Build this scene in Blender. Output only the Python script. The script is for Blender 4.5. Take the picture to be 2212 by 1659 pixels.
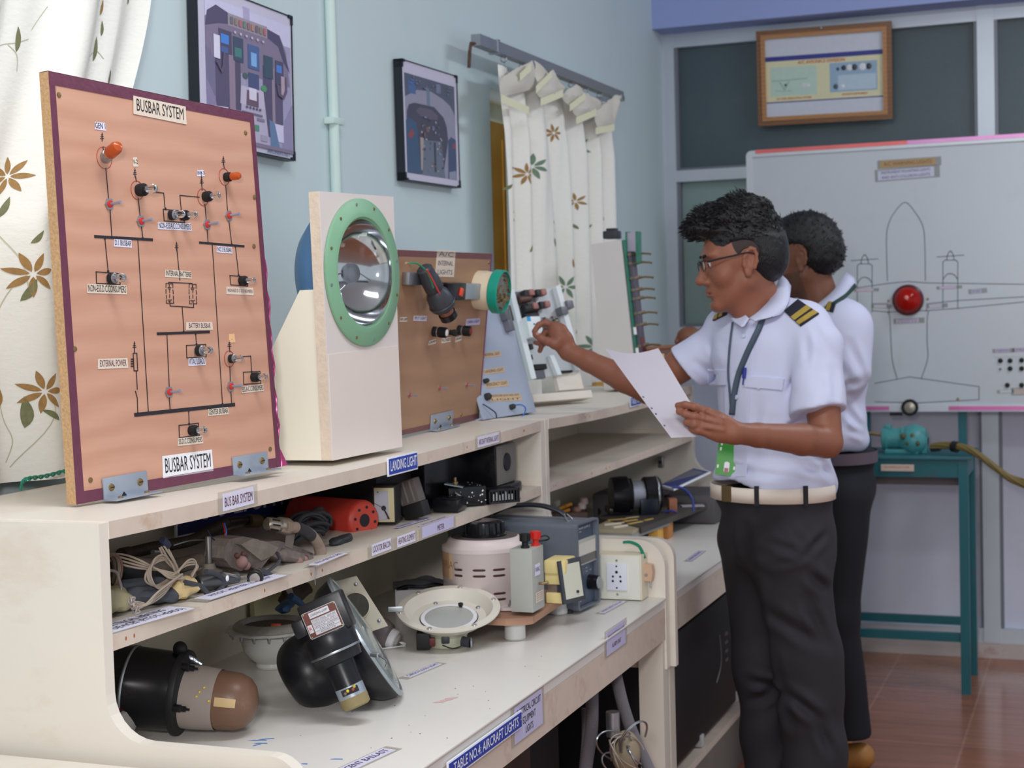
import bpy, bmesh, math, random
import numpy as np
from mathutils import Vector, Matrix, Euler, noise
random.seed(7)
PI = math.pi
sc = bpy.context.scene
for o in list(bpy.data.objects): bpy.data.objects.remove(o, do_unlink=True)

# ------------------------------------------------------------------ camera
F_PX, CX, CY = 3349.36, 1106.0, 829.5
CAMZ = 1.42
def _cam_axes(yaw, pitch, roll):
    cy, sy = math.cos(yaw), math.sin(yaw); cp, sp = math.cos(pitch), math.sin(pitch)
    fwd = Vector((-sy*cp, cy*cp, -sp)); right = Vector((cy, sy, 0)); up = right.cross(fwd)
    c, s = math.cos(roll), math.sin(roll)
    return c*right + s*up, -s*right + c*up, -fwd
RX, RU, RB = _cam_axes(math.radians(21.119), math.radians(2.919), math.radians(-1.5894))
cam_d = bpy.data.cameras.new('camera'); cam = bpy.data.objects.new('camera', cam_d)
sc.collection.objects.link(cam); sc.camera = cam
cam_d.sensor_width = 36.0; cam_d.lens = F_PX*36.0/2212.0
cam_d.clip_start = .05; cam_d.clip_end = 60
cam_d.dof.use_dof = True; cam_d.dof.focus_distance = 2.35; cam_d.dof.aperture_fstop = 9.0
cm = Matrix((RX, RU, RB)).transposed().to_4x4(); cm.translation = (0, 0, CAMZ)
cam.matrix_world = cm
CAM = Vector((0, 0, CAMZ))

# ------------------------------------------------------------------ light
wd = bpy.data.worlds.new('room_daylight'); sc.world = wd; wd.use_nodes = True
bg = wd.node_tree.nodes['Background']; bg.inputs[0].default_value = (.86, .92, 1.0, 1); bg.inputs[1].default_value = .68
def area(name, loc, target, size, energy, col, sy=None):
    l = bpy.data.lights.new(name, 'AREA'); l.energy = energy; l.color = col; l.size = size
    if sy: l.shape = 'RECTANGLE'; l.size_y = sy
    o = bpy.data.objects.new(name, l); sc.collection.objects.link(o); o.location = loc
    o.rotation_euler = (Vector(target)-Vector(loc)).to_track_quat('-Z', 'Y').to_euler(); return o
area('camera_flash', (-.12, -.12, 1.72), (-1.0, 3.0, 1.2), .22, 22, (1, .97, .95))
area('near_wall_washer', (-.45, 1.7, 2.92), (-.75, 2.3, 0), 1.3, 22, (.93, .97, 1), .3)  # unseen lamp, added close to the near wall to brighten it
area('ceiling_light_far', (.6, 4.6, 2.92), (-.2, 4.6, 0), 1.3, 20, (.9, .95, 1), .3)
vs = sc.view_settings
vs.view_transform = 'Standard'; vs.look = 'None'; vs.gamma = 1.0; vs.exposure = 0.10; vs.use_curve_mapping = False
sc.cycles.max_bounces = 8; sc.cycles.transparent_max_bounces = 12

# ------------------------------------------------------------------ pixel -> room
def ray(px, py): return RX*((px-CX)/F_PX) - RU*((py-CY)/F_PX) - RB
def onx(px, py, x): d = ray(px, py); return CAM + d*(x/d.x)
def ony(px, py, y): d = ray(px, py); return CAM + d*(y/d.y)
def onz(px, py, z): d = ray(px, py); return CAM + d*((z-CAMZ)/d.z)
def ond(px, py, dep): return CAM + ray(px, py)*dep
def onpl(px, py, P, n): d = ray(px, py); return CAM + d*((Vector(P)-CAM).dot(n)/d.dot(n))

# ------------------------------------------------------------------ materials
def lin(c):
    return tuple((x/255/12.92) if x/255 <= .04045 else ((x/255+.055)/1.055)**2.4 for x in c)
MATS = {}
def pm(name, col, rough=.5, metal=0, var=.06, scale=9, bump=0, bs=60, spec=.5, trans=0, dirt=None, dscale=4, damt=.5, coat=0, alpha=1, emit=0, aniso=None, ior=1.45, sss=0):
    """procedural principled material: base colour varied by noise, optional dirt stains and bump"""
    if name in MATS: return MATS[name]
    m = bpy.data.materials.new(name); m.use_nodes = True; nt = m.node_tree; N = nt.nodes; L = nt.links
    b = N['Principled BSDF']; c = lin(col)
    b.inputs['Roughness'].default_value = rough; b.inputs['Metallic'].default_value = metal
    b.inputs['Specular IOR Level'].default_value = spec; b.inputs['IOR'].default_value = ior
    b.inputs['Transmission Weight'].default_value = trans; b.inputs['Coat Weight'].default_value = coat
    b.inputs['Alpha'].default_value = alpha
    if sss: b.inputs['Subsurface Weight'].default_value = sss; b.inputs['Subsurface Radius'].default_value = (.01, .004, .002)
    tc = N.new('ShaderNodeTexCoord'); src = tc.outputs['Object']
    if aniso:
        mp = N.new('ShaderNodeMapping'); mp.inputs['Scale'].default_value = aniso; L.new(src, mp.inputs[0]); src = mp.outputs[0]
    if var or dirt:
        n = N.new('ShaderNodeTexNoise'); n.inputs['Scale'].default_value = scale; n.inputs['Detail'].default_value = 5; L.new(src, n.inputs[0])
        mx = N.new('ShaderNodeMix'); mx.data_type = 'RGBA'
        lo = tuple(max(0, x*(1-var*1.6)) for x in c)+(1,); hi = tuple(min(1, x*(1+var*1.6)) for x in c)+(1,)
        mx.inputs[6].default_value = lo; mx.inputs[7].default_value = hi; L.new(n.outputs['Fac'], mx.inputs[0]); out = mx.outputs[2]
        if dirt:
            n2 = N.new('ShaderNodeTexNoise'); n2.inputs['Scale'].default_value = dscale; n2.inputs['Detail'].default_value = 8; n2.inputs['Roughness'].default_value = .7
            L.new(src, n2.inputs[0])
            r = N.new('ShaderNodeMapRange'); r.inputs[1].default_value = .56; r.inputs[2].default_value = .74; r.inputs[4].default_value = damt; L.new(n2.outputs['Fac'], r.inputs[0])
            m2 = N.new('ShaderNodeMix'); m2.data_type = 'RGBA'; m2.inputs[7].default_value = lin(dirt)+(1,)
            L.new(out, m2.inputs[6]); L.new(r.outputs[0], m2.inputs[0]); out = m2.outputs[2]
        L.new(out, b.inputs['Base Color'])
    else: b.inputs['Base Color'].default_value = c+(1,)
    if bump:
        nb = N.new('ShaderNodeTexNoise'); nb.inputs['Scale'].default_value = bs; nb.inputs['Detail'].default_value = 4; L.new(src, nb.inputs[0])
        bp = N.new('ShaderNodeBump'); bp.inputs['Strength'].default_value = bump; bp.inputs['Distance'].default_value = .002
        L.new(nb.outputs['Fac'], bp.inputs['Height']); L.new(bp.outputs[0], b.inputs['Normal'])
    if emit: b.inputs['Emission Color'].default_value = c+(1,); b.inputs['Emission Strength'].default_value = emit
    MATS[name] = m; return m

def woodmat(name, c1, c2, rough=.45, sc_=(1, 1, 1), rot=(0, 0, 0), wscale=14, dist=5, bump=.05, dirt=None):
    m = bpy.data.materials.new(name); m.use_nodes = True; nt = m.node_tree; N = nt.nodes; L = nt.links; b = N['Principled BSDF']
    b.inputs['Roughness'].default_value = rough
    tc = N.new('ShaderNodeTexCoord'); mp = N.new('ShaderNodeMapping'); mp.inputs['Scale'].default_value = sc_; mp.inputs['Rotation'].default_value = rot
    L.new(tc.outputs['Object'], mp.inputs[0])
    w = N.new('ShaderNodeTexWave'); w.inputs['Scale'].default_value = wscale; w.inputs['Distortion'].default_value = dist; w.inputs['Detail'].default_value = 3; w.inputs['Detail Scale'].default_value = 1.2
    w.bands_direction = 'Z'
    L.new(mp.outputs[0], w.inputs[0])
    n = N.new('ShaderNodeTexNoise'); n.inputs['Scale'].default_value = 40; n.inputs['Detail'].default_value = 6
    mp2 = N.new('ShaderNodeMapping'); mp2.inputs['Scale'].default_value = (1, .15, 3); L.new(tc.outputs['Object'], mp2.inputs[0]); L.new(mp2.outputs[0], n.inputs[0])
    mt = N.new('ShaderNodeMath'); mt.operation = 'MULTIPLY_ADD'; mt.inputs[1].default_value = .55; L.new(w.outputs['Fac'], mt.inputs[0])
    mt2 = N.new('ShaderNodeMath'); mt2.operation = 'MULTIPLY'; mt2.inputs[1].default_value = .55; L.new(n.outputs['Fac'], mt2.inputs[0]); L.new(mt2.outputs[0], mt.inputs[2])
    mx = N.new('ShaderNodeMix'); mx.data_type = 'RGBA'; mx.inputs[6].default_value = lin(c1)+(1,); mx.inputs[7].default_value = lin(c2)+(1,)
    L.new(mt.outputs[0], mx.inputs[0]); L.new(mx.outputs[2], b.inputs['Base Color'])
    bp = N.new('ShaderNodeBump'); bp.inputs['Strength'].default_value = bump; bp.inputs['Distance'].default_value = .002
    L.new(n.outputs['Fac'], bp.inputs['Height']); L.new(bp.outputs[0], b.inputs['Normal'])
    MATS[name] = m; return m

# ------------------------------------------------------------------ mesh building
def frame(o, x, z=None, y=None):
    """4x4 with origin o, local X along x, local Z near z"""
    x = Vector(x).normalized()
    if z is not None: z = Vector(z); y = z.cross(x).normalized(); z = x.cross(y).normalized()
    m = Matrix((x, y, z)).transposed().to_4x4(); m.translation = o; return m
def axis_m(p, d, up=(0, 0, 1)):
    """4x4 with local Z along d"""
    d = Vector(d).normalized(); up = Vector(up)
    if abs(d.dot(up)) > .98: up = Vector((1, 0, 0))
    x = up.cross(d).normalized(); y = d.cross(x)
    m = Matrix((x, y, d)).transposed().to_4x4(); m.translation = p; return m
T = Matrix.Translation
def RZ(a): return Matrix.Rotation(a, 4, 'Z')
def RXm(a): return Matrix.Rotation(a, 4, 'X')
def RYm(a): return Matrix.Rotation(a, 4, 'Y')

class MB:
    def __init__(s): s.v = []; s.f = []; s.fm = []; s.mats = []; s.sm = []
    def mi(s, m):
        if m not in s.mats: s.mats.append(m)
        return s.mats.index(m)
    def add(s, vs_, fs, m, M=None, smooth=False):
        b = len(s.v); k = s.mi(m)
        if M is None: s.v += [tuple(v) for v in vs_]
        else: s.v += [tuple(M @ Vector(v)) for v in vs_]
        for f in fs: s.f.append(tuple(b+i for i in f)); s.fm.append(k); s.sm.append(smooth)
        return s
    def box(s, lo, hi, m, M=None, bev=0):
        lo = Vector(lo); hi = Vector(hi)
        if bev > 0:
            bm = bmesh.new(); bmesh.ops.create_cube(bm, size=1)
            for v in bm.verts: v.co = Vector(((lo[i]+hi[i])/2 + v.co[i]*(hi[i]-lo[i]) for i in range(3)))
            bmesh.ops.bevel(bm, geom=bm.edges[:], offset=bev, segments=2, profile=.6, affect='EDGES')
            bm.verts.ensure_lookup_table()
            s.add([v.co for v in bm.verts], [[v.index for v in f.verts] for f in bm.faces], m, M, True); bm.free(); return s
        x0, y0, z0 = lo; x1, y1, z1 = hi
        V = [(x0,y0,z0),(x1,y0,z0),(x1,y1,z0),(x0,y1,z0),(x0,y0,z1),(x1,y0,z1),(x1,y1,z1),(x0,y1,z1)]
        return s.add(V, [(0,3,2,1),(4,5,6,7),(0,1,5,4),(1,2,6,5),(2,3,7,6),(3,0,4,7)], m, M)
    def lathe(s, prof, m, M=None, seg=32, cap=True, ang=2*PI, wob=0):
        """prof list of (r, z) about local Z"""
        V = []; Fc = []; n = len(prof); full = abs(ang-2*PI) < 1e-6; ns = seg if full else seg+1
        for j in range(ns):
            a = ang*j/seg
            for (r, z) in prof: V.append((r*math.cos(a), r*math.sin(a), z))
        for j in range(seg):
            j2 = (j+1) % ns
            for i in range(n-1): Fc.append((j*n+i, j2*n+i, j2*n+i+1, j*n+i+1))
        if cap and full:
            if prof[0][0] > 1e-6: Fc.append(tuple(j*n for j in range(ns))[::-1])
            if prof[-1][0] > 1e-6: Fc.append(tuple(j*n+n-1 for j in range(ns)))
        return s.add(V, Fc, m, M, True)
    def cyl(s, p0, p1, r, m, r2=None, seg=20, M=None):
        p0 = Vector(p0); p1 = Vector(p1); d = p1-p0
        A = axis_m(p0, d)
        if M is not None: A = M @ A
        return s.lathe([(r, 0), (r if r2 is None else r2, d.length)], m, A, seg)
    def tube(s, pts, r, m, seg=8, M=None, closed=False, cap=True, sub=0, flat=None):
        P = [Vector(p) for p in pts]
        if sub: P = smooth_path(P, sub, closed)
        n = len(P); R = r if hasattr(r, '__len__') else [r]*n
        if len(R) != n: R = [R[min(len(R)-1, int(i*(len(R)-1)/(n-1)+.5))] for i in range(n)]
        V = []; Fc = []; prev = None
        for i in range(n):
            t = (P[(i+1) % n]-P[i-1]) if closed else (P[min(i+1, n-1)]-P[max(i-1, 0)])
            if t.length < 1e-9: t = Vector((0, 0, 1))
            t.normalize()
            if prev is None:
                a = Vector((0, 0, 1)) if abs(t.z) < .9 else Vector((1, 0, 0)); x = a.cross(t).normalized()
            else:
                x = prev - t*prev.dot(t)
                if x.length < 1e-6: x = Vector((1, 0, 0)).cross(t)
                x.normalize()
            prev = x; y = t.cross(x)
            for k in range(seg):
                a = 2*PI*k/seg; V.append(P[i] + x*(math.cos(a)*R[i]) + y*(math.sin(a)*R[i]*(flat or 1)))
        for i in range(n if closed else n-1):
            i2 = (i+1) % n
            for k in range(seg): k2 = (k+1) % seg; Fc.append((i*seg+k, i*seg+k2, i2*seg+k2, i2*seg+k))
        if cap and not closed: Fc.append(tuple(range(seg))[::-1]); Fc.append(tuple((n-1)*seg+k for k in range(seg)))
        return s.add(V, Fc, m, M, True)
    def sph(s, c, r, m, M=None, seg=20, rings=12):
        r = Vector(r) if hasattr(r, '__len__') else Vector((r, r, r)); V = [(c[0], c[1], c[2]-r.z)]; Fc = []
        for i in range(1, rings):
            t = PI*i/rings-PI/2
            for k in range(seg):
                a = 2*PI*k/seg; V.append((c[0]+r.x*math.cos(t)*math.cos(a), c[1]+r.y*math.cos(t)*math.sin(a), c[2]+r.z*math.sin(t)))
        V.append((c[0], c[1], c[2]+r.z))
        for k in range(seg):
            k2 = (k+1) % seg; Fc.append((0, 1+k2, 1+k))
            for i in range(rings-2): Fc.append((1+i*seg+k, 1+i*seg+k2, 1+(i+1)*seg+k2, 1+(i+1)*seg+k))
            Fc.append((1+(rings-2)*seg+k, 1+(rings-2)*seg+k2, len(V)-1))
        return s.add(V, Fc, m, M, True)
    def prism(s, poly, z0, z1, m, M=None, smooth=False):
        """poly in local XY extruded along local Z; ccw"""
        n = len(poly)
        V = [(p[0], p[1], z0) for p in poly]+[(p[0], p[1], z1) for p in poly]
        Fc = [tuple(range(n))[::-1], tuple(range(n, 2*n))]+[(i, (i+1) % n, n+(i+1) % n, n+i) for i in range(n)]
        return s.add(V, Fc, m, M, smooth)
    def ringprism(s, outer, inner, z0, z1, m, M=None):
        n = len(outer); V = [(p[0], p[1], z) for z in (z0, z1) for q in (outer, inner) for p in q]; Fc = []
        for i in range(n):
            j = (i+1) % n
            Fc += [(i, n+i, n+j, j), (2*n+i, 2*n+j, 3*n+j, 3*n+i), (i, j, 2*n+j, 2*n+i), (n+i, 3*n+i, 3*n+j, n+j)]
        return s.add(V, Fc, m, M)
    def quad3(s, P, th, m):
        """slab from 4 corner points (ccw seen from its front), thickness th behind"""
        P = [Vector(p) for p in P]; n = (P[1]-P[0]).cross(P[3]-P[0]).normalized()
        V = [p-n*th for p in P]+P
        return s.add(V, [(3, 2, 1, 0), (4, 5, 6, 7), (0, 1, 5, 4), (1, 2, 6, 5), (2, 3, 7, 6), (3, 0, 4, 7)], m)
    def line(s, pts, w, m, M, z=.0006, closed=False, th=.0003):
        """flat drawn line in the local XY plane"""
        n = len(pts)
        for i in range(n if closed else n-1):
            a = Vector(pts[i]).to_2d() if len(pts[i]) == 3 else Vector(pts[i]); b = Vector(pts[(i+1) % n]); d = b-a
            if d.length < 1e-9: continue
            d.normalize(); q = Vector((-d.y, d.x))*w/2; e = d*w*.4
            a2 = a-e; b2 = b+e
            s.prism([tuple(a2-q), tuple(b2-q), tuple(b2+q), tuple(a2+q)], z-th, z+th, m, M)
        return s
    def text(s, txt, size, m, M, width=None, z=.0006, align='CENTER', bold=0, ext=.0002, shear=0):
        vs_, fs = text_mesh(txt, align, bold)
        if not vs_: return s
        xs = [v[0] for v in vs_]; k = size; kx = k
        w0 = max(xs)-min(xs)
        if width: kx = width/w0
        V = [(v[0]*kx+v[1]*k*shear, v[1]*k, z) for v in vs_]
        return s.add(V, fs, m, M)
    def build(s, name, parent=None, label=None, sharp=35, col=None):
        me = bpy.data.meshes.new(name); me.from_pydata([tuple(v) for v in s.v], [], s.f); me.update()
        for m in s.mats: me.materials.append(m)
        me.polygons.foreach_set('material_index', s.fm); me.polygons.foreach_set('use_smooth', s.sm)
        bm = bmesh.new(); bm.from_mesh(me)
        if len(bm.faces) < 60000: bmesh.ops.recalc_face_normals(bm, faces=bm.faces[:])
        bm.to_mesh(me); bm.free()
        if any(s.sm): me.set_sharp_from_angle(angle=math.radians(sharp))
        o = bpy.data.objects.new(name, me); sc.collection.objects.link(o)
        if parent is not None:
            o.parent = parent; o.matrix_parent_inverse = Matrix.Identity(4)
            o.matrix_basis = parent_world(parent).inverted()
        if label: o['label'] = label
        return o
WORLD = {}
def parent_world(p):
    m = Matrix.Identity(4)
    while p is not None: m = p.matrix_basis @ m; p = p.parent
    return m
_tc = {}
def text_mesh(txt, align='CENTER', bold=0):
    k = (txt, align, bold)
    if k in _tc: return _tc[k]
    cu = bpy.data.curves.new('t', 'FONT'); cu.body = txt; cu.size = 1; cu.align_x = align; cu.align_y = 'CENTER'; cu.resolution_u = 2
    cu.offset = bold
    o = bpy.data.objects.new('t', cu); sc.collection.objects.link(o)
    dg = bpy.context.evaluated_depsgraph_get(); me = bpy.data.meshes.new_from_object(o.evaluated_get(dg))
    r = ([tuple(v.co) for v in me.vertices], [tuple(p.vertices) for p in me.polygons])
    bpy.data.objects.remove(o); bpy.data.curves.remove(cu); bpy.data.meshes.remove(me)
    _tc[k] = r; return r
def smooth_path(P, sub, closed=False):
    n = len(P); out = []
    rng = range(n if closed else n-1)
    for i in rng:
        p0 = P[(i-1) % n] if closed or i > 0 else P[0]; p1 = P[i]; p2 = P[(i+1) % n]; p3 = P[(i+2) % n] if closed or i+2 < n else P[n-1]
        for j in range(sub):
            t = j/sub; t2 = t*t; t3 = t2*t
            out.append(.5*((2*p1)+(-p0+p2)*t+(2*p0-5*p1+4*p2-p3)*t2+(-p0+3*p1-3*p2+p3)*t3))
    if not closed: out.append(P[-1])
    return out
def thing(name, loc, label, cat, group=None, rotz=0):
    o = bpy.data.objects.new(name, None); sc.collection.objects.link(o); o.empty_display_size = .05
    o.location = loc; o.rotation_euler = (0, 0, rotz)
    o.matrix_basis = T(Vector(loc)) @ RZ(rotz)
    tag(o, label, cat, group); return o
def tag(o, label, cat, group=None, kind=None):
    o['label'] = label; o['category'] = cat
    if group: o['group'] = group
    if kind: o['kind'] = kind
    return o
def struct(mb, name, parent=None):
    o = mb.build(name, parent)
    if parent is None: o['kind'] = 'structure'
    return o
def circ(n, r, cx=0, cy=0, a0=0, a1=2*PI, ry=None):
    full = abs(a1-a0-2*PI) < 1e-6
    return [(cx+r*math.cos(a0+(a1-a0)*i/(n if full else n-1)), cy+(ry or r)*math.sin(a0+(a1-a0)*i/(n if full else n-1))) for i in range(n)]
def rrect(x0, y0, x1, y1, r, n=5):
    P = []
    for cx, cy, a in ((x1-r, y0+r, -PI/2), (x1-r, y1-r, 0), (x0+r, y1-r, PI/2), (x0+r, y0+r, PI)):
        P += [(cx+r*math.cos(a+PI/2*i/n), cy+r*math.sin(a+PI/2*i/n)) for i in range(n+1)]
    return P
def rect(x0, y0, x1, y1): return [(x0, y0), (x1, y0), (x1, y1), (x0, y1)]
# ------------------------------------------------------------------ palette
WALL = pm('wall_paint', (202, 219, 224), .62, var=.025, scale=3, bump=.12, bs=14, dirt=(170, 200, 205), dscale=1.6, damt=.35)
PIPEM = pm('pipe_paint', (206, 226, 222), .45, var=.03)
CREAM = pm('cream_paint', (228, 220, 208), .42, var=.025, scale=6, bump=.06, bs=30, dirt=(196, 172, 150), dscale=3.2, damt=.4, aniso=(1, .6, 2))
CREAM2 = pm('cream_edge_paint', (212, 196, 182), .5, var=.06, scale=30, bump=.1, bs=80, dirt=(180, 140, 110), dscale=18, damt=.6)
TOPM = pm('worktop_laminate', (230, 226, 220), .3, var=.02, scale=5, dirt=(190, 182, 172), dscale=7, damt=.35)
SHELFM = pm('dusty_shelf', (206, 198, 186), .6, var=.05, scale=8, dirt=(168, 152, 132), dscale=5, damt=.5)
BACKM = pm('back_board', (214, 204, 184), .6, var=.03, dirt=(180, 164, 136), dscale=3, damt=.35)
ALU = pm('aluminium_frame', (196, 204, 214), .35, .35, var=.03)
ALUD = pm('aluminium_gasket', (120, 124, 134), .4, .4, var=.03)  # darker grey of the glazing gaskets
METAL = pm('bare_metal', (176, 180, 186), .32, .9, var=.06, scale=30)
STEEL = pm('bracket_steel', (172, 182, 196), .38, .55, var=.05, scale=25, dirt=(150, 140, 130), dscale=20, damt=.3)
BLACK = pm('black_gloss', (20, 20, 25), .24, var=.15, scale=20, dirt=(70, 66, 62), dscale=14, damt=.35)
BLACKM = pm('black_matte', (26, 26, 28), .55, var=.1)
DARK = pm('dark_rubber', (48, 48, 52), .6, var=.1, scale=30, dirt=(90, 86, 80), dscale=20, damt=.4)
PAPER = pm('paper_label', (222, 220, 240), .55, var=.015)
PAPERW = pm('old_paper', (222, 208, 192), .6, var=.03, scale=30)
PAPERB = pm('paper_lilac', (196, 192, 226), .55, var=.02)
INK = pm('ink_black', (30, 28, 34), .6, var=0)
INKM = pm('ink_maroon', (98, 42, 62), .6, var=0)
INKV = pm('ink_violet', (86, 62, 120), .6, var=0)
INKG = pm('ink_grey', (96, 96, 104), .6, var=0)
BLUE = pm('sign_blue', (38, 66, 170), .35, var=.02)
NAVY = pm('sign_navy', (28, 42, 104), .4, var=.03)
WHITE = pm('white_plastic', (236, 236, 240), .35, var=.01)
SIGNW = pm('sign_white_letter', (236, 240, 250), .4, var=0)
GLASS = pm('clear_glass', (235, 240, 240), .03, trans=1, var=0, ior=1.4)
RED = pm('red_plastic', (206, 44, 36), .35, var=.04)
ORANGE = pm('orange_plastic', (226, 104, 40), .35, var=.05)
BRASS = pm('brass_screw', (150, 128, 88), .4, .8, var=.1)
TAPEM = pm('clear_tape', (206, 198, 186), .25, var=.03, alpha=.45)
RUST = pm('rust_spot', (170, 92, 50), .8, var=.15)

# ------------------------------------------------------------------ room
XW, YB = -1.70, 6.24
WY0, WY1, WZ0, WZ1 = 4.282, 5.50, 1.02, 2.061
b = MB(); t = .24
b.box((XW-t, -2.0, -.02), (XW, WY0, 3.05), WALL); b.box((XW-t, WY1, -.02), (XW, YB+.12, 3.05), WALL)
b.box((XW-t, WY0, -.02), (XW, WY1, WZ0), WALL); b.box((XW-t, WY0, WZ1), (XW, WY1, 3.05), WALL)
struct(b, 'wall_left')
OCHRE = woodmat('ochre_wood', (222, 166, 66), (236, 184, 88), .5, (1, 1, .3), wscale=8)
b = MB()
b.box((XW-.24, WY0, WZ0), (XW-.15, WY1, WZ0+.03), WALL)
b.box((XW-.20, WY0, WZ0), (XW-.13, WY0+.07, WZ1), WALL); b.box((XW-.20, WY1-.06, WZ0), (XW-.13, WY1, WZ1), OCHRE)
b.box((XW-.20, WY0, WZ1-.06), (XW-.13, WY1, WZ1), WALL)
b.box((XW-.05, WY0+.004, WZ0), (XW-.02, WY1-.004, WZ1-.09), OCHRE)
for i in range(3): b.box((XW-.022, WY0+.14+i*.33, WZ0+.08), (XW-.016, WY0+.14+i*.33+.24, WZ1-.14), OCHRE)
struct(b, 'window_2')
b = MB(); b.box((XW-.2, -2.0, 3.05), (3.6, YB+.12, 3.12), pm('ceiling_paint', (226, 230, 236), .8)); struct(b, 'ceiling')

def floor_mat():
    m = bpy.data.materials.new('terracotta_tiles'); m.use_nodes = True; nt = m.node_tree; N = nt.nodes; L = nt.links; p = N['Principled BSDF']
    tc = N.new('ShaderNodeTexCoord'); br = N.new('ShaderNodeTexBrick'); br.offset = 0; br.inputs['Scale'].default_value = 1
    br.inputs['Brick Width'].default_value = .34; br.inputs['Row Height'].default_value = .34; br.inputs['Mortar Size'].default_value = .004
    br.inputs['Color1'].default_value = lin((160, 104, 78))+(1,); br.inputs['Color2'].default_value = lin((156, 92, 60))+(1,); br.inputs['Mortar'].default_value = lin((176, 124, 100))+(1,)
    mp = N.new('ShaderNodeMapping'); mp.inputs['Location'].default_value = (.1, .13, 0); L.new(tc.outputs['Object'], mp.inputs[0]); L.new(mp.outputs[0], br.inputs[0])
    w = N.new('ShaderNodeTexNoise'); w.inputs['Scale'].default_value = 6; w.inputs['Detail'].default_value = 6; m3 = N.new('ShaderNodeMapping'); m3.inputs['Scale'].default_value = (.6, 4, 1)
    L.new(tc.outputs['Object'], m3.inputs[0]); L.new(m3.outputs[0], w.inputs[0])
    mx = N.new('ShaderNodeMix'); mx.data_type = 'RGBA'; mx.blend_type = 'MULTIPLY'; mx.inputs[0].default_value = .55
    cr = N.new('ShaderNodeMapRange'); cr.inputs[1].default_value = .3; cr.inputs[2].default_value = .7; cr.inputs[3].default_value = .55; cr.inputs[4].default_value = 1.15
    L.new(w.outputs['Fac'], cr.inputs[0]); L.new(br.outputs['Color'], mx.inputs[6]); L.new(cr.outputs[0], mx.inputs[7]); L.new(mx.outputs[2], p.inputs['Base Color'])
    p.inputs['Roughness'].default_value = .22; p.inputs['Coat Weight'].default_value = .3; p.inputs['Coat Roughness'].default_value = .12
    return m
b = MB(); b.box((XW-.2, -2.0, -.05), (3.6, YB+.12, 0), floor_mat()); struct(b, 'floor')

# back partition: lilac masonry beam above, aluminium glazing below
LILAC = pm('lilac_paint', (154, 170, 222), .6, var=.03, scale=4, bump=.06, bs=20)
b = MB(); b.box((XW, 6.065, 2.506), (3.6, 6.34, 3.05), LILAC); struct(b, 'trim_1')
LILACP = pm('lilac_panel', (216, 220, 238), .5, var=.02, scale=2.5, bump=.03, bs=20, dirt=(196, 200, 216), dscale=2.5, damt=.35)
def glass_mat(name, c, c2):
    m = pm(name, c, .22, var=.12, scale=1.6, bump=.5, bs=260, spec=.55, dirt=c2, dscale=1.2, damt=.6); return m
GL1 = glass_mat('tinted_glass_dark', (68, 86, 94), (84, 98, 100)); GL2 = glass_mat('tinted_glass_green', (138, 160, 158), (156, 168, 150))
b = MB(); F = ALU
yf = YB-.02
def bar(x0, z0, x1, z1, d=.0, m=None): b.box((x0, yf-d, z0), (x1, YB+.05, z1), m or F, bev=0)
cols = [(-1.70, -1.652), (-.463, -.401), (.62, .68), (1.75, 1.81), (2.9, 2.96)]
for c in cols: bar(c[0], .06, c[1], 2.506, .012)
bar(-1.70, 2.45, 3.6, 2.506, .004); bar(-1.652, 1.904, -.463, 1.95, .008); bar(-1.652, 1.25, -.463, 1.31, .008); bar(-1.70, .06, 3.6, .115, .004)
for i in range(1, 4): bar(cols[i][1], 1.904, cols[i+1][0], 1.95, .006)
# thin dark gaskets beside the mullions
for x in (-.475, -.401+.0, .608, .68): bar(x, .115, x+.012, 2.45, -.002, ALUD)
for x in (-1.652,): bar(x, 1.31, x+.014, 2.45, -.004, ALUD)
bar(-1.652, 1.95, -.463, 1.96, -.003, ALUD); bar(-1.652, 1.31, -.463, 1.322, -.003, ALUD)
w3 = struct(b, 'window_1')
for i in range(4):
    x0, x1 = cols[i][1], cols[i+1][0]
    q = MB(); q.box((x0, YB+.012, 1.95), (x1, YB+.02, 2.45), GL1); o = q.build('pane', w3)
    q = MB(); q.box((x0, YB+.012, 1.25), (x1, YB+.02, 1.904), GL2 if i == 0 else GL1); q.build('pane', w3)
    q = MB(); q.box((x0, YB+.006, .115), (x1, YB+.016, 1.26), LILACP); q.build('lower_panel', w3)
b = MB(); b.box((XW, YB-.03, 0), (3.6, YB+.1, .06), pm('skirting_paint', (196, 186, 182), .6, var=.05, scale=10, bump=.4, bs=18, dirt=(150, 62, 44), dscale=6, damt=.8)); struct(b, 'baseboard_back')

# painted conduit on the wall
b = MB(); y = 3.262
b.cyl((XW+.012, y, .0), (XW+.012, y, 3.05), .0125, PIPEM)
for z in (1.86, .9, 2.75): b.box((XW, y-.028, z-.008), (XW+.026, y+.028, z+.008), PIPEM, bev=.003)
o = b.build('wall_conduit'); tag(o, 'pale green painted pipe running up the wall between the two cockpit posters', 'pipe')

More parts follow.
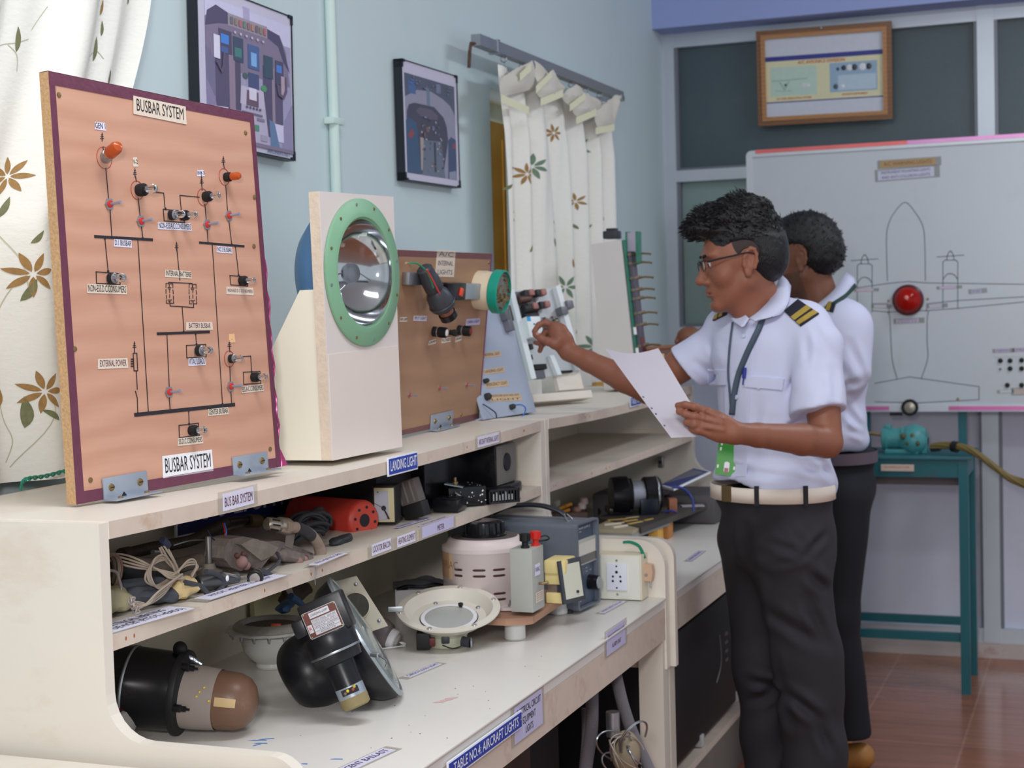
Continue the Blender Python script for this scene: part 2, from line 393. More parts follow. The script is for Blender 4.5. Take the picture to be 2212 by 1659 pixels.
# ------------------------------------------------------------------ curtains
CURT = pm('curtain_cloth', (236, 236, 230), .8, var=.02, scale=40, bump=.55, bs=70, aniso=(1, 1, 2.2))
CURT.node_tree.nodes['Principled BSDF'].inputs['Subsurface Weight'].default_value = 0
BRON = pm('print_bronze', (158, 122, 72), .7, var=.2, scale=120); OLIVE = pm('print_olive', (116, 120, 84), .7, var=.25, scale=120)
LGREEN = pm('print_leafgreen', (108, 134, 112), .7, var=.2, scale=120); STEMM = pm('print_stem', (190, 190, 166), .7, var=.1)
def cloth(name, fn, nu, nv, th, parent=None):
    V = []; Fc = []
    for j in range(nv+1):
        for i in range(nu+1): V.append(fn(i/nu, j/nv))
    for j in range(nv):
        for i in range(nu): a = j*(nu+1)+i; Fc.append((a, a+1, a+nu+2, a+nu+1))
    mb = MB(); n0 = len(V)
    def nrm(u, v):
        a = Vector(fn(u+.004, v))-Vector(fn(u-.004, v)); c = Vector(fn(u, v+.004))-Vector(fn(u, v-.004)); return a.cross(c).normalized()
    return mb, V, Fc, nrm
def leafprint(mb, fn, nrm, cu, cv, ang, L, W, m, su, sv, curve=.0, off=.0012):
    V = []; Fc = []; n = 7
    for i in range(n+1):
        t = i/n; w = W*math.sin(PI*min(1, t*1.02))**.8*(1-.25*t); bend = curve*t*t
        for k, s_ in enumerate((-1, 0, 1)):
            x = t*L; y = s_*w/2+bend*L
            dx = x*math.cos(ang)-y*math.sin(ang); dz = x*math.sin(ang)+y*math.cos(ang)
            u = cu+dx/su; v = cv+dz/sv; p = Vector(fn(u, v)); V.append(p+nrm(u, v)*off)
    for i in range(n):
        for k in range(2): a = i*3+k; Fc.append((a, a+1, a+4, a+3))
    mb.add(V, Fc, m, None, True)
def stemprint(mb, fn, nrm, pts, w, m, su, sv, off=.0009):
    P = smooth_path([Vector((p[0], p[1], 0)) for p in pts], 6); V = []; Fc = []
    for i, p in enumerate(P):
        t = (P[min(i+1, len(P)-1)]-P[max(i-1, 0)]); t = Vector((t.x*su, t.y*sv, 0)).normalized(); q = Vector((-t.y, t.x))
        for s_ in (-1, 1):
            u = p.x+s_*q.x*w/2/su; v = p.y+s_*q.y*w/2/sv; V.append(Vector(fn(u, v))+nrm(u, v)*off)
    for i in range(len(P)-1): a = i*2; Fc.append((a, a+1, a+3, a+2))
    mb.add(V, Fc, m)
def flower(mb, fn, nrm, cu, cv, R_, m, su, sv, n=7, rot=0):
    for i in range(n):
        a = rot+2*PI*i/n; leafprint(mb, fn, nrm, cu+math.cos(a)*R_*.12/su, cv+math.sin(a)*R_*.12/sv, a, R_, R_*.36, m, su, sv)
# near curtain, bunched beside the first window: u along the wall (towards the back), v downwards
Y0, Y1 = 1.15, 2.47
def fn1(u, v):
    z = 2.75-v*(2.75-1.158)
    # right edge pulls back towards the tie as it drops
    g = 1.0 if z > 2.02 else 1-min(1, (2.02-z)/.45)**1.3*.17
    y = Y0+(Y1-Y0)*g*u
    f = math.sin(u*31+.8*math.sin(v*4))*.020+math.sin(u*67+2)*.005*(1+v)+math.sin(u*12+v*3)*.012
    f += .01*math.sin((u*9+v*6))*max(0, v-.2)
    x = -1.628+f+.018*max(0, .5-v)
    if u > .93: x += -(u-.93)/.07*.03
    return (x, y, z)
cb, V, Fc, nr = cloth('c', fn1, 260, 90, .002)
cb.add(V, [f[::-1] for f in Fc], CURT, None, True)
nrf = lambda u, v: -nr(u, v) if nr(u, v).x < 0 else nr(u, v)
SU, SV = (Y1-Y0)*.92, -(2.75-1.158)
def uv1(px, py):
    p = onx(px, py, -1.615); v = (2.75-p.z)/(2.75-1.158); z = p.z
    g = 1.0 if z > 2.02 else 1-min(1, (2.02-z)/.45)**1.3*.17
    return (p.y-Y0)/((Y1-Y0)*g), v
for px, py, r_, n_ in ((62, 378, .030, 7), (72, 592, .034, 7), (5, 610, .034, 7), (88, 846, .032, 7), (-30, 300, .03, 7)):
    u, v = uv1(px, py); flower(cb, fn1, nrf, u, v, r_, BRON, SU, SV, n_, rot=px)
for px, py, a, L_, m in ((76, 108, 1.5, .042, OLIVE), (226, 130, 1.4, .045, OLIVE), (243, 30, 1.2, .03, BRON), (247, 75, 1.5, .028, OLIVE), (20, 395, 2.2, .026, OLIVE), (38, 470, 1.1, .036, OLIVE), (10, 465, 1.8, .04, OLIVE),
        (108, 440, 1.7, .05, OLIVE), (62, 650, .8, .04, OLIVE), (20, 680, 1.2, .042, OLIVE), (72, 925, 1.3, .05, OLIVE), (108, 908, 2.3, .034, OLIVE), (45, 880, 1.2, .03, BRON), (258, 183, 1.5, .03, OLIVE), (68, 525, .5, .03, OLIVE), (12, 545, 1.0, .035, OLIVE), (315, 5, 1.3, .02, OLIVE)):
    u, v = uv1(px, py); leafprint(cb, fn1, nrf, u, v, PI/2+(a-PI/2), L_, L_*.34, m, SU, SV, curve=.25)
for pts in (((0, 130), (40, 95), (75, 88), (104, 80)), ((80, 150), (78, 115), (60, 92)), ((205, 122), (235, 108), (250, 125)), ((70, 640), (60, 560), (30, 480), (32, 400)), ((60, 1010), (100, 900), (92, 850)), ((55, 1000), (62, 950), (48, 880), (40, 700), (60, 600)), ((110, 60), (140, 10)), ((10, 30), (0, 10))):
    stemprint(cb, fn1, nrf, [uv1(*p) for p in pts], .0016, STEMM, SU, SV)
for (u0, u1) in ((0, 1),):
    pass
c1 = cb.build('window_curtain'); tag(c1, 'near white curtain with leaf print hanging behind the large wooden circuit board', 'curtain')
# far curtain on its rod
CY0, CY1 = 4.12, 5.22
def fn2(u, v):
    z = 2.10-v*(2.10-1.157)-.012*math.sin(u*4)
    y = CY0+(CY1-CY0)*u+(.01*math.sin(u*20) if v > .1 else 0)
    f = math.sin(u*43+.9*math.sin(v*3+u*5))*.026+math.sin(u*90+1)*.006
    return (-1.61+f*(.35+.65*min(1, v*5)), y, z)
cb, V, Fc, nr2 = cloth('c', fn2, 220, 60, .002)
cb.add(V, [f[::-1] for f in Fc], CURT, None, True)
nrf2 = lambda u, v: -nr2(u, v) if nr2(u, v).x < 0 else nr2(u, v)
SU2, SV2 = (CY1-CY0), -(2.10-1.157)
def uv2(px, py): p = onx(px, py, -1.60); return (p.y-CY0)/(CY1-CY0), (2.10-p.z)/(2.10-1.157)
for px, py, r_, m in ((1163, 352, .036, LGREEN), (1272, 315, .04, LGREEN), (1300, 345, .045, BRON), (1129, 372, .03, BRON), (1103, 470, .032, BRON), (1195, 475, .034, BRON), (1250, 430, .026, BRON), (1201, 278, .026, BRON), (1222, 612, .036, LGREEN), (1265, 745, .04, LGREEN), (1195, 350, .024, LGREEN)):
    u, v = uv2(px, py); flower(cb, fn2, nrf2, u, v, r_, m, SU2, SV2, 6 + (px % 2), rot=px)
for px, py, a, L_, m in ((1096, 240, .3, .03, OLIVE), (1092, 365, .3, .03, OLIVE), (1147, 415, 2.4, .03, OLIVE), (1232, 430, 2.2, .035, OLIVE), (1188, 320, 1.5, .028, OLIVE), (1290, 380, .9, .03, OLIVE), (1303, 375, 1.2, .025, OLIVE), (1100, 520, 1.2, .028, OLIVE), (1135, 540, .7, .03, OLIVE), (1155, 520, 1.6, .02, LGREEN), (1188, 525, 1.6, .028, OLIVE), (1280, 495, .5, .03, OLIVE), (1312, 485, 1.1, .026, OLIVE), (1253, 490, 2.2, .03, OLIVE), (1226, 572, 1.5, .03, BRON), (1255, 720, 1.4, .03, BRON), (1160, 585, 1.5, .02, OLIVE), (1240, 465, 1.3, .03, OLIVE), (1085, 410, .4, .03, OLIVE)):
    u, v = uv2(px, py); leafprint(cb, fn2, nrf2, u, v, a, L_, L_*.36, m, SU2, SV2, curve=.2)
# gathered heading: folded flaps along the top
CURL = pm('curtain_lining', (232, 232, 200), .75, var=.03)
HEAD = pm('curtain_heading', (214, 210, 200), .75, var=.04, bump=.4, bs=50)
hd = MB()
flaps = [((1112, 125), (1088, 150), (1078, 212), (1140, 240)), ((1112, 125), (1135, 128), (1185, 150), (1140, 240)), ((1150, 190), (1185, 148), (1215, 200), (1165, 222)), ((1165, 222), (1200, 165), (1222, 205), (1180, 220)),
         ((1228, 182), (1215, 205), (1232, 235), (1262, 200)), ((1232, 235), (1262, 198), (1286, 238), (1240, 260)), ((1285, 215), (1280, 250), (1285, 282), (1322, 272)), ((1285, 215), (1310, 225), (1337, 208), (1325, 278))]
def flap(mb, q, dx, m, n=6):
    P = [onx(p[0], p[1], -1.575) for p in q]; V = []; Fc = []
    for j in range(n+1):
        for i in range(n+1):
            s_, t_ = i/n, j/n; p = (P[0]*(1-s_)+P[3]*s_)*(1-t_)+(P[1]*(1-s_)+P[2]*s_)*t_
            p = Vector(p); p.x += dx+.014*math.sin(PI*s_)*math.sin(PI*t_)+.004*math.sin(9*t_+5*s_); V.append(p)
    for j in range(n):
        for i in range(n): a = j*(n+1)+i; Fc.append((a, a+1, a+n+2, a+n+1))
    mb.add(V, Fc, m, None, True)
heads = [([(1150, 130), (1085, 165), (1078, 212), (1158, 190)], 0), ([(1150, 130), (1158, 190), (1170, 240), (1188, 160)], .004), ([(1188, 150), (1150, 195), (1168, 222), (1208, 205)], .010),
         ([(1188, 150), (1208, 205), (1215, 203), (1212, 190)], .004), ([(1240, 182), (1208, 205), (1228, 235), (1262, 200)], .006), ([(1262, 200), (1228, 235), (1245, 260), (1287, 240)], .01), ([(1290, 215), (1262, 200), (1285, 255), (1300, 225)], .002), ([(1310, 218), (1280, 240), (1285, 283), (1326, 275)], .008), ([(1310, 218), (1326, 275), (1338, 208), (1330, 205)], .002)]
for q, dx in heads: flap(hd, q, dx, HEAD)
for a, c in (((1080, 213), (1140, 240)), ((1120, 168), (1145, 145)), ((1165, 222), (1214, 202)), ((1155, 195), (1190, 160)), ((1228, 234), (1262, 208)), ((1242, 262), (1286, 243)), ((1284, 284), (1325, 276))):
    p, q = onx(*a, -1.558), onx(*c, -1.558); hd.add([p+Vector((.004, 0, .012)), q+Vector((.004, 0, .012)), q+Vector((.004, 0, -.010)), p+Vector((.004, 0, -.010))], [(0, 1, 2, 3)], CURL)
c2 = cb.build('window_curtain'); tag(c2, 'far white curtain with bunched heading hanging from the metal rod beside the ochre window', 'curtain')
hd.build('heading', c2, label='bunched curtain heading with cream hem')
r_ = thing('curtain_rod', (-1.62, 4.0, 2.15), 'grey metal curtain rod on the left wall above the far window', 'curtain rod')
b = MB(); b.box((-1.634, 3.99, 2.135), (-1.606, 5.34, 2.166), pm('rod_grey', (150, 156, 164), .4, .6, var=.08)); b.box((-1.636, 4.12, 2.13), (-1.604, 4.135, 2.17), METAL)
b.build('rail', r_)
b = MB(); b.box((XW+.002, 5.3, 2.13), (-1.60, 5.33, 2.15), METAL); b.tube([(-1.62, 3.995, 2.14), (-1.632, 3.985, 2.142), (-1.636, 3.984, 2.12), (-1.64, 3.984, 2.075)], .005, pm('rusty_iron', (96, 74, 64), .7, .3, var=.3, scale=60)); b.build('bracket', r_)
for i in range(8):
    y = 4.2+i*.15; b = MB(); b.tube([(-1.62+.009*math.cos(a), y, 2.126+.009*math.sin(a)) for a in np.linspace(0, 2*PI, 12)[:-1]], .0018, METAL, closed=True, seg=6); b.tube([(-1.62, y, 2.117), (-1.612, y, 2.10), (-1.615, y, 2.085)], .0016, METAL, seg=5); b.build('curtain_ring', r_)
# ------------------------------------------------------------------ workbenches
BX0, BXS, BXF = -1.585, -1.21, -.927
def side_poly(zt, zl, xf, r1=.06, r2=.05, xs=BXS, zb=.0):
    """panel outline in (x,z): tall at the back, a lower lip in front, concave inner corner, rounded front corner"""
    P = [(BX0, zb), (xf, zb), (xf, zl-r2)]
    P += [(xf-r2+r2*math.cos(a), zl-r2+r2*math.sin(a)) for a in np.linspace(0, PI/2, 8)[1:]]
    P += [(xs+r1-r1*math.sin(a), zl+r1-r1*math.cos(a)) for a in np.linspace(0, PI/2, 8)]
    P += [(xs, zt), (BX0, zt)]; return P
def panel(mb, poly, y0, y1, m, m2=None):
    M_ = Matrix(((1, 0, 0, 0), (0, 0, -1, 0), (0, 1, 0, 0), (0, 0, 0, 1)))   # local xy -> xz, local z -> -y
    mb.prism(poly, -y1, -y0, m, M_)
def stick(parent, mb_txts, P0, u, v, w, h, paper, name='paper_label', th=.0006, tape=True):
    """sticker: origin P0 lower-left, u right, v up"""
    u = Vector(u).normalized(); v = Vector(v).normalized(); n = u.cross(v)
    M_ = Matrix((u, v, n)).transposed().to_4x4(); M_.translation = P0
    b = MB()
    if tape: b.prism(rect(-.012, -.003, w+.012, h+.003), 0, .0003, TAPEM, M_)
    b.prism([(0, 0), (w, .0006), (w-.001, h), (.001, h-.0008)], .0002, th+.0003, paper, M_)
    for (tx, cx, cy, sz, wid, ink) in mb_txts: b.text(tx, sz, ink, M_ @ T((cx, cy, 0)), width=wid, z=th+.0008)
    return b.build(name, parent)
def bench(y0, y1, zl0, zl1, xf0, xf1, label, r2b=.06, pend=True):
    t_ = thing('workbench', ((BX0+BXF)/2, (y0+y1)/2, 0), label, 'workbench')
    b = MB(); panel(b, side_poly(1.154, zl0, xf0, zb=.60, r2=.045), y0, y0+.02, CREAM); b.build('side_panel', t_)
    b = MB(); panel(b, side_poly(1.154, zl1, xf1, zb=.60, r2=r2b), y1-.024, y1, CREAM); b.build('side_panel', t_)
    for (yy, d) in ((y0, .045), (y1-.045, .045)):
        for xx in (BX0, BXF-.058):
            b = MB(); b.box((xx, yy+.001, 0), (xx+.056, yy+d-.001, .70), CREAM); b.build('leg', t_)
    b = MB(); b.box((BX0, y0+.02, .738), (BXF, y1-.024, .758), TOPM); b.box((BX0+.01, y0+.02, .757), (BXF+.004, y1-.024, .761), TOPM, bev=.0015); b.build('worktop', t_)
    b = MB(); b.box((BXF-.02, y0+.02, .668), (BXF, y1-.024, .7375), CREAM2); b.build('apron', t_)
    def sag(zz, th, x1, dz, m, me, name):
        V = []; Fc = []; n = 16
        for i in range(n+1):
            s_ = i/n; yy = y0+.02+(y1-.024-y0-.02)*s_; s2 = dz*4*s_*(1-s_)
            V += [(BX0, yy, zz-s2), (x1, yy, zz-s2), (x1, yy, zz-th-s2), (BX0, yy, zz-th-s2)]
        b = MB(); a_ = [[4*i, 4*i+1, 4*i+5, 4*i+4] for i in range(n)]; f_ = [[4*i+1, 4*i+2, 4*i+6, 4*i+5] for i in range(n)]
        c_ = [[4*i+2, 4*i+3, 4*i+7, 4*i+6] for i in range(n)]; d_ = [[4*i+3, 4*i, 4*i+4, 4*i+7] for i in range(n)]
        b.add(V, a_+c_+d_+[[0, 3, 2, 1], [4*n, 4*n+1, 4*n+2, 4*n+3]], m); b.add(V, f_, me)
        # nail spots on the front edge
        rnd = random.Random(int(zz*1000))
        for _ in range(6):
            s_ = rnd.random(); yy = y0+.05+(y1-y0-.1)*s_; s2 = dz*4*s_*(1-s_)
            b.prism(circ(6, .0016, ry=.003), 0, .0004, RUST, Matrix(((0, 0, 1, x1), (1, 0, 0, yy), (0, 1, 0, zz-th/2-s2), (0, 0, 0, 1))))
        return b.build(name, t_)
    sag(1.155, .023, BXS+.001, .009, CREAM, CREAM2, 'top_shelf')
    sag(1.006, .021, BXS-.002, .003, SHELFM, CREAM2, 'middle_shelf')
    b = MB(); b.box((BX0-.006, y0+.004, .60), (BX0, y1-.004, 1.15), BACKM)
    b.box((BX0, (y0*.35+y1*.65)-.02, .762), (BX0+.014, (y0*.35+y1*.65)+.02, .985), BACKM); b.build('back_board', t_)
    return t_
B1 = bench(1.65, 3.329, .872, .889, -.927, -.925, 'near cream workbench full of aircraft lights, with circuit board and landing light on top')
B2 = bench(3.337, 4.70, .889, .885, -.913, -.92, 'far cream workbench that the two men in white shirts stand at', r2b=.07)
b = MB(); b.box((BX0, 3.36, .15), (-1.06, 4.68, .17), CREAM2); b.box((-1.08, 3.36, .0), (-1.065, 4.68, .15), pm('plinth_grey', (120, 112, 108), .7, var=.1)); b.build('bottom_shelf', B2)
# spread feet board seen under bench one
b = MB(); b.box((BX0, 1.69, .15), (-1.12, 3.3, .17), CREAM2); b.build('bottom_shelf', B1)

# labels on bench one
U = (0, 1, 0); Vz = (0, 0, 1)
def on_edge(px, py, w, h, txts, paper, parent, x=BXS, **k):
    p = onx(px, py, x+.0015); return stick(parent, txts, p, U, Vz, w, h, paper, **k)
xe = BXS+.0012
o = on_edge(481, 1105, .088, .026, [('BUS BAR SYSTEM', .044, .012, .020, .078, INKM)], PAPER, B1)
o = on_edge(1032, 967, .118, .022, [('AIRCRAFT INTERNAL LIGHTS', .059, .010, .016, .11, INKM)], PAPER, B1)
o = on_edge(803, 1201, .078, .02, [('LOCATOR BEACON', .039, .010, .016, .072, INKM)], PAPER, B1, x=BXS-.002)
o = on_edge(858, 1183, .078, .02, [('HEATING ELEMENT', .039, .010, .016, .072, INKM)], PAPER, B1, x=BXS-.002)
o = on_edge(912, 1163, .15, .022, [('METER', .085, .009, .015, .032, INKM)], PAPERB, B1, x=BXS-.002)
def sign(px, py, w, h, txt, parent, x, bm_=BLUE, ts=.02, tw=None, tilt=0, name='name_plate'):
    p = onx(px, py, x); b = MB(); M_ = Matrix(((0, 0, 1, p.x), (1, 0, 0, p.y), (0, 1, 0, p.z), (0, 0, 0, 1))) @ RZ(tilt)
    b.box((0, 0, 0), (w, h, .003), SIGNW, M_, bev=.0008); b.prism(rect(.003, .003, w-.003, h-.003), .003, .0036, bm_, M_)
    b.text(txt, ts, SIGNW, M_ @ T((w/2, h/2, .0038)), width=tw or w*.88, z=.0003, bold=.01)
    for sx in (.006, w-.006): b.lathe([(.0016, .0036), (.0014, .0042), (0, .0045)], BRASS, M_ @ T((sx, h/2, 0)), 8)
    return b.build(name, parent)
sign(836, 1030, .127, .034, 'LANDING LIGHT', B1, BXS+.003, ts=.026)
sign(965, 1690, .31, .030, 'TABLE NO.4: AIRCRAFT LIGHTS', B1, BXF+.003, ts=.022, name='name_plate')
# paper notes on the apron
def on_apron(px, py, w, h, txts, paper):
    p = onx(px, py, BXF+.0012); return stick(B1, txts, p, U, Vz, w, h, paper)
on_apron(1112, 1609, .135, .062, [('ELECTRICAL CIRCUIT', .068, .048, .017, .115, INK), ('EQUIPMENT', .068, .030, .017, .062, INK), ('LIGHTS', .068, .012, .017, .036, INK)], PAPERB)
on_apron(1311, 1418, .125, .048, [('SMOKE DETECTION & FIRE', .062, .034, .013, .11, INKM), ('ALARM UNIT', .062, .014, .013, .06, INKM)], PAPERB)
# labels lying on the worktop / shelves
def on_top(px, py, px2, py2, z, h, txts, paper, parent=B1, tape=True):
    a = onz(px, py, z); c = onz(px2, py2, z); u = (c-a); w = u.length; u.normalize(); v = Vector((0, 0, 1)).cross(u)
    return stick(parent, [(t_, w*fx, h*fy, s_, w*fw, ink) for (t_, fx, fy, s_, fw, ink) in txts], a+Vector((0, 0, .0008)), u, v, w, h, paper, tape=tape)
on_top(700, 1695, 856, 1622, .761, .024, [('FLUORESCENT BALLAST', .5, .5, .017, .92, INKV)], PAPER)
on_top(886, 1465, 955, 1436, .761, .016, [('CARGO FLOOD LIGHT', .5, .5, .012, .92, INKV)], PAPER)
on_top(1306, 1325, 1352, 1300, .761, .014, [('SMOKE DETECTOR UNIT', .5, .5, .011, .92, INKV)], PAPER)
on_top(232, 1372, 420, 1316, 1.006, .045, [('ELECTRICAL HEATING', .5, .72, .018, .7, INK), ('DEVICES (PITOT HEADS)', .55, .3, .018, .8, INK)], PAPER)
on_top(455, 1297, 620, 1244, 1.006, .03, [('PITOT HEATER ELEMENT', .5, .5, .014, .8, INKV)], PAPER)
on_top(688, 1222, 752, 1196, 1.006, .018, [('WING HEATING CABLE', .5, .5, .013, .85, INKM)], PAPER)
on_top(860, 1142, 935, 1120, 1.004, .012, [('FILAMENTS', .25, .5, .010, .4, INKV), ('INDICATOR', .78, .5, .010, .35, INKV)], PAPERB, tape=False)
on_top(915, 1138, 975, 1117, 1.004, .014, [('VOLTAGE METER', .5, .5, .010, .85, INKM)], PAPERB, tape=False)
on_top(1495, 1212, 1522, 1192, .761, .016, [('MOTOR UNIT', .5, .5, .011, .85, INKV)], PAPERB, parent=B2)
sign(1360, 880, .10, .028, 'TABLE NO.3', B2, BXS+.003, ts=.02)
# pencil and paint marks on the worktop
b = MB(); CBLU = pm('blue_crayon', (104, 150, 214), .7); PNK = pm('pink_stain', (226, 190, 190), .6)
for (px, py, L_, a) in ((535, 1600, .03, .3), (548, 1606, .022, .2), (558, 1598, .025, .5), (545, 1612, .016, 1.0), (712, 1640, .02, .2), (650, 1650, .01, 0)):
    p = onz(px, py, .7615); b.prism([(0, 0), (L_, .001), (L_*.9, .004), (L_*.3, .0035)], 0, .0003, CBLU, T(p) @ RZ(a))
for (px, py) in ((965, 1512), (975, 1508), (950, 1516)):
    p = onz(px, py, .7615); b.prism(circ(10, .012, ry=.004), 0, .0003, PNK, T(p) @ RZ(.7))
for _ in range(40):
    p = onz(random.uniform(620, 1250), random.uniform(1400, 1620), .7613)
    if p.x < BXF-.02: b.prism(circ(5, random.uniform(.0006, .0013)), 0, .0004, INKG, T(p))
b.build('paint_marks', B1)

# low cabinet nearest the camera, just its top edge shows
b = MB(); b.box((-1.56, .75, .0), (-.95, 1.63, .85), CREAM, bev=.006); o = b.build('low_cabinet')
tag(o, 'low white cabinet top at the bottom left corner of the picture', 'cabinet')
# ------------------------------------------------------------------ things on the top shelves
class Pl:
    """a plane standing on a shelf: origin P0, u to the right, v up, n to the front; lean>0 tips back"""
    def __init__(s, P0, P1, lean=0):
        s.P = Vector(P0); s.u = (Vector(P1)-s.P).normalized(); n0 = s.u.cross(Vector((0, 0, 1))).normalized()
        a = math.radians(lean); s.v = (Vector((0, 0, 1))*math.cos(a)-n0*math.sin(a)).normalized(); s.n = s.u.cross(s.v).normalized()
        s.M = Matrix((s.u, s.v, s.n)).transposed().to_4x4(); s.M.translation = s.P
    def uv(s, px, py): q = onpl(px, py, s.P, s.n)-s.P; return (q.dot(s.u), q.dot(s.v))
    def at(s, px, py, z=0): a = s.uv(px, py); return s.M @ T((a[0], a[1], z))
ZT = 1.1565
def lbl(pl, parent, l, r, h, txt, paper=PAPERW, ink=INK, fw=.9, fs=.8, name='paper_label', z=.0004, skew=0):
    a, c = Vector(pl.uv(*l)), Vector(pl.uv(*r)); w = (c-a).length; ang = math.atan2(c.y-a.y, c.x-a.x)
    M_ = pl.M @ T((a.x, a.y, 0)) @ RZ(ang); b = MB()
    b.prism([(0, -h/2), (w, -h/2+skew), (w-.001, h/2), (.0012, h/2-.0005)], z, z+.0004, paper, M_)
    for k, t_ in enumerate(txt if isinstance(txt, (list, tuple)) else [txt]):
        n_ = len(txt) if isinstance(txt, (list, tuple)) else 1
        b.text(t_, h*fs/n_, ink, M_ @ T((w/2, h/2-(k+.5)*h/n_, 0)), width=w*fw, z=z+.0008)
    return b.build(name, parent)
def indicator(pl, parent, px, py, kind='clear', s=1.0, tilt=0):
    M_ = pl.at(px, py) @ RYm(tilt) @ RXm(-abs(tilt)*.8)
    b = MB(); sk = METAL if kind == 'big' else BLACKM
    b.lathe([(.0075*s, 0), (.0075*s, .010*s), (.0062*s, .0105*s), (.0062*s, .013*s)], sk if kind != 'clear2' else METAL, M_, 16)
    for i in range(4): b.lathe([(.0078*s, .002*s+i*.002*s), (.0081*s, .003*s+i*.002*s), (.0078*s, .004*s+i*.002*s)], sk, M_, 16, cap=False)
    o = b.build('lamp_holder', parent)
    b = MB()
    if kind in ('amber', 'big'):
        k = 1.25 if kind == 'big' else 1
        b.lathe([(.0062*s, .013*s), (.0068*s*k, .017*s), (.0066*s*k, .026*s*k), (.005*s*k, .030*s*k), (0, .032*s*k)], pm('amber_lens', (214, 98, 40), .25, trans=.35, var=.08, scale=60), M_, 16)
        if kind == 'big':
            b.lathe([(.0074*s, .012*s), (.0076*s, .02*s), (.0074*s, .022*s)], pm('amber_glue', (196, 150, 112), .35, trans=.3, var=.1, scale=80), M_, 14)
    else:
        b.lathe([(.0045*s, .012*s), (.0052*s, .016*s), (.0062*s, .020*s), (.0062*s, .024*s), (.004*s, .0275*s), (0, .0285*s)], GLASS, M_, 16)
        b.lathe([(.004*s, .0125*s), (.004*s, .0155*s)], METAL, M_, 12); b.tube([M_ @ Vector((x*s, 0, z*s)) for x, z in ((-.002, .015), (-.0015, .021), (0, .0225), (.0015, .021), (.002, .015))], .0003, METAL, 4)
    b.build('bulb', o); return o
def toggle(pl, parent, px, py, L_=.019, s=1.0, red=True):
    M_ = pl.at(px, py); b = MB()
    b.prism(circ(6, .0092*s), 0, .0025*s, METAL, M_); b.lathe([(.0055*s, .0025*s), (.0052*s, .0042*s), (.003*s, .0044*s)], RED if red else METAL, M_, 14)
    b.tube([M_ @ Vector(p) for p in ((0, 0, .004*s), (0, .0006*s, .014*s), (0, .001*s, L_*s*1.2))], [.0021*s, .0021*s, .0026*s], pm('switch_lever', (164, 176, 200), .3, .6, var=.03), 8)
    return b.build('toggle_switch', parent)

# --- busbar training board
bb = Pl(onz(165, 1090, ZT), onz(608, 1010, ZT), 2.0)
BB = thing('circuit_board_display', bb.P, 'large light wooden board with busbar system circuit diagram, bulbs and switches', 'display board')
VENEER = woodmat('beech_veneer', (190, 140, 116), (208, 160, 136), .42, (1, .35, 1), (0, 0, 0), 7, 5, .03)
CHIP = pm('chipboard_edge', (196, 158, 116), .85, var=.25, scale=240, bump=.8, bs=200)
MAROON = pm('maroon_tape', (104, 52, 74), .3, var=.12, scale=60, bump=.3, bs=90); PINKF = pm('pink_foil', (168, 64, 118), .22, .4, var=.2, scale=50)
C_ = [Vector(bb.uv(*p)) for p in ((165, 1090), (606, 1008), (547, 247), (104, 154))]
b = MB(); b.prism([tuple(c) for c in C_], -.0005, 0, VENEER, bb.M); b.prism([tuple(c) for c in C_], -.017, -.0005, CHIP, bb.M); b.build('panel', BB)
def inset(a, c, w0, w1):
    d = (c-a).normalized(); q = Vector((-d.y, d.x)); return [tuple(a), tuple(c), tuple(c+q*w1), tuple(a+q*w0)]
b = MB()
b.prism(inset(C_[0], C_[1], .017, .016), .0003, .0008, MAROON, bb.M); b.prism(inset(C_[2], C_[3], .014, .018), .0004, .0009, MAROON, bb.M)
b.prism(inset(C_[1], C_[2], .012, .011), .0005, .0010, MAROON, bb.M); b.prism(inset(C_[3], C_[0], .011, .016), .0005, .0010, MAROON, bb.M)
e = [bb.M @ Vector((c.x, c.y, 0)) for c in C_]
b.quad3([e[1]+bb.u*.001, e[1]-bb.n*.016+bb.u*.001, e[2]-bb.n*.016+bb.u*.001, e[2]+bb.u*.001], .0004, PINKF)
b.quad3([e[3]+bb.v*.001, e[2]+bb.v*.001, e[2]-bb.n*.017+bb.v*.001, e[3]-bb.n*.017+bb.v*.001], .0004, MAROON)
for i in range(26):      # crinkled foil bead on the right edge
    s_ = i/26; p = e[1].lerp(e[2], s_*.62); 
    if i == 0: pts = []
    pts.append(p+bb.u*(.0015+.002*math.sin(i*1.7)*(1 if i % 5 else 2))+bb.n*.001*math.cos(i))
b.tube(pts, .0016, PINKF, 6, sub=2); p = e[1]
b.add([p-bb.n*.002, p+bb.u*.016+bb.n*.004+bb.v*.001, p+bb.v*.03+bb.n*.002], [(0, 1, 2)], PINKF)
b.build('edge_tape', BB)
DG = pm('diagram_black', (40, 36, 42), .4, var=0); DGR = pm('diagram_red', (176, 72, 62), .5, var=0)
b = MB()
def dl(pts, w=.0013, m=DG, closed=False): b.line([bb.uv(*p) for p in pts], w, m, bb.M, closed=closed)
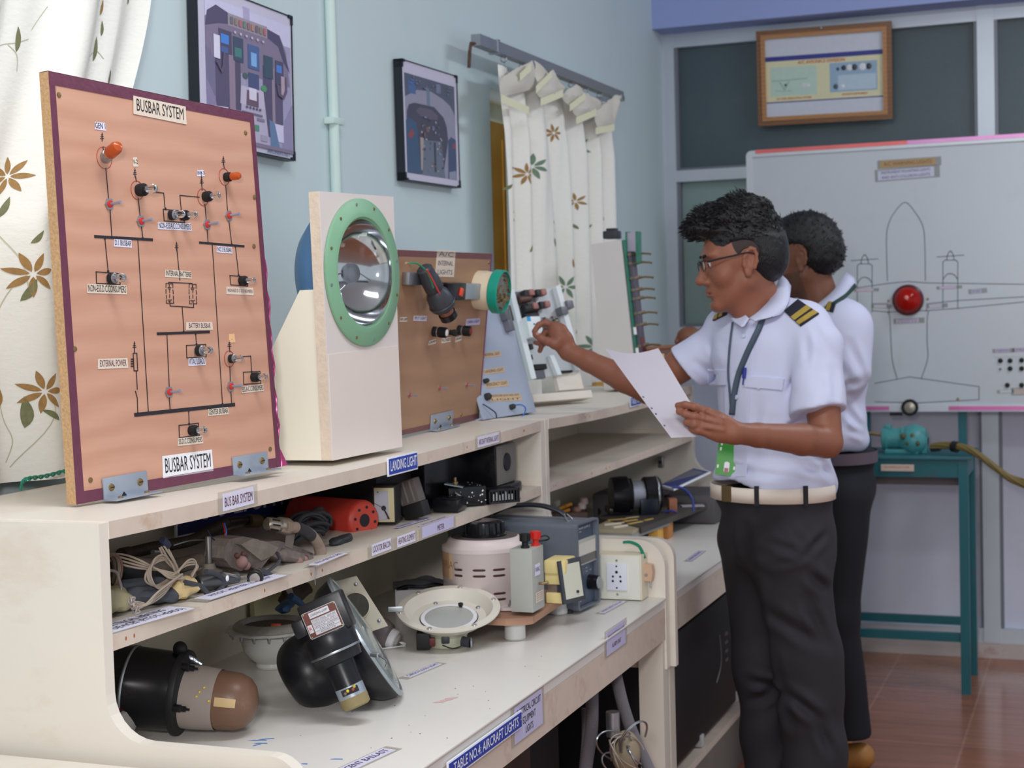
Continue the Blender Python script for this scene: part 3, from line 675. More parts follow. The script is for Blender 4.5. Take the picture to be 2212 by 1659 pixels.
for pts in (((228, 363), (234, 430)), ((237, 452), (241, 511)), ((222, 318), (223, 326)), ((292, 380), (294, 392)), ((298, 428), (302, 467)), ((305, 490), (308, 514)), ((321, 413), (353, 417), (356, 450)), ((430, 426), (388, 422), (391, 454)),
            ((442, 441), (445, 474)), ((447, 497), (449, 524)), ((482, 350), (484, 364)), ((487, 400), (491, 455)), ((494, 478), (500, 527)), ((226, 515), (233, 586)), ((297, 515), (320, 891)), ((458, 529), (480, 872)),
            ((508, 532), (515, 595)), ((381, 532), (388, 605)), ((364, 610), (414, 612)), ((364, 610), (365, 616)), ((414, 612), (416, 619)), ((367, 661), (418, 664)), ((367, 661), (366, 652)), ((418, 664), (417, 655)),
            ((393, 664), (397, 718)), ((360, 722), (365, 836)), ((365, 858), (367, 886)), ((422, 721), (424, 744)), ((290, 748), (290, 762)), ((294, 802), (296, 841)), ((292, 845), (296, 860)), ((296, 860), (297, 892)),
            ((495, 748), (496, 760)), ((496, 791), (497, 824)), ((498, 846), (500, 873)), ((512, 771), (541, 769), (543, 802)), ((407, 887), (408, 915)), ((434, 372), (436, 411))): dl(pts)
for pts, w in ((((205, 511), (328, 518)), .0042), (((431, 524), (526, 532)), .0036), (((340, 721), (451, 717)), .0042), (((292, 896), (505, 874)), .0058)): dl(pts, w)
for q in (((207, 587), (258, 591), (259, 615), (208, 612)), ((352, 452), (396, 456), (398, 481), (354, 477)), ((496, 595), (533, 598), (535, 618), (498, 615)), ((402, 746), (444, 744), (445, 771), (403, 773)), ((525, 804), (561, 802), (563, 828), (526, 830)), ((386, 919), (428, 914), (430, 941), (387, 945)), ((287, 763), (295, 763), (297, 801), (289, 801))): dl(q, .0013, closed=True)
for x, y in ((358, 612), (408, 613)):       # dashed battery boxes
    for (a, c) in (((0, 0), (0, 9)), ((0, 13), (0, 22)), ((1, 26), (1, 33)), ((1, 36), (1, 42)), ((15, 1), (15, 10)), ((15, 14), (16, 23)), ((16, 27), (16, 36)), ((16, 38), (17, 43)), ((0, 0), (5, 0)), ((9, 1), (14, 1)), ((1, 43), (6, 43)), ((10, 43), (16, 43)), ((7, 3), (7, 8)), ((8, 14), (8, 20)), ((8, 24), (8, 31)), ((4, 9), (11, 9)), ((5, 12), (10, 12)), ((4, 36), (12, 36)), ((6, 39), (10, 39))): dl([(x+a[0], y+a[1]), (x+c[0], y+c[1])], .0010)
for i in range(4): dl([(283, 776+i*5), (288, 776+i*5)], .002)
for (x, y) in ((220, 291), (291, 368), (435, 387), (482, 342), (381, 527), (290, 742), (495, 740)):
    for k, w in enumerate((3.5, 2.6, 1.4)): dl([(x-w, y+8-k*4), (x+w, y+8-k*4)], .0010)
    dl([(x, y-4), (x, y+14)], .0010)
for (x, y) in ((241, 512), (308, 515), (226, 515), (449, 525), (500, 528), (508, 532), (297, 516), (297, 893), (320, 891), (367, 887), (407, 887), (480, 873), (500, 873), (396, 717), (422, 721), (233, 586), (515, 595), (357, 451), (391, 455), (424, 744), (543, 803), (408, 916)):
    a = bb.uv(x, y); b.prism(circ(8, .0021, a[0], a[1]), .0003, .0010, DG, bb.M)
for (x, y, r_) in ((225, 341, .0165), (296, 411, .0145), (438, 426, .0140), (484, 382, .0140), (495, 775, .0135)):
    a = bb.uv(x, y); b.ringprism(circ(28, r_, a[0], a[1]), circ(28, r_-.0009, a[0], a[1]), .0003, .0008, DGR, bb.M)
b.build('circuit_diagram', BB)
for (x, y, k, s_) in ((226, 341, 'big', 1.15), (299, 411, 'c', 1.2), (442, 425, 'c', 1.05), (487, 383, 'amber', .95), (367, 465, 'clear2', 1), (393, 466, 'c', 1), (236, 602, 'clear2', 1.05), (520, 607, 'c', 1), (425, 758, 'clear2', 1.05), (496, 775, 'clear2', .9), (546, 815, 'c', 1.0), (412, 930, 'c', 1.05)):
    indicator(bb, BB, x, y, k, s_, -.35 if k == 'big' else 0)
for (x, y) in ((235, 441), (303, 478), (446, 485), (493, 466), (364, 847), (497, 835)): toggle(bb, BB, x, y)
lbl(bb, BB, (286, 226), (401, 250), .028, 'BUSBAR SYSTEM', fs=.95, fw=.88, z=.0012)
lbl(bb, BB, (350, 1009), (459, 994), .034, 'BUSBAR SYSTEM', paper=WHITE, fs=.95, fw=.9)
lbl(bb, BB, (204, 271), (228, 274), .0115, 'GEN 1', paper=PAPER, fs=1.05); lbl(bb, BB, (286, 350), (297, 350), .014, 'V-2', fs=.7); lbl(bb, BB, (425, 374), (441, 374), .0105, 'INV-3', paper=PAPER)
lbl(bb, BB, (340, 487), (413, 491), .0115, 'NON-ESS.A.C.CONSUMERS', paper=PAPER, fs=1.1, fw=.95); lbl(bb, BB, (245, 524), (284, 527), .0115, 'D.1 BUSBAR', paper=PAPER, fs=1); lbl(bb, BB, (467, 538), (501, 541), .0105, 'NO.2 BUSBAR', paper=PAPER, fs=1)
lbl(bb, BB, (187, 623), (273, 626), .0135, 'NON-ESS.D.C.CONSUMERS', fs=1.05, fw=.95); lbl(bb, BB, (356, 590), (413, 594), .0115, 'INTERNAL BATTERIE', fs=1, fw=.94); lbl(bb, BB, (488, 627), (547, 630), .0125, 'NON-ESS D C CONSUMERS', ink=INKM, fs=.6, fw=.9)
lbl(bb, BB, (401, 704), (459, 704), .0125, 'BATTERY BUSBAR', ink=INKM, fs=.9, fw=.8); lbl(bb, BB, (210, 786), (276, 784), .015, 'EXTERNAL POWER', ink=INKM, fs=.9, fw=.86); lbl(bb, BB, (406, 782), (443, 780), .0125, 'VITAL LOADS', paper=PAPER, fs=1.1, fw=.92)
lbl(bb, BB, (521, 842), (569, 837), .0115, 'ESS.A.C.CONSUMERS', fs=1.05, fw=.94); lbl(bb, BB, (448, 891), (493, 887), .0115, 'CENTER BUSBAR', fs=1.05, fw=.92); lbl(bb, BB, (383, 955), (438, 949), .0125, 'SS.D.C.CONSUMERS', fs=.95, fw=.92)
lbl(bb, BB, (493, 731), (507, 730), .0145, '.', paper=pm('orange_scrap', (236, 190, 140), .7), fs=.5, fw=.1, name='paper_scrap')
b = MB()
for (x, y) in ((127, 205), (530, 287), (549, 426), (195, 1037), (583, 970), (161, 754), (548, 532)):
    b.lathe([(.0042, 0), (.0038, .0014), (0, .0018)], BRASS, bb.at(x, y), 10)
b.build('screw', BB)
def bracket(pl, parent, l, r, h, foot=.026, name='angle_bracket'):
    a, c = Vector(pl.uv(*l)), Vector(pl.uv(*r)); w = (c-a).length; ang = math.atan2(c.y-a.y, c.x-a.x)
    M_ = pl.M @ T((a.x, a.y, .001)) @ RZ(ang); b = MB()
    b.box((0, 0, 0), (w, h, .0025), STEEL, M_, bev=.0006); b.box((-.001, 0, 0), (w+.004, .0025, foot), STEEL, M_, bev=.0006)
    for fx in (.17, .82): b.lathe([(.0058, .0025), (.005, .0045), (0, .0052)], BRASS, M_ @ T((w*fx, h*.55, 0)), 14); b.box((w*fx-.004, h*.55-.0007, .0050), (w*fx+.004, h*.55+.0007, .0056), INK, M_)
    b.prism([(w*.38, .0026), (w*.50, .0026), (w*.44, .009)], .0025, .0028, INK, M_)
    for fx in (.2, .8): b.lathe([(.004, 0), (.0035, .0022), (0, .003)], BRASS, M_ @ T((w*fx, .0025, foot*.6)) @ RXm(-PI/2), 10)
    return b.build(name, parent)
bracket(bb, BB, (222, 1083), (317, 1064), .033); bracket(bb, BB, (502, 1029), (577, 1015), .031)
b = MB()
for k in range(2):
    P = [onz(x, y, 1.158+dz) for x, y, dz in ((46, 1056, .0), (50, 1040, .012), (62, 1034, .016), (85, 1031, .014), (110, 1026, .013), (135, 1019, .014), (160, 1014, .016))]
    P = smooth_path(P, 8); b.tube([p+Vector((0, .0022*math.sin(i*.75+k*PI), .0022*math.cos(i*.75+k*PI))) for i, p in enumerate(P)], .0018, pm('green_wire', (40, 142, 118), .4, var=.05), 6)
o = b.build('green_wire'); tag(o, 'twisted green wire running behind the large wooden circuit board', 'wire')

# --- landing light on its stand
S0, S1 = onz(718, 995, ZT), onz(868, 965, ZT)
ls = Pl(S0, S1, .5)
LS = thing('landing_light', S0, 'round landing light with green rim on a tall cream wooden stand', 'landing light')
STAND = pm('stand_paint', (220, 212, 208), .5, var=.02, scale=8, bump=.05, dirt=(196, 176, 156), dscale=5, damt=.3); STAND2 = pm('stand_side_paint', (240, 232, 214), .5, var=.02, dirt=(214, 190, 150), dscale=5, damt=.35)
C2 = [ls.uv(*p) for p in ((718, 995), (868, 965), (850, 425), (690, 413))]
hole = circ(40, .104)
cu, cv = ls.uv(782, 589)
def hole_front(cu, cv, r_, C, n=64):
    O, I = [], []
    for i in range(n):
        a = 2*PI*(i+.5)/n; dx, dy = math.cos(a), math.sin(a); I.append((cu+r_*dx, cv+r_*dy)); best = 9
        for j in range(4):
            x1, y1 = C[j]; x2, y2 = C[(j+1) % 4]; ex, ey = x2-x1, y2-y1; den = dx*ey-dy*ex
            if abs(den) < 1e-9: continue
            t_ = ((x1-cu)*ey-(y1-cv)*ex)/den; s_ = ((x1-cu)*dy-(y1-cv)*dx)/den
            if t_ > 0 and -1e-6 <= s_ <= 1+1e-6: best = min(best, t_)
        O.append((cu+best*dx, cv+best*dy))
    for c in C:
        k = min(range(n), key=lambda q: (O[q][0]-c[0])**2+(O[q][1]-c[1])**2); O[k] = tuple(c)
    return O, I
cu, cv = ls.uv(782, 589)
O_, I_ = hole_front(cu, cv, .100, C2)
b = MB(); b.ringprism(O_, I_, -.002, 0, STAND, ls.M); b.ringprism(O_, I_, -.022, -.002, pm('stand_edge', (224, 206, 186), .7, var=.1, scale=60, bump=.5, bs=120), ls.M)
b.prism([C2[0], C2[1], (C2[1][0], .192), (C2[0][0], .186)], 0, .0012, pm('stand_front_lower', (226, 214, 206), .45, var=.02, dirt=(206, 180, 150), dscale=4, damt=.2), ls.M); b.build('stand_front', LS)
w_ = C2[1][0]
for x0 in (0.0, w_-.016):
    b = MB(); b.prism([(-.022, 0), (-.022, .30), (-.052, .30), (-.155, .135), (-.155, 0)][::-1], 0, .016, STAND2, ls.M @ T((x0, 0, 0)) @ Matrix(((0, 0, 1, 0), (0, 1, 0, 0), (1, 0, 0, 0), (0, 0, 0, 1)))); b.build('stand_side', LS)
b = MB(); b.box((.016, 0, -.155), (w_-.016, .014, -.022), STAND2, ls.M); b.build('stand_base', LS)
LGR = pm('light_rim_green', (128, 176, 142), .42, var=.03, scale=20, dirt=(150, 180, 150), dscale=20, damt=.3)
Ml = ls.M @ T((cu, cv, .001)); b = MB()
b.lathe([(.134, 0), (.134, .004), (.132, .0055), (.114, .0065), (.112, .0075), (.101, .008), (.0965, .004), (.0965, -.004)], LGR, Ml, 64, cap=False)
o = b.build('rim', LS)
for i in range(12):
    a = 2*PI*(i+.35)/12; q = MB(); q.lathe([(.0030, .0056), (.0028, .0072), (0, .0076)], BRASS if i % 3 else METAL, Ml @ T((.124*math.cos(a), .124*math.sin(a), 0)), 10); q.build('screw', o)
b = MB(); b.lathe([(.0965, .002), (.090, .012), (.075, .020), (.055, .0255), (.03, .029), (0, .030)], pm('lens_glass', (235, 238, 238), .02, trans=1, var=0, ior=1.15), Ml, 48, cap=False); b.build('glass_lens', LS)
b = MB(); b.lathe([(.096, -.001), (.088, -.022), (.070, -.045), (.045, -.062), (.02, -.070), (0, -.071)], pm('mirror_reflector', (206, 208, 212), .10, 1.0, var=.03), Ml, 48, cap=False); b.build('reflector', LS)
b = MB(); b.lathe([(.014, -.04), (.018, -.034), (.016, -.028), (0, -.026)], METAL, Ml, 20); b.tube([Ml @ Vector(p) for p in ((-.05, -.01, -.05), (-.02, 0, -.036), (.02, .002, -.036), (.06, -.012, -.04))], .0012, METAL, 6); b.tube([Ml @ Vector(p) for p in ((-.03, -.04, -.045), (0, -.012, -.035))], .0012, METAL, 6); b.build('filament_shield', LS)
b = MB(); b.lathe([(.125, -.024), (.128, -.038), (.120, -.06), (.095, -.085), (.05, -.10), (0, -.103)], pm('housing_blue', (72, 112, 154), .4, var=.05), Ml, 48, cap=False); b.build('rear_housing', LS)

# --- aircraft internal lights board
I1 = onz(1034, 905, ZT); I0 = Vector((I1.x+.004, I1.y-.49, ZT))
ib = Pl(I0, I1, -6.5)
IB = thing('light_display_board', ib.P, 'smaller brown wooden board with cabin lamps mounted on it behind the landing light', 'display board')
W_ = (I1-I0).length; tr = ib.uv(1063, 548); tl = ib.uv(862, 540)
PLY = woodmat('brown_ply', (158, 120, 92), (172, 134, 104), .5, (1, .3, 1), (0, 0, 0), 6, 5, .03)
Ci = [Vector((0, 0)), Vector((W_, 0)), Vector(tr), Vector((tl[0]-.006, tl[1]))]
b = MB(); b.prism([tuple(c) for c in Ci], -.012, 0, PLY, ib.M); b.build('panel', IB)
BROWNT = pm('brown_tape', (116, 70, 70), .35, var=.1, scale=50)
b = MB(); b.prism(inset(Ci[2], Ci[3], .013, .012), .0003, .0008, BROWNT, ib.M); b.prism(inset(Ci[0], Ci[1], .010, .014), .0003, .0008, BROWNT, ib.M); b.prism(inset(Ci[1], Ci[2], .003, .006), .0004, .0009, pm('purple_tape', (138, 58, 128), .3, .1, var=.1), ib.M)
b.prism(inset(Ci[3], Ci[0], .004, .004), .0004, .0009, BROWNT, ib.M); b.build('edge_tape', IB)
lbl(ib, IB, (941, 568), (982, 570), .058, ['A/C', 'INTERNAL', 'LIGHTS'], ink=INKG, fs=.75, fw=.78, name='paper_label')
lbl(ib, IB, (863, 690), (879, 690), .010, 'MAP LAMP', fs=.8); lbl(ib, IB, (893, 687), (921, 688), .011, 'SPOT LIGHT', paper=PAPER, fs=.8); lbl(ib, IB, (952, 673), (984, 675), .014, 'READING LAMP', paper=PAPERB, ink=INKV, fs=.6)
lbl(ib, IB, (1006, 696), (1036, 694), .015, 'CABIN LIGHT', paper=PAPERB, ink=INKV, fs=.6); lbl(ib, IB, (925, 741), (941, 737), .010, 'LAMP', fs=.8); lbl(ib, IB, (953, 736), (973, 733), .011, 'FLOOD', fs=.8); lbl(ib, IB, (983, 734), (997, 729), .012, 'PANEL', fs=.6)
def mr(p): return ib.M @ Vector(p)
# swivel map lamp
b = MB(); u0, v0 = ib.uv(893, 585); u1, v1 = ib.uv(912, 660)
a, c = mr((u0, v0, .028)), mr((u1, v1, .05)); d = c-a
GREYL = pm('dark_lamp_grey', (56, 58, 66), .45, var=.12, scale=30, dirt=(100, 96, 92), dscale=20, damt=.3)
Ma = axis_m(a, d); L_ = d.length
b.lathe([(.012, -.012), (.017, -.008), (.018, .012), (.020, .02), (.020, L_*.45), (.017, L_*.5), (.024, L_*.62), (.026, L_*.78), (.027, L_*.95), (.024, L_), (.018, L_+.004)], GREYL, Ma, 24)
b.lathe([(.0275, L_*.86), (.029, L_*.89), (.0275, L_*.92)], GREYL, Ma, 24, cap=False)
o = b.build('map_lamp', IB)
b = MB(); b.lathe([(.015, L_+.003), (.016, L_+.016)], pm('dull_copper', (140, 92, 78), .5, .3, var=.1), Ma, 20); b.lathe([(.019, L_+.014), (.019, L_+.027), (.017, L_+.029)], BLACK, Ma, 20); b.build('lamp_end', o)
b = MB(); q0, q1 = ib.uv(868, 604), ib.uv(893, 600); b.box((q0[0], q0[1]-.010, 0), (q1[0]+.01, q1[1]+.012, .016), METAL, ib.M, bev=.002); b.build('clip', o)
b = MB(); GRN = pm('wire_green', (40, 150, 110), .4); RDW = pm('wire_red', (220, 64, 70), .4)
for m_, off in ((GRN, 0), (RDW, .004)):
    P = [onpl(x, y, mr((0, 0, .052)), ib.n) for x, y in ((885, 568), (900, 569), (918, 582), (930, 603), (936 if m_ == GRN else 946, 622 if m_ == GRN else 634))]; b.tube([p+ib.n*off for p in P[(0 if m_ == GRN else 2):]], .0018, m_, 6, sub=5)
P = [onpl(x, y, mr((0, 0, .045)), ib.n) for x, y in ((877, 568), (884, 570), (890, 576))]; b.tube(P, .0028, pm('bare_lead', (196, 164, 130), .4, .4), 6); b.build('wire', o)
b = MB()
for x, y in ((925, 640), (940, 632), (935, 618)): b.box((-.008, -.010, .0), (.008, .010, .022), BLACKM, ib.at(x, y), bev=.003)
b.build('terminal', o)
# reading lamp block with red rocker
u0, v0 = ib.uv(945, 647); u1, v1 = ib.uv(1028, 610)
b = MB(); b.box((u0, v0, 0), (u0+(u1-u0)*.47, v1, .024), BLACK, ib.M, bev=.003); o = b.build('reading_lamp', IB)
b = MB(); b.box((u0+(u1-u0)*.47, v0+.001, 0), (u1, v1-.001, .024), pm('clear_lens_grey', (176, 186, 196), .2, trans=.3, var=.03), ib.M, bev=.004); b.build('lens', o)
b = MB(); xm = u0+(u1-u0)*.32; ym = (v0+v1)/2; b.box((xm-.006, ym-.010, .022), (xm+.006, ym+.008, .029), pm('rocker_red', (232, 76, 50), .35), ib.M @ T((xm, ym, 0)) @ RZ(-.3) @ T((-xm, -ym, 0)), bev=.0015); b.build('rocker_switch', o)
# round cabin light with teal rim
cc = onpl(1048, 627, mr((0, 0, .0)), ib.n); cl = ib.uv(1032, 628)
Mc = ib.M @ T((cl[0], cl[1]+.002, 0)); CRM = pm('old_cream_plastic', (222, 206, 180), .5, var=.05, dirt=(170, 140, 104), dscale=30, damt=.5)
b = MB(); b.lathe([(.044, 0), (.045, .02), (.043, .040), (.046, .043)], CRM, Mc, 36); o = b.build('cabin_light', IB)
b = MB(); b.lathe([(.047, .040), (.050, .043), (.050, .062), (.046, .064), (.046, .058)], pm('teal_tape', (20, 150, 128), .3, var=.05), Mc, 36, cap=False); b.build('rim', o)
b = MB(); b.lathe([(.046, .058), (.03, .061), (0, .062)], pm('foil_face', (150, 150, 142), .35, .7, var=.3, scale=60, bump=1, bs=90), Mc, 36)
rnd = random.Random(3)
for i in range(22):
    a = rnd.random()*6.3; r_ = .038*math.sqrt(rnd.random()); p = Mc @ Vector((r_*math.cos(a), r_*math.sin(a), .061)); b.box((-.0008, -.006, 0), (.0008, .006, .004), BRASS, T(p) @ ib.M.to_3x3().to_4x4() @ RZ(rnd.random()*3))
b.build('face', o)
def knob2(px, py, L_, cap, r_=.0105):
    b = MB(); M_ = ib.at(px, py); b.lathe([(r_*1.05, 0), (r_*1.05, .009), (r_*.95, .010)], BLACKM, M_, 18); b.lathe([(r_, .010), (r_, .0125)], METAL, M_, 18); b.lathe([(r_*.98, .0125), (r_*.94, .0125+L_*.6), (r_*.7, .0125+L_*.62)], BLACKM, M_, 18)
    for i in range(10): a = 2*PI*i/10; b.box((-.0012, -.0008, .013), (.0012, .0014, .012+L_*.6), BLACKM, M_ @ RZ(a) @ T((0, r_*.97, 0)))
    b.lathe([(r_*.7, .0125+L_*.6), (r_*.68, .014+L_*.6), (0, .015+L_*.6)], cap, M_, 16); return b.build('control_knob', IB)
knob2(936, 716, .030, WHITE); knob2(990, 713, .028, pm('dark_red', (130, 36, 34), .4))
b = MB(); b.lathe([(.006, 0), (.006, .006), (.0075, .007), (.0075, .015), (.005, .016)], BLACKM, ib.at(972, 718), 14); b.build('control_knob', IB)
for x, y in ((884, 853), (949, 838), (1008, 831)): toggle(ib, IB, x, y, .022, .75)
bracket(ib, IB, (927, 930), (974, 918), .034, foot=.02)
b = MB()
for x, y in ((996, 895), (1056, 567)): b.lathe([(.004, 0), (.0035, .002), (0, .0025)], BRASS, ib.at(x, y), 10)
b.build('screw', IB)

# --- grey leaning panel with tape labels
g0, g1 = onz(1042, 907, ZT), onz(1158, 889, ZT)
gp = Pl(g0+(g1-g0).normalized()*.004, g1, 17)
GP = thing('sheet_metal_panel', gp.P, 'pale grey sheet metal panel with taped labels standing right of the brown cabin lamp board', 'panel')
GREYP = pm('pale_grey_enamel', (172, 184, 204), .45, var=.03, scale=6)
Wg = (g1-gp.P).length; tg = gp.uv(1078, 592)
b = MB(); b.prism([(0, 0), (Wg, 0), tg, (0, tg[1])], -.0025, 0, GREYP, gp.M); b.build('panel', GP)
b = MB(); b.prism([(Wg-.004, .001), (Wg, .001), (tg[0], tg[1]), (tg[0]-.004, tg[1])], -.05, -.0025, GREYP, gp.M); b.box((.0, 0.002, -.12), (Wg, .006, -.002), GREYP, gp.M); b.build('flange', GP)
TAPEO = pm('yellow_tape_label', (214, 184, 146), .5, var=.05)
for l, r, h, t_ in (((1040, 768), (1081, 763), .013, 'INTERNAL LIGHT'), ((1040, 804), (1089, 798), .013, 'LANDING LIGHT'), ((1043, 832), (1097, 827), .015, 'EMERGENCY LIGHT')): lbl(gp, GP, (l[0]+4, l[1]), r, h, t_, paper=TAPEO, ink=INKG, fs=.8)
lbl(gp, GP, (1056, 860), (1125, 857), .019, ['PASSENGER SIGN AND EXIT', 'LIGHT'], paper=TAPEO, ink=INKG, fs=.8)
for x, y, r_ in ((1050, 858, .009), (1103, 880, .007), (1046, 824, .006)):
    b = MB(); b.lathe([(r_, 0), (r_*.9, .010), (r_*.6, .013), (0, .014)], DARK, gp.at(x, y), 16); b.build('control_knob', GP)
BLW = pm('wire_blue', (40, 104, 190), .4); b = MB()
b.tube([gp.at(x, y, z) @ Vector((0, 0, 0)) for x, y, z in ((1105, 877, .008), (1113, 880, .02), (1119, 890, .022), (1121, 903, .01))], .0016, BLW, 6, sub=5); b.build('wire', GP)
b = MB(); b.tube([gp.at(x, y, z) @ Vector((0, 0, 0)) for x, y, z in ((1040, 874, .004), (1050, 886, .012), (1060, 896, .014), (1068, 904, .006))], .0016, pm('wire_navy', (34, 44, 84), .4), 6, sub=5); b.build('wire', GP)
b = MB(); b.tube([gp.at(x, y, z) @ Vector((0, 0, 0)) for x, y, z in ((1144, 842, -.03), (1152, 850, -.02), (1155, 862, -.01), (1154, 880, -.01))], .002, BLW, 6, sub=5); b.build('wire', GP)
for i, (x, y) in enumerate(((1083, 655), (1090, 683), (1098, 706))):
    b = MB(); b.box((-.010, -.014, 0), (.012, .014, .018), pm('relay_grey', (112, 112, 122), .4, var=.05), gp.at(x-6, y), bev=.002); b.build('relay', GP)

# --- white electronics chassis
q0, q1 = onz(1143, 872, ZT), onz(1262, 862, ZT)
ch = Pl(q0, q1, 16)
def chuv(p): return ch.uv(*p)
CHS = thing('electronics_chassis', ch.P, 'open white electronics chassis leaning back where the first man reaches with his fingers', 'chassis')
CW = pm('chassis_white', (226, 234, 238), .4, var=.02); CG = pm('chassis_grey', (186, 190, 194), .45, .2, var=.05, scale=20)
cz = [Vector(chuv(p)) for p in ((1140, 822), (1252, 800), (1203, 622), (1092, 630))]
b = MB(); b.prism([tuple(c) for c in cz], -.003, 0, CG, ch.M); b.build('base_plate', CHS)
for (a, c, w0) in ((cz[3], cz[0], .018), (cz[1], cz[2], .018)):
    b = MB(); b.prism(inset(a, c, w0, w0), 0, .016, CW, ch.M); b.build('side_flange', CHS)
b = MB(); a, c = Vector(chuv((1185, 770))), Vector(chuv((1202, 812))); b.prism([(c.x-.006, c.y), (c.x+.010, c.y), (a.x+.010, a.y), (a.x-.006, a.y)], 0, .012, CW, ch.M); b.build('divider', CHS)
u0, v0 = chuv((1132, 736)); b = MB(); b.box((u0-.006, v0, 0), (u0+.045, v0+.058, .034), CW, ch.M, bev=.002)
for k in range(2): b.lathe([(.0028, .034), (.0022, .0355)], INK, ch.M @ T((u0+.018, v0+.014+k*.022, 0)), 8)
b.box((u0-.004, v0+.045, .034), (u0+.008, v0+.057, .0355), pm('tape_cyan', (40, 160, 220), .4), ch.M); b.build('power_module', CHS)
COIL = pm('coil_brown', (92, 66, 60), .45, var=.15, scale=50); CPINK = pm('coil_pink', (166, 112, 108), .5, var=.08)
rnd = random.Random(5)
b = MB(); uu, vv = chuv((1106, 690)); b.box((uu, vv-.004, 0), (uu+.095, vv+.075, .006), pm('pcb_dark', (104, 98, 96), .5, var=.2, scale=60), ch.M); b.build('component_board', CHS)
for (x, y, r_, L_, m_) in ((1122, 672, .012, .05, DARK), (1112, 652, .010, .04, COIL), (1125, 690, .011, .045, DARK)):
    b = MB(); b.cyl((0, 0, .016), (L_, .004, .016), r_, m_, M=ch.at(x, y)); b.build('capacitor', CHS)
for (x, y) in ((1128, 639), (1154, 638), (1136, 668), (1162, 664)):
    b = MB(); M_ = ch.at(x, y); b.box((-.012, -.008, 0), (.004, .010, .026), DARK, M_, bev=.003); b.box((.002, -.008, .006), (.020, .010, .032), CPINK, M_, bev=.004); b.build('transformer', CHS)
for (x, y) in ((1218, 662), (1206, 675), (1172, 700)):
    b = MB(); b.box((-.010, -.012, 0), (.014, .010, .026), pm('relay_grey', (112, 112, 122), .4, var=.05), ch.at(x, y), bev=.002); b.build('relay', CHS)
b = MB(); M_ = ch.at(1148, 795)
for i in range(7): b.box((i*.0062, -.008, 0), (i*.0062+.0045, .006, .016), BLACKM, M_)
b.build('terminal_strip', CHS)
b = MB(); M_ = ch.at(1205, 806)
for i in range(9): b.box((i*.0055, -.002, 0), (i*.0055+.003, .004, .010), BLACKM, M_)
b.build('terminal_strip', CHS)
b = MB(); b.box((-.018, -.010, 0), (.022, .012, .012), pm('relay_dark', (92, 94, 104), .5, var=.1), ch.at(1158, 812)); b.build('terminal_block', CHS)
b = MB(); b.box((-.004, -.006, 0), (.008, .008, .014), BLACKM, ch.at(1140, 752)); b.box((-.003, -.005, 0), (.005, .008, .012), BLACKM, ch.at(1142, 775)); b.build('terminal_block', CHS)
rnd = random.Random(9)
b = MB()
for i in range(14):
    x, y = rnd.uniform(1165, 1200), rnd.uniform(690, 720); M_ = ch.at(x, y); b.tube([M_ @ Vector((0, 0, 0)), M_ @ Vector((rnd.uniform(-.01, .01), rnd.uniform(-.01, .01), .02)), M_ @ Vector((rnd.uniform(-.014, .014), rnd.uniform(-.014, .014), .004))], .0012, BRASS if i % 2 else GREYL, 5, sub=3)
b.build('wire', CHS)
# wooden easel under it
b = MB(); WD = pm('pale_wood', (214, 200, 178), .6, var=.05, scale=20)
b.box((.0, -.001, -.02), (cz[1].x-cz[0].x+.02, .02, .02), CREAM, T(ch.P)@ch.M.to_3x3().to_4x4() @ RXm(0)); 
Mw = Matrix((ch.u, Vector((0, 0, 1)).cross(ch.u), Vector((0, 0, 1)))).transposed().to_4x4(); Mw.translation = (ch.P.x, ch.P.y, ZT)
b.box((-.004, .0, .0), ((q1-q0).length+.004, .07, .016), WD, Mw); b.build('stand_base', CHS)
a, c = Vector(chuv((1165, 640))), Vector(chuv((1212, 612)))
b = MB(); b.prism([(a.x, .03), (c.x, .03), (c.x+.0, c.y), (a.x, a.y)], -.018, -.003, CREAM, ch.M); b.build('stand_board', CHS)

# --- little power socket junk beside the pillar
JK = thing('plug_adapter', onz(1262, 800, 1.21), 'small black and yellow plug adapter between white chassis and tall white pillar board', 'adapter')
P = onz(1290, 822, ZT); Mj = T((P.x-.05, P.y+.10, ZT))
b = MB(); b.box((-.03, -.02, 0), (.03, .025, .05), BLACKM, Mj @ RZ(.3), bev=.004); b.box((-.045, -.015, .03), (-.01, .02, .062), pm('adapter_yellow', (190, 166, 70), .5), Mj @ RZ(.5), bev=.003); b.build('body', JK)
b = MB(); b.cyl((.03, -.02, .004), (.045, -.03, .02), .008, pm('orange_red', (240, 90, 60), .4), M=Mj); b.build('wire_nut', JK)
b = MB(); b.tube([Mj @ Vector(p) for p in ((-.03, 0, .05), (-.07, 0, .075), (-.11, -.01, .05), (-.13, -.02, .01))], .003, DARK, 6, sub=5); b.build('cord', JK)

# --- tall white pillar board with terminal strip
p0 = onz(1322, 838, ZT); pz = 1.155
PX0, PX1 = -1.345, -1.250; PY = 4.45
a = ony(1276, 528, PY); c = ony(1340, 518, PY); d_ = ony(1300, 785, PY); e_ = ony(1368, 780, PY)
PB = thing('terminal_board_pillar', (d_.x, PY, ZT), 'tall white slanted pillar board with a strip of brass terminals down its edge', 'terminal board')
k = (ZT-d_.z)/(a.z-d_.z); bl = d_+(a-d_)*k; br = e_+(c-e_)*k
b = MB(); V = []
for (p, dy) in ((bl, 0), (br, 0), (c, 0), (a, 0)): V.append((p.x, PY, p.z))
for (p, dy) in ((bl, 0), (br, 0), (c, 0), (a, 0)): V.append((p.x, PY+.13, p.z))
PW = pm('pillar_white', (220, 216, 214), .5, var=.02)
b.add(V, [(0, 1, 2, 3), (7, 6, 5, 4), (0, 4, 5, 1), (1, 5, 6, 2), (2, 6, 7, 3), (3, 7, 4, 0)], PW); b.build('box', PB)
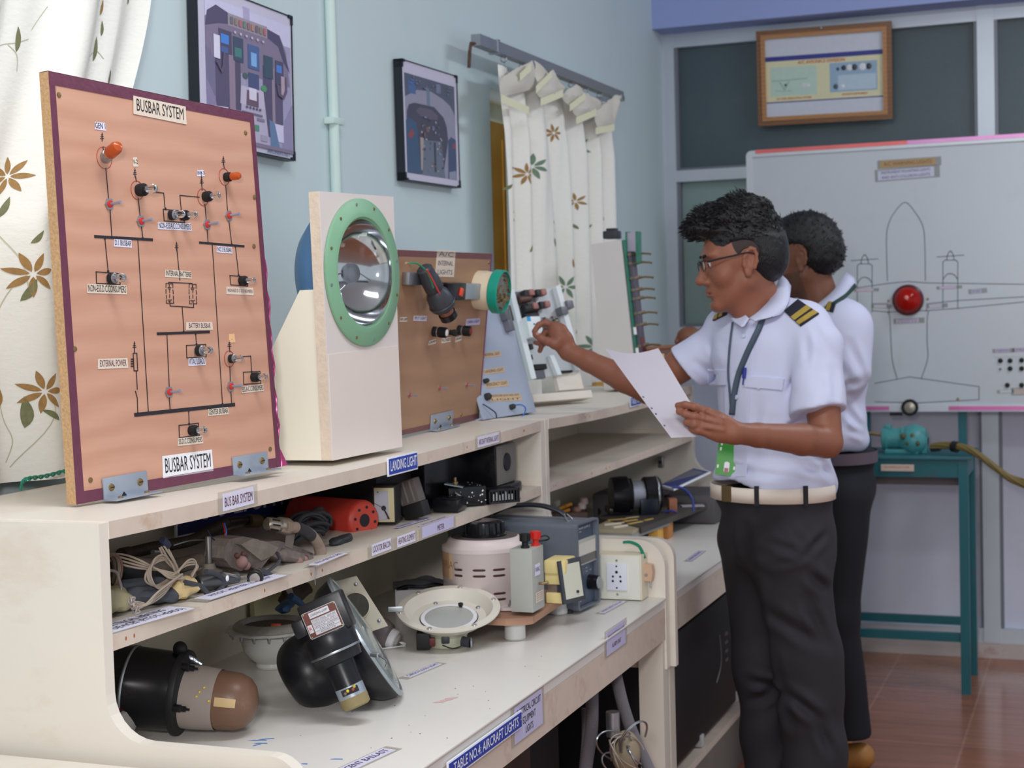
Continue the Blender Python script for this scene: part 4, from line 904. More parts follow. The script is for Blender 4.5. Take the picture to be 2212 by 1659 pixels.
def ps(s_, yy, dx): q = br.lerp(c, s_); return Vector((q.x+dx, PY+yy, q.z))
PCB = pm('pcb_green', (60, 130, 110), .5, var=.2, scale=60)
b = MB(); b.quad3([ps(0, .012, .006), ps(0, .11, .006), ps(1, .11, .006), ps(1, .012, .006)], .003, PCB); b.build('circuit_strip', PB)
b = MB(); b.quad3([ps(.1, .035, .018), ps(.1, .085, .018), ps(.92, .085, .018), ps(.92, .035, .018)], .010, pm('strip_dark', (96, 92, 106), .5, var=.25, scale=80)); b.quad3([ps(.05, .04, .02), ps(.05, .08, .02), ps(.34, .08, .02), ps(.34, .04, .02)], .004, pm('strip_maroon', (120, 66, 70), .5, var=.15, scale=80)); b.build('resistor_bar', PB)
for s_ in (.15, .28, .42, .50, .60, .66, .74, .84, .90):
    b = MB(); p = ps(s_, .075, .018); b.tube([p, p+Vector((.022, .0, .004)), p+Vector((.045, .0, .002)), p+Vector((.05, 0, .0))], [.0035, .0030, .0028, .004], BRASS, 8); b.tube([ps(s_, .03, .012), ps(s_+.01, .10, .022)], .005, pm('terminal_tan', (150, 136, 118), .5, .3, var=.2), 8); b.build('terminal_pin', PB)
for s_ in (.22, .36):
    b = MB(); b.cyl(ps(s_, .02, .008), ps(s_+.05, .02, .008), .006, WHITE); b.cyl(ps(s_, .098, .008), ps(s_+.05, .098, .008), .006, WHITE); b.build('fuse', PB)
b = MB(); p = ps(1, .05, -.045); b.box((p.x-.02, p.y-.02, p.z+.006), (p.x+.025, p.y+.03, p.z+.03), GREYL, bev=.004); b.box((p.x-.012, p.y-.01, p.z+.03), (p.x+.018, p.y+.02, p.z+.038), GREYL, bev=.002); b.build('relay', PB)
b = MB(); p = ps(1, .04, .022); b.box((p.x-.015, p.y, p.z-.035), (p.x+.016, p.y+.03, p.z+.022), pm('label_lilac', (176, 170, 190), .5), bev=.002); b.box((p.x-.018, p.y-.002, p.z-.07), (p.x-.012, p.y+.04, p.z+.025), PCB); b.box((p.x+.014, p.y-.002, p.z-.07), (p.x+.02, p.y+.04, p.z+.025), PCB); b.build('end_block', PB)
# ------------------------------------------------------------------ middle shelf contents
CR = Vector((RX.x, RX.y, 0)).normalized(); CF = Vector((0, 0, 1)).cross(CR).normalized()
def cf(p, yaw=0):
    """upright frame at p: X to the viewer's right, Y away from the viewer"""
    m = Matrix((CR, CF, Vector((0, 0, 1)))).transposed().to_4x4(); m.translation = p; return m @ RZ(yaw)
def kpx(p): return (Vector(p)-CAM).dot(-RB)/F_PX
ZM = 1.0068
DUSTY = pm('dusty_metal', (134, 124, 114), .75, .1, var=.2, scale=40, bump=1.0, bs=60, dirt=(170, 156, 140), dscale=25, damt=.6)
DIRTY = pm('dirty_casting', (120, 110, 104), .8, .1, var=.25, scale=70, bump=1.5, bs=70, dirt=(160, 120, 110), dscale=18, damt=.6)
HOSE = pm('hose_brown', (74, 66, 58), .55, .2, var=.15, scale=50, dirt=(110, 98, 84), dscale=14, damt=.5)
BEIGEW = pm('beige_wire', (168, 154, 138), .6, var=.12, scale=60)
GREYCL = pm('grey_cloth', (72, 76, 84), .85, var=.12, scale=40, bump=.8, bs=90); BTAPE = pm('beige_tape', (206, 182, 132), .5, var=.08, scale=30, bump=.4, bs=60); OTAPE = pm('olive_wrap', (164, 156, 124), .6, var=.08, scale=20, bump=.4, bs=50)
def one(mb, name, label, cat, group=None):
    o = mb.build(name); tag(o, label, cat, group); return o
def px3(pts, x): return [onx(a, c, x) for a, c in pts]
# corrugated hose at the back
P = smooth_path(px3(((262, 1200), (330, 1183), (410, 1168), (455, 1146), (490, 1128)), -1.47), 22)
b = MB(); b.tube(P, [.0085+(.0018 if i % 2 else -.0004) for i in range(len(P))], HOSE, 12)
t_ = one(b, 'conduit_hose', 'brown corrugated metal hose lying at the back of the middle shelf', 'hose')
b = MB(); b.tube(px3(((488, 1129), (520, 1124), (560, 1124), (600, 1124)), -1.47), [.010, .0085, .0085, .009], BLACK, 14); b.tube(px3(((535, 1125), (558, 1125)), -1.468), .012, pm('old_brass', (112, 98, 66), .5, .6, var=.2), 14); b.build('fitting', t_)
b = MB(); b.tube(px3(((262, 1200), (280, 1196)), -1.47), .012, HOSE, 14); b.build('fitting', t_)
# wires looping out of the left bundle
t_ = thing('wire_bundle', onz(380, 1290, ZM), 'beige wire bundle tied in loops at the left end of the middle shelf', 'wires')
def wires(name, pts, x, n, r_, m, sp, parent, sub=10):
    for k in range(n):
        b = MB(); rnd = random.Random(k*7+len(pts)); Q = []
        for i, (a, c) in enumerate(pts):
            p = onx(a, c, x[i] if hasattr(x, '__len__') else x); off = (k-(n-1)/2)*sp
            Q.append(p+Vector((rnd.uniform(-.4, .4)*sp+off*.35, off*.8*math.cos(i*.9), off*.8*math.sin(i*1.1)+off*.25)))
        b.tube(Q, r_, m, 7, sub=sub); b.build(name, parent)
wires('wire', ((226, 1200), (262, 1208), (300, 1219), (345, 1232), (370, 1243), (395, 1246)), (-1.33, -1.31, -1.28, -1.26, -1.25, -1.25), 4, .0016, BEIGEW, .0042, t_)
wires('wire', ((352, 1180), (362, 1200), (377, 1222), (385, 1238), (372, 1250), (340, 1268), (322, 1250), (325, 1222), (345, 1206), (366, 1212), (380, 1235)), -1.26, 4, .0015, BEIGEW, .0042, t_)
wires('wire', ((378, 1240), (400, 1218), (418, 1214), (425, 1224), (415, 1243)), -1.25, 3, .0015, BEIGEW, .0038, t_)
wires('wire', ((385, 1244), (360, 1270), (335, 1290), (318, 1305), (300, 1308), (285, 1304)), (-1.25, -1.24, -1.232, -1.228, -1.226, -1.226), 4, .0016, BEIGEW, .0045, t_)
for k in range(3):
    b = MB(); p = onx(284+k*5, 1298+k*10, -1.226); p.z = max(p.z, ZM+.004)
    Q = [p+Vector((.003*math.sin(a*2.1), .0045*math.cos(a), .0045*math.sin(a*1.3))) for a in np.linspace(0, 14, 40)]; b.tube(Q, .0011, pm('frayed_wire', (170, 160, 156), .5, .3, var=.2), 5); b.build('wire_knot', t_)
b = MB(); b.tube(px3(((350, 1166), (357, 1172), (362, 1180)), -1.26), [.005, .0062, .006], pm('heatshrink_navy', (38, 46, 66), .4), 10, sub=4); b.build('heat_shrink', t_)
# wrapped pitot heads
def lumpy(name, label, pts, x, rad, mats, cat, seedk, n=3, parentthing=None):
    t = thing(name, onx(pts[0][0], pts[0][1], x), label, cat); return t
t_ = thing('wrapped_probe', onz(330, 1312, ZM), 'grey cloth wrapped probe with a beige tape end lying on the middle shelf', 'probe')
a0, a1 = onx(278, 1282, -1.29), onx(372, 1272, -1.27)
def lump_tube(mb, a, c, rr, m, seed, seg=20, n=14, flat=.8):
    rnd = random.Random(seed); V = []; Fc = []; d = (c-a).normalized(); M_ = axis_m(a, d); ph = [rnd.uniform(0, 6) for _ in range(4)]; L_ = (c-a).length
    prof = []
    for i in range(n+1):
        s_ = i/n; e_ = min(1, s_*6+.35, (1-s_)*6+.35)
        for k in range(seg):
            an = 2*PI*k/seg; r_ = (rr[0]+(rr[1]-rr[0])*s_)*e_*(1+.10*math.sin(3*an+ph[0]+s_*3)+.07*math.sin(5*an+ph[1]-s_*8)+.06*math.sin(s_*17+ph[2]))
            V.append(M_ @ Vector((r_*math.cos(an), r_*flat*math.sin(an), s_*L_)))
    for i in range(n):
        for k in range(seg): k2 = (k+1) % seg; Fc.append((i*seg+k, i*seg+k2, (i+1)*seg+k2, (i+1)*seg+k))
    Fc.append(tuple(range(seg))[::-1]); Fc.append(tuple(n*seg+k for k in range(seg))); mb.add(V, Fc, m, None, True)
b = MB(); lump_tube(b, a0+Vector((0, -.01, -.002)), a1+Vector((0, .004, -.006)), (.016, .017), GREYCL, 1); lump_tube(b, a0+Vector((.012, 0, -.004)), a1+Vector((.01, 0, -.008)), (.012, .013), GREYCL, 2); lump_tube(b, a0+Vector((-.03, -.01, .008)), a1+Vector((-.01, 0, .01)), (.010, .012), GREYCL, 5); b.build('cloth_wrap', t_)
b = MB(); lump_tube(b, onx(368, 1277, -1.262), onx(414, 1262, -1.262), (.0185, .0185), BTAPE, 3, n=8); b.build('tape_wrap', t_)
t_ = thing('wrapped_probe', onz(250, 1332, ZM), 'olive tape wrapped probe end with coiled brown wires at the shelf panel edge', 'probe')
b = MB(); lump_tube(b, onx(196, 1306, -1.30), onx(273, 1293, -1.29), (.022, .022), OTAPE, 4, n=8); b.build('tape_wrap', t_)
for k in range(7):
    b = MB(); c = onx(228+k*2.2, 1238, -1.32+.004*k); Q = [c+Vector((.003*math.sin(a), .022*math.cos(a)*(.8+.05*k), .026*math.sin(a))) for a in np.linspace(0, 2*PI, 20)[:-1]]; b.tube(Q, .0016, BEIGEW if k % 3 else pm('old_brown_wire', (112, 86, 72), .6), 6, closed=True); b.build('wire', t_)
b = MB(); b.tube(px3(((226, 1232), (250, 1235), (258, 1255), (262, 1272), (255, 1290)), -1.285), .0022, pm('lead_wire', (140, 132, 126), .5, .3), 7, sub=5); b.build('wire', t_)
# long dark probe tubes behind the wires
t_ = thing('pitot_probe', onx(300, 1230, -1.36), 'dark pitot probe tube lying behind the beige wires on the middle shelf', 'probe')
b = MB(); b.tube(px3(((235, 1228), (300, 1245), (370, 1262)), -1.34), [.014, .016, .013], BLACKM, 16, sub=4); b.build('tube_body', t_)
b = MB(); b.tube(px3(((290, 1215), (360, 1225), (430, 1210)), -1.40), [.010, .013, .012], DUSTY, 14, sub=4); b.build('mounting_tube', t_)
b = MB(); b.tube(px3(((330, 1193), (358, 1193)), -1.38), .004, METAL, 8); b.build('pin', t_)
# vertical post with coiled leads
t_ = thing('sensor_post', onz(452, 1240, ZM), 'upright steel sensor post wound with wire on the middle shelf', 'sensor')
k = kpx(onx(452, 1200, -1.30)); M_ = cf(onx(452, 1228, -1.30))
b = MB(); b.lathe([(.020, -.018), (.020, -.004), (.011, 0), (.0085, .008)], DUSTY, M_, 20); b.lathe([(.0048, .005), (.0048, .048), (.0040, .050), (0, .051)], pm('post_steel', (120, 116, 114), .4, .6, var=.08), M_, 16); b.build('post', t_)
for j in range(7):
    b = MB(); c = onx(468, 1192+j*1.2, -1.315); Q = [c+Vector((.004*math.cos(a*2+j), (.016+.0015*j)*math.cos(a), (.017-.001*j)*math.sin(a))) for a in np.linspace(0, 2*PI, 20)[:-1]]; b.tube(Q, .0011, METAL if j % 2 else BEIGEW, 5, closed=True); b.build('wire', t_)
b = MB(); b.tube(px3(((375, 1178), (410, 1168), (450, 1167), (475, 1175)), -1.32), .0012, METAL, 5, sub=6); b.build('wire', t_)
b = MB(); b.tube(px3(((448, 1145), (455, 1158), (470, 1172)), -1.30), .0010, pm('navy_wire', (40, 44, 80), .5), 5, sub=5); b.build('wire', t_)
b = MB(); b.tube(px3(((484, 1130), (489, 1148), (485, 1168)), -1.30), .0012, pm('thin_blue_wire', (70, 110, 190), .5), 5, sub=5); b.build('wire', t_)
b = MB(); b.tube(px3(((481, 1130), (486, 1150), (483, 1166)), -1.302), .0010, RED, 5, sub=5); b.build('wire', t_)
b = MB(); lump_tube(b, onx(478, 1188, -1.30), onx(494, 1176, -1.31), (.009, .006), DUSTY, 11, n=6); b.build('clamp', t_)
# dusty casting
t_ = thing('broken_casting', onz(590, 1235, ZM), 'long dusty broken metal casting with pink sealant lumps on the middle shelf', 'casting')
def jag(mb, pts, x0, th, m, seed=1):
    rnd = random.Random(seed); P = [onx(a+rnd.uniform(-1.5, 1.5), c+rnd.uniform(-1.5, 1.5), x0) for a, c in pts]; n = len(P)
    Q = [p+Vector((-th, 0, .002)) for p in P]; c0 = sum(P, Vector())/n + Vector((th*.25, 0, 0))
    V = P+Q+[c0]; mb.add(V, [(i, (i+1) % n, 2*n) for i in range(n)]+[(i, n+i, n+(i+1) % n, (i+1) % n) for i in range(n)]+[tuple(range(n, 2*n))], m)
b = MB(); jag(b, [(488, 1180), (498, 1164), (525, 1160), (560, 1164), (565, 1172), (600, 1168), (640, 1180), (675, 1196), (682, 1222), (660, 1226), (630, 1222), (605, 1212), (585, 1204), (560, 1232), (540, 1222), (520, 1232), (500, 1225), (484, 1205)], -1.275, .035, DIRTY, 3); b.build('casting_body', t_)
b = MB(); jag(b, [(522, 1178), (545, 1165), (575, 1170), (600, 1182), (590, 1200), (565, 1212), (545, 1196)], -1.262, .014, DUSTY, 4); b.build('broken_flange', t_)
b = MB(); lump_tube(b, onx(600, 1196, -1.272), onx(678, 1214, -1.262), (.013, .012), DIRTY, 8, n=10); b.build('casting_arm', t_)
PKL = pm('pink_sealant', (150, 116, 112), .7, var=.12, scale=60)
for (x, y, r_) in ((522, 1214, .010), (532, 1222, .007), (645, 1213, .008), (653, 1222, .007), (658, 1208, .006)): b = MB(); b.sph(onx(x, y, -1.258), (r_, r_*.9, r_), PKL); b.build('sealant', t_)
b = MB()
for (x, y) in ((526, 1197), (661, 1205), (512, 1200)): b.sph(onx(x, y, -1.257), .0045, pm('rusty_bolt', (96, 66, 56), .7, .3, var=.2))
b.build('bolt', t_)
b = MB()
rnd = random.Random(8)
for i in range(16):
    p = onx(680, 1222, -1.25); b.tube([p, p+Vector((rnd.uniform(0, .01), rnd.uniform(-.012, .018), rnd.uniform(-.010, .012)))], .0005, METAL, 4)
b.build('frayed_ends', t_)
# bent duct with silver connector
t_ = thing('cable_duct_connector', onz(690, 1222, ZM), 'silver slotted connector on a bent dusty rubber tube on the middle shelf', 'connector')
b = MB(); a, c = onx(575, 1131, -1.29), onx(627, 1139, -1.27); M_ = axis_m(a, c-a); L_ = (c-a).length
NICK = pm('nickel', (176, 168, 156), .3, .85, var=.12, scale=50, dirt=(120, 100, 84), dscale=30, damt=.6)
b.lathe([(.009, 0), (.011, .002), (.0115, L_*.45), (.0145, L_*.5), (.0150, L_*.85), (.012, L_), (.008, L_+.002)], NICK, M_, 24)
for i in range(8): an = 2*PI*i/8; b.box((-.0014, -.0006, .006), (.0014, .0009, L_*.42), BLACKM, M_ @ RZ(an) @ T((0, .0112, 0)), bev=0)
b.build('connector_shell', t_)
b = MB(); b.tube(px3(((624, 1138), (645, 1141), (668, 1152), (685, 1172), (692, 1192), (690, 1210), (683, 1222)), -1.262), [.009, .0095, .0095, .0095, .010, .010, .009], pm('dusty_tube', (150, 132, 118), .8, var=.18, scale=50, bump=.8, bs=80), 14, sub=5); b.build('tube', t_)
b = MB(); b.tube(px3(((640, 1139), (658, 1147), (672, 1158)), -1.261), .0102, DARK, 14, sub=5); b.build('sleeve', t_)
b = MB(); P = px3(((621, 1150), (638, 1150), (632, 1186), (617, 1180)), -1.272); b.quad3(P[::-1], .002, DUSTY); b.build('bracket', t_)
b = MB(); b.tube(px3(((683, 1222), (681, 1235), (680, 1250), (681, 1264)), -1.205), .0010, METAL, 5, sub=4); b.build('wire', t_)
# lying cylinder with rubber loop
t_ = thing('heater_cylinder', onz(462, 1280, ZM), 'grey metal cylinder with a black rubber loop at the front of the middle shelf', 'cylinder')
b = MB(); a, c = onx(427, 1262, -1.27), onx(484, 1252, -1.25); M_ = axis_m(a, c-a); L_ = (c-a).length
b.lathe([(.011, 0), (.0125, .002), (.0125, L_), (.009, L_), (.0085, L_+.024), (.006, L_+.026)], pm('gunmetal', (92, 94, 94), .42, .6, var=.12, scale=40, dirt=(130, 124, 116), dscale=20, damt=.4), M_, 24); b.build('body', t_)
b = MB(); b.tube(px3(((400, 1258), (418, 1262), (435, 1268), (448, 1282), (462, 1283), (475, 1275), (482, 1262), (478, 1248), (462, 1238), (445, 1235)), (-1.245)), .0042, pm('grey_rubber', (66, 68, 74), .6, var=.1, scale=40), 9, sub=5); b.build('rubber_loop', t_)
b = MB(); p = onx(491, 1249, -1.236); b.sph(p, (.002, .004, .005), WHITE); b.build('white_mark', t_)
t_ = thing('coax_connector', onz(548, 1256, ZM), 'small round silver and black connector on the middle shelf edge', 'connector')
b = MB(); a, c = onx(550, 1250, -1.225), onx(562, 1228, -1.25); M_ = axis_m(a, c-a); b.lathe([(.006, .001), (.0105, 0), (.0125, .002), (.0125, .010), (.010, .012), (.010, .02)], BLACKM, M_, 22); b.lathe([(.0085, 0), (.0078, -.001), (0, -.001)], NICK, M_, 20); b.prism(circ(6, .010), .02, .028, NICK, M_); b.build('shell', t_)
b = MB(); b.tube(px3(((483, 1237), (505, 1245), (530, 1250), (540, 1252)), -1.235), .0012, METAL, 5, sub=5); b.tube(px3(((488, 1238), (510, 1243), (535, 1248)), -1.237), .0010, BEIGEW, 5, sub=5); b.build('wire', t_)
b = MB(); b.tube(px3(((572, 1238), (590, 1226), (604, 1210), (598, 1194)), -1.24), .0028, GREYL, 8, sub=5); b.tube(px3(((560, 1232), (575, 1238), (585, 1244)), -1.235), [.004, .0055, .005], GREYL, 8, sub=4); b.build('lead', t_)
# black cable coil
t_ = thing('cable_coil', onz(700, 1190, ZM), 'flattened coil of black cable in front of the red locator beacon', 'cable')
CABLE = pm('black_cable', (46, 48, 54), .5, var=.12, scale=30)
for i in range(13):
    rnd = random.Random(i); b = MB(); c = onx(668, 1150, -1.36+.011*(i % 5)); ry = .062+rnd.uniform(-.012, .016); rz = .018+rnd.uniform(-.006, .012); c.z = max(c.z-.01, ZM+.010+.4*rz)+.004*(i//5)
    tl_ = rnd.uniform(-.15, .35); Q = []
    for a in np.linspace(0, 2*PI, 26)[:-1]:
        y_, z_ = ry*math.cos(a), rz*math.sin(a); Q.append(c+Vector((.005*math.sin(2*a+i), y_*math.cos(tl_)-z_*math.sin(tl_), abs(y_*math.sin(tl_)+z_*math.cos(tl_))*1.0-.004)))
    for q in Q: q.z = max(q.z, ZM+.0045)
    b.tube(Q, .0040, CABLE, 8, closed=True); b.build('cable_turn', t_)
b = MB(); P = onx(740, 1165, -1.27); lump_tube(b, onx(715, 1176, -1.285), onx(756, 1160, -1.285), (.010, .012), CABLE, 6, n=8); b.build('moulded_plug', t_)
# red locator beacon
BEA = pm('beacon_red', (196, 60, 48), .42, var=.08, scale=12, dirt=(120, 40, 34), dscale=14, damt=.6)
t_ = thing('locator_beacon', onz(752, 1178, ZM), 'red cylindrical locator beacon with a holed end cap on the middle shelf', 'beacon')
c = onx(787, 1124, -1.315); far = onx(650, 1112, -1.49); d = far-c; L_ = d.length; M_ = axis_m(c, d); rb = .0385
b = MB(); b.lathe([(.034, 0), (rb-.002, .002), (rb, .006), (rb, L_), (rb-.004, L_+.004)], BEA, M_, 40); b.build('body', t_)
b = MB(); b.lathe([(.0125, -.001), (.031, -.003), (.035, 0)], pm('beacon_cap', (202, 72, 56), .5, var=.1, dirt=(150, 90, 70), dscale=30, damt=.5), M_, 36, cap=False); b.lathe([(.0125, -.001), (.0120, .010), (0, .010)], INK, M_, 24)
for i in range(8): a = 2*PI*i/8+.2; b.lathe([(.003, -.0035), (.0026, -.001), (0, -.001)], INK, M_ @ T((.025*math.cos(a), .025*math.sin(a), 0)), 8)
b.build('end_cap', t_)
b = MB(); fb = onz(740, 1180, ZM); p = c+d.normalized()*.03; b.box((p.x-.012, p.y-.020, ZM), (p.x+.022, p.y+.012, p.z-rb*.6), BEA, bev=.004); b.build('foot', t_)
b = MB(); ax = d.normalized()
a = math.radians(62)
def onbeacon(sdist, ang):
    base = c+ax*sdist; side = Vector((0, 0, 1)); out = (Vector((1, 0, 0))-ax*ax.x).normalized(); up = out.cross(ax); up = up if up.z > 0 else -up
    return base+(out*math.cos(ang)+up*math.sin(ang))*(rb+.0006), (out*math.cos(ang)+up*math.sin(ang)), (-out*math.sin(ang)+up*math.cos(ang))
def curvtext(txt, s0, ang0, size, flip=True):
    vs_, fs = text_mesh(txt, 'LEFT', .01); V = []
    for v in vs_:
        x, y = v[0]*size, v[1]*size*.9
        if flip: x, y = -x, -y
        V.append(onbeacon(s0+(-x), ang0+y/rb)[0])
    return V, fs
V, Fs = curvtext('HAZARD', .010, 1.02, .014); b.add(V, Fs, SIGNW)
for s0, s1, a0_, a1_ in ((.010, .068, .82, .84), (.010, .068, 1.24, 1.26), (.010, .011, .82, 1.26), (.067, .068, .82, 1.26)):
    V = []; n = 8
    for i in range(n+1): V += [onbeacon(s0, a0_+(a1_-a0_)*i/n)[0], onbeacon(s1, a0_+(a1_-a0_)*i/n)[0]]
    b.add(V, [(2*i, 2*i+1, 2*i+3, 2*i+2) for i in range(n)], SIGNW)
V, Fs = curvtext('BEACON', .074, .98, .011); b.add(V, Fs, SIGNW); b.build('white_marking', t_)
# blue sign leaning at the back
t_ = MB(); P = px3(((377, 1172), (705, 1088), (705, 1010), (377, 1078)), -1.555)
a, c = onx(377, 1163, -1.555), onx(706, 1095, -1.555); u = (c-a); w = u.length; u.normalize(); n_ = Vector((1, 0, 0)); v = n_.cross(u); M_ = Matrix((u, v, n_)).transposed().to_4x4(); M_.translation = a
hs = min(.10, 1.128-max(a.z, c.z)); t_.box((0, 0, 0), (w, hs, .004), SIGNW, M_); t_.prism(rect(.004, .004, w-.004, hs-.004), .004, .0046, NAVY, M_)
t_.text('A/C LIGHTING', .085, pm('sign_letter_grey', (186, 190, 204), .5, var=0), M_ @ T((w/2, hs*.52, .0048)), width=w*.84, z=.0003, bold=.02)
one(t_, 'table_sign', 'dark blue sign with large pale letters leaning at the back of the middle shelf', 'sign')
# square meters in black cases
def meter(px, py, s_, yaw, label, nm='panel_meter'):
    p = onz(px, py, ZM); M_ = cf(p, yaw); t = thing(nm, p, label, 'meter')
    w, h = .046*s_, .074*s_
    b = MB(); b.box((0, 0, 0), (w, .045, h), BLACKM, M_, bev=.002); b.build('case', t)
    b = MB(); b.box((.004, -.003, .004), (w-.003, 0, h-.004), pm('meter_cream', (214, 204, 164), .45, var=.03), M_, bev=.001); b.box((.006, -.0045, .008), (w-.014, -.003, h-.010), pm('meter_face', (190, 192, 206), .4, var=.03), M_); b.build('face', t)
    b = MB(); b.lathe([(.005, 0), (.004, .002), (0, .002)], DARK, M_ @ T((w*.5, -.005, h*.42)) @ RXm(PI/2), 12); b.line([(0, 0), (-.018, .010)], .0008, INK, M_ @ T((w*.5, -.0052, h*.42)) @ RXm(PI/2), z=.001); b.line([(0, 0), (.010, -.020)], .003, DARK, M_ @ T((w*.5, -.0052, h*.42)) @ RXm(PI/2), z=.0012)
    for q in ((.012, h-.012), (w-.016, .012)): b.lathe([(.002, 0), (.0016, .001), (0, .001)], BRASS, M_ @ T((q[0], -.0046, q[1])) @ RXm(PI/2), 8)
    b.build('pointer', t); return t
meter(806, 1132, 1.0, -.15, 'cream faced square meter in a black case beside the red locator beacon')
meter(766, 1118, 1.0, -.15, 'dark backed square meter partly hidden behind the red locator beacon')
# strobe lens unit
p = onz(897, 1121, ZM); M_ = cf(p, -.35) @ RYm(-.30); t_ = thing('strobe_lamp', p, 'small black lamp with a dusty grey translucent lens leaning on the middle shelf', 'lamp')
b = MB(); b.box((-.022, 0, 0), (.022, .035, .030), BLACKM, M_, bev=.002); b.build('body', t_)
b = MB(); b.box((-.021, .001, .030), (.021, .032, .078), pm('dusty_lens', (120, 112, 108), .35, trans=.2, var=.08, scale=20), M_, bev=.003)
for i in range(3): b.box((-.019+i*.014, -.0005, .034), (-.016+i*.014, .001, .075), pm('lens_rib', (140, 132, 128), .4), M_)
b.build('lens', t_)
b = MB(); b.box((-.040, .02, .0), (-.015, .06, .06), BLACKM, cf(p, -.35), bev=.004); b.build('rear_box', t_)
# black boxes at the right end
p = onz(955, 1106, ZM); t_ = MB(); t_.box((-.020, 0, 0), (.034, .06, .024), BLACK, cf(p, -.28), bev=.002); t_.box((-.016, .004, .024), (.030, .05, .027), BLACK, cf(p, -.28), bev=.001); one(t_, 'relay_box', 'low black box lying in front of the tall black box on the middle shelf', 'box')
t_ = thing('projector_box', onz(1000, 1060, ZM), 'tall black box with a grey end plate and round hole under the top shelf', 'box')
xx = -1.30; A = onx(1050, 1048, xx); Bq = onx(1092, 1040, xx)
Mp = cf(onz(1000, 1092, ZM), -.1)
b = MB(); b.box((-1.50, 2.86, ZM), (-1.30, 3.20, 1.12), BLACK, bev=.004); b.box((-1.49, 2.70, ZM), (-1.33, 2.86, 1.115), BLACKM, bev=.004); b.build('body', t_)
b = MB(); b.box((-1.305, 3.085, 1.03), (-1.235, 3.20, 1.118), BLACK, bev=.002); b.box((-1.235, 3.09, 1.032), (-1.232, 3.196, 1.116), pm('end_plate_grey', (120, 116, 112), .55, var=.08, scale=20), bev=.001)
b.lathe([(.020, 0), (.019, .003), (0, .003)], INK, Matrix(((0, 0, 1, -1.2318), (1, 0, 0, 3.143), (0, 1, 0, 1.078), (0, 0, 0, 1))), 24); b.build('end_plate', t_)
b = MB(); b.box((-1.32, 3.05, ZM), (-1.222, 3.21, 1.03), BLACK, bev=.005); b.build('base', t_)
SPK = pm('white_paint_speck', (226, 228, 232), .5, var=0); rnd = random.Random(4)
t2 = thing('black_tray', onz(1000, 1098, ZM), 'black box spattered with white paint drops at the right of the middle shelf', 'box')
p = onz(1000, 1094, ZM); M_ = cf(p, .35)
b = MB(); b.box((-.03, .0, 0), (.052, .09, .040), BLACK, M_, bev=.003); b.build('body', t2)
b = MB()
for i in range(20):
    x, z = rnd.uniform(-.028, .05), rnd.uniform(.004, .036); b.lathe([(rnd.uniform(.0008, .0020), 0), (0, .0006)], SPK, M_ @ T((x, -.0006, z)) @ RXm(PI/2), 8)
for i in range(8): b.lathe([(rnd.uniform(.001, .002), 0), (0, .0006)], SPK, M_ @ T((rnd.uniform(-.025, .045), rnd.uniform(.01, .08), .0402)), 8)
b.build('paint_specks', t2)
b = MB(); b.lathe([(.004, 0), (.004, .010), (.006, .011), (.006, .015), (.003, .016), (.003, .024)], BRASS, M_ @ T((-.012, .01, .036)), 14); b.tube([M_ @ Vector(q) for q in ((-.018, -.006, .03), (-.010, -.01, .024), (-.002, -.008, .02))], .0022, METAL, 6); b.build('valve', t2)
b = MB(); P = onx(968, 1048, -1.27); b.quad3([onx(960, 1045, -1.27), onx(1000, 1052, -1.24), onx(1000, 1049, -1.27), onx(966, 1042, -1.30)], .002, pm('plate_grey_blue', (150, 166, 178), .4, .5)); b.build('metal_strip', t2)
# slotted black grille box at the shelf end
p = onz(1078, 1088, ZM); M_ = cf(p, .42); t_ = thing('slotted_box', p, 'small black slotted grille box overhanging the right end of the middle shelf', 'box')
b = MB(); b.box((-.022, 0, 0), (.048, .048, .004), BLACK, M_); b.box((-.022, 0, .026), (.048, .004, .030), BLACK, M_)
for (x0, x1, y0, y1) in ((-.022, -.019, 0, .048), (.045, .048, 0, .048), (-.022, .048, .044, .048)): b.box((x0, y0, 0), (x1, y1, .030), BLACK, M_)
for i in range(9): x = -.016+i*.0070; b.box((x, 0, .004), (x+.0032, .003, .026), BLACK, M_)
b.box((-.020, .010, .026), (.046, .014, .030), BLACK, M_); b.box((-.020, .028, .026), (.046, .032, .030), BLACK, M_); b.build('grille', t_)
b = MB()
for i in range(7): x = -.0125+i*.0070; b.box((x, .0045, .006), (x+.0036, .006, .020+.004*math.sin(i*2)), SPK, M_)
b.build('white_inserts', t_)
# ------------------------------------------------------------------ on the near worktop
ZW = .7615
# navigation light lying on its side at the left
t_ = thing('beacon_light', onz(380, 1600, ZW), 'large black aircraft light lying on its side with clear sleeve and brown dome end', 'aircraft light')
cfl = onz(386, 1603, ZW); kk = kpx(cfl); ax = (CR*1.0+CF*-.10+Vector((0, 0, -.13))).normalized()
rF = .066; cc = Vector((cfl.x, cfl.y, ZW+rF))+CF*.045
M_ = axis_m(cc, ax); X = lambda px_: px_*kk
def flat_lathe(b, prof, m, seg=40): b.lathe(prof, m, M_, seg)
b = MB(); flat_lathe(b, [(.040, X(-180)), (.055, X(-175)), (.056, X(-150)), (.062, X(-148)), (.064, X(-118)), (.0625, X(-115)), (.062, X(-30)), (.060, X(-8))], BLACK, 48)
b.lathe([(.0635, X(-117)), (.0645, X(-114)), (.063, X(-111))], METAL, M_, 48, cap=False); b.build('housing', t_)
b = MB(); flat_lathe(b, [(.058, X(-10)), (rF, X(-10)), (rF+.001, X(-4)), (rF, X(4)), (.060, X(6)), (.056, X(10))], BLACKM, 48)
b.sph(cc+Vector((0, 0, rF+.003))+ax*X(-3), (.012, .010, .012), BLACKM); b.build('flange', t_)
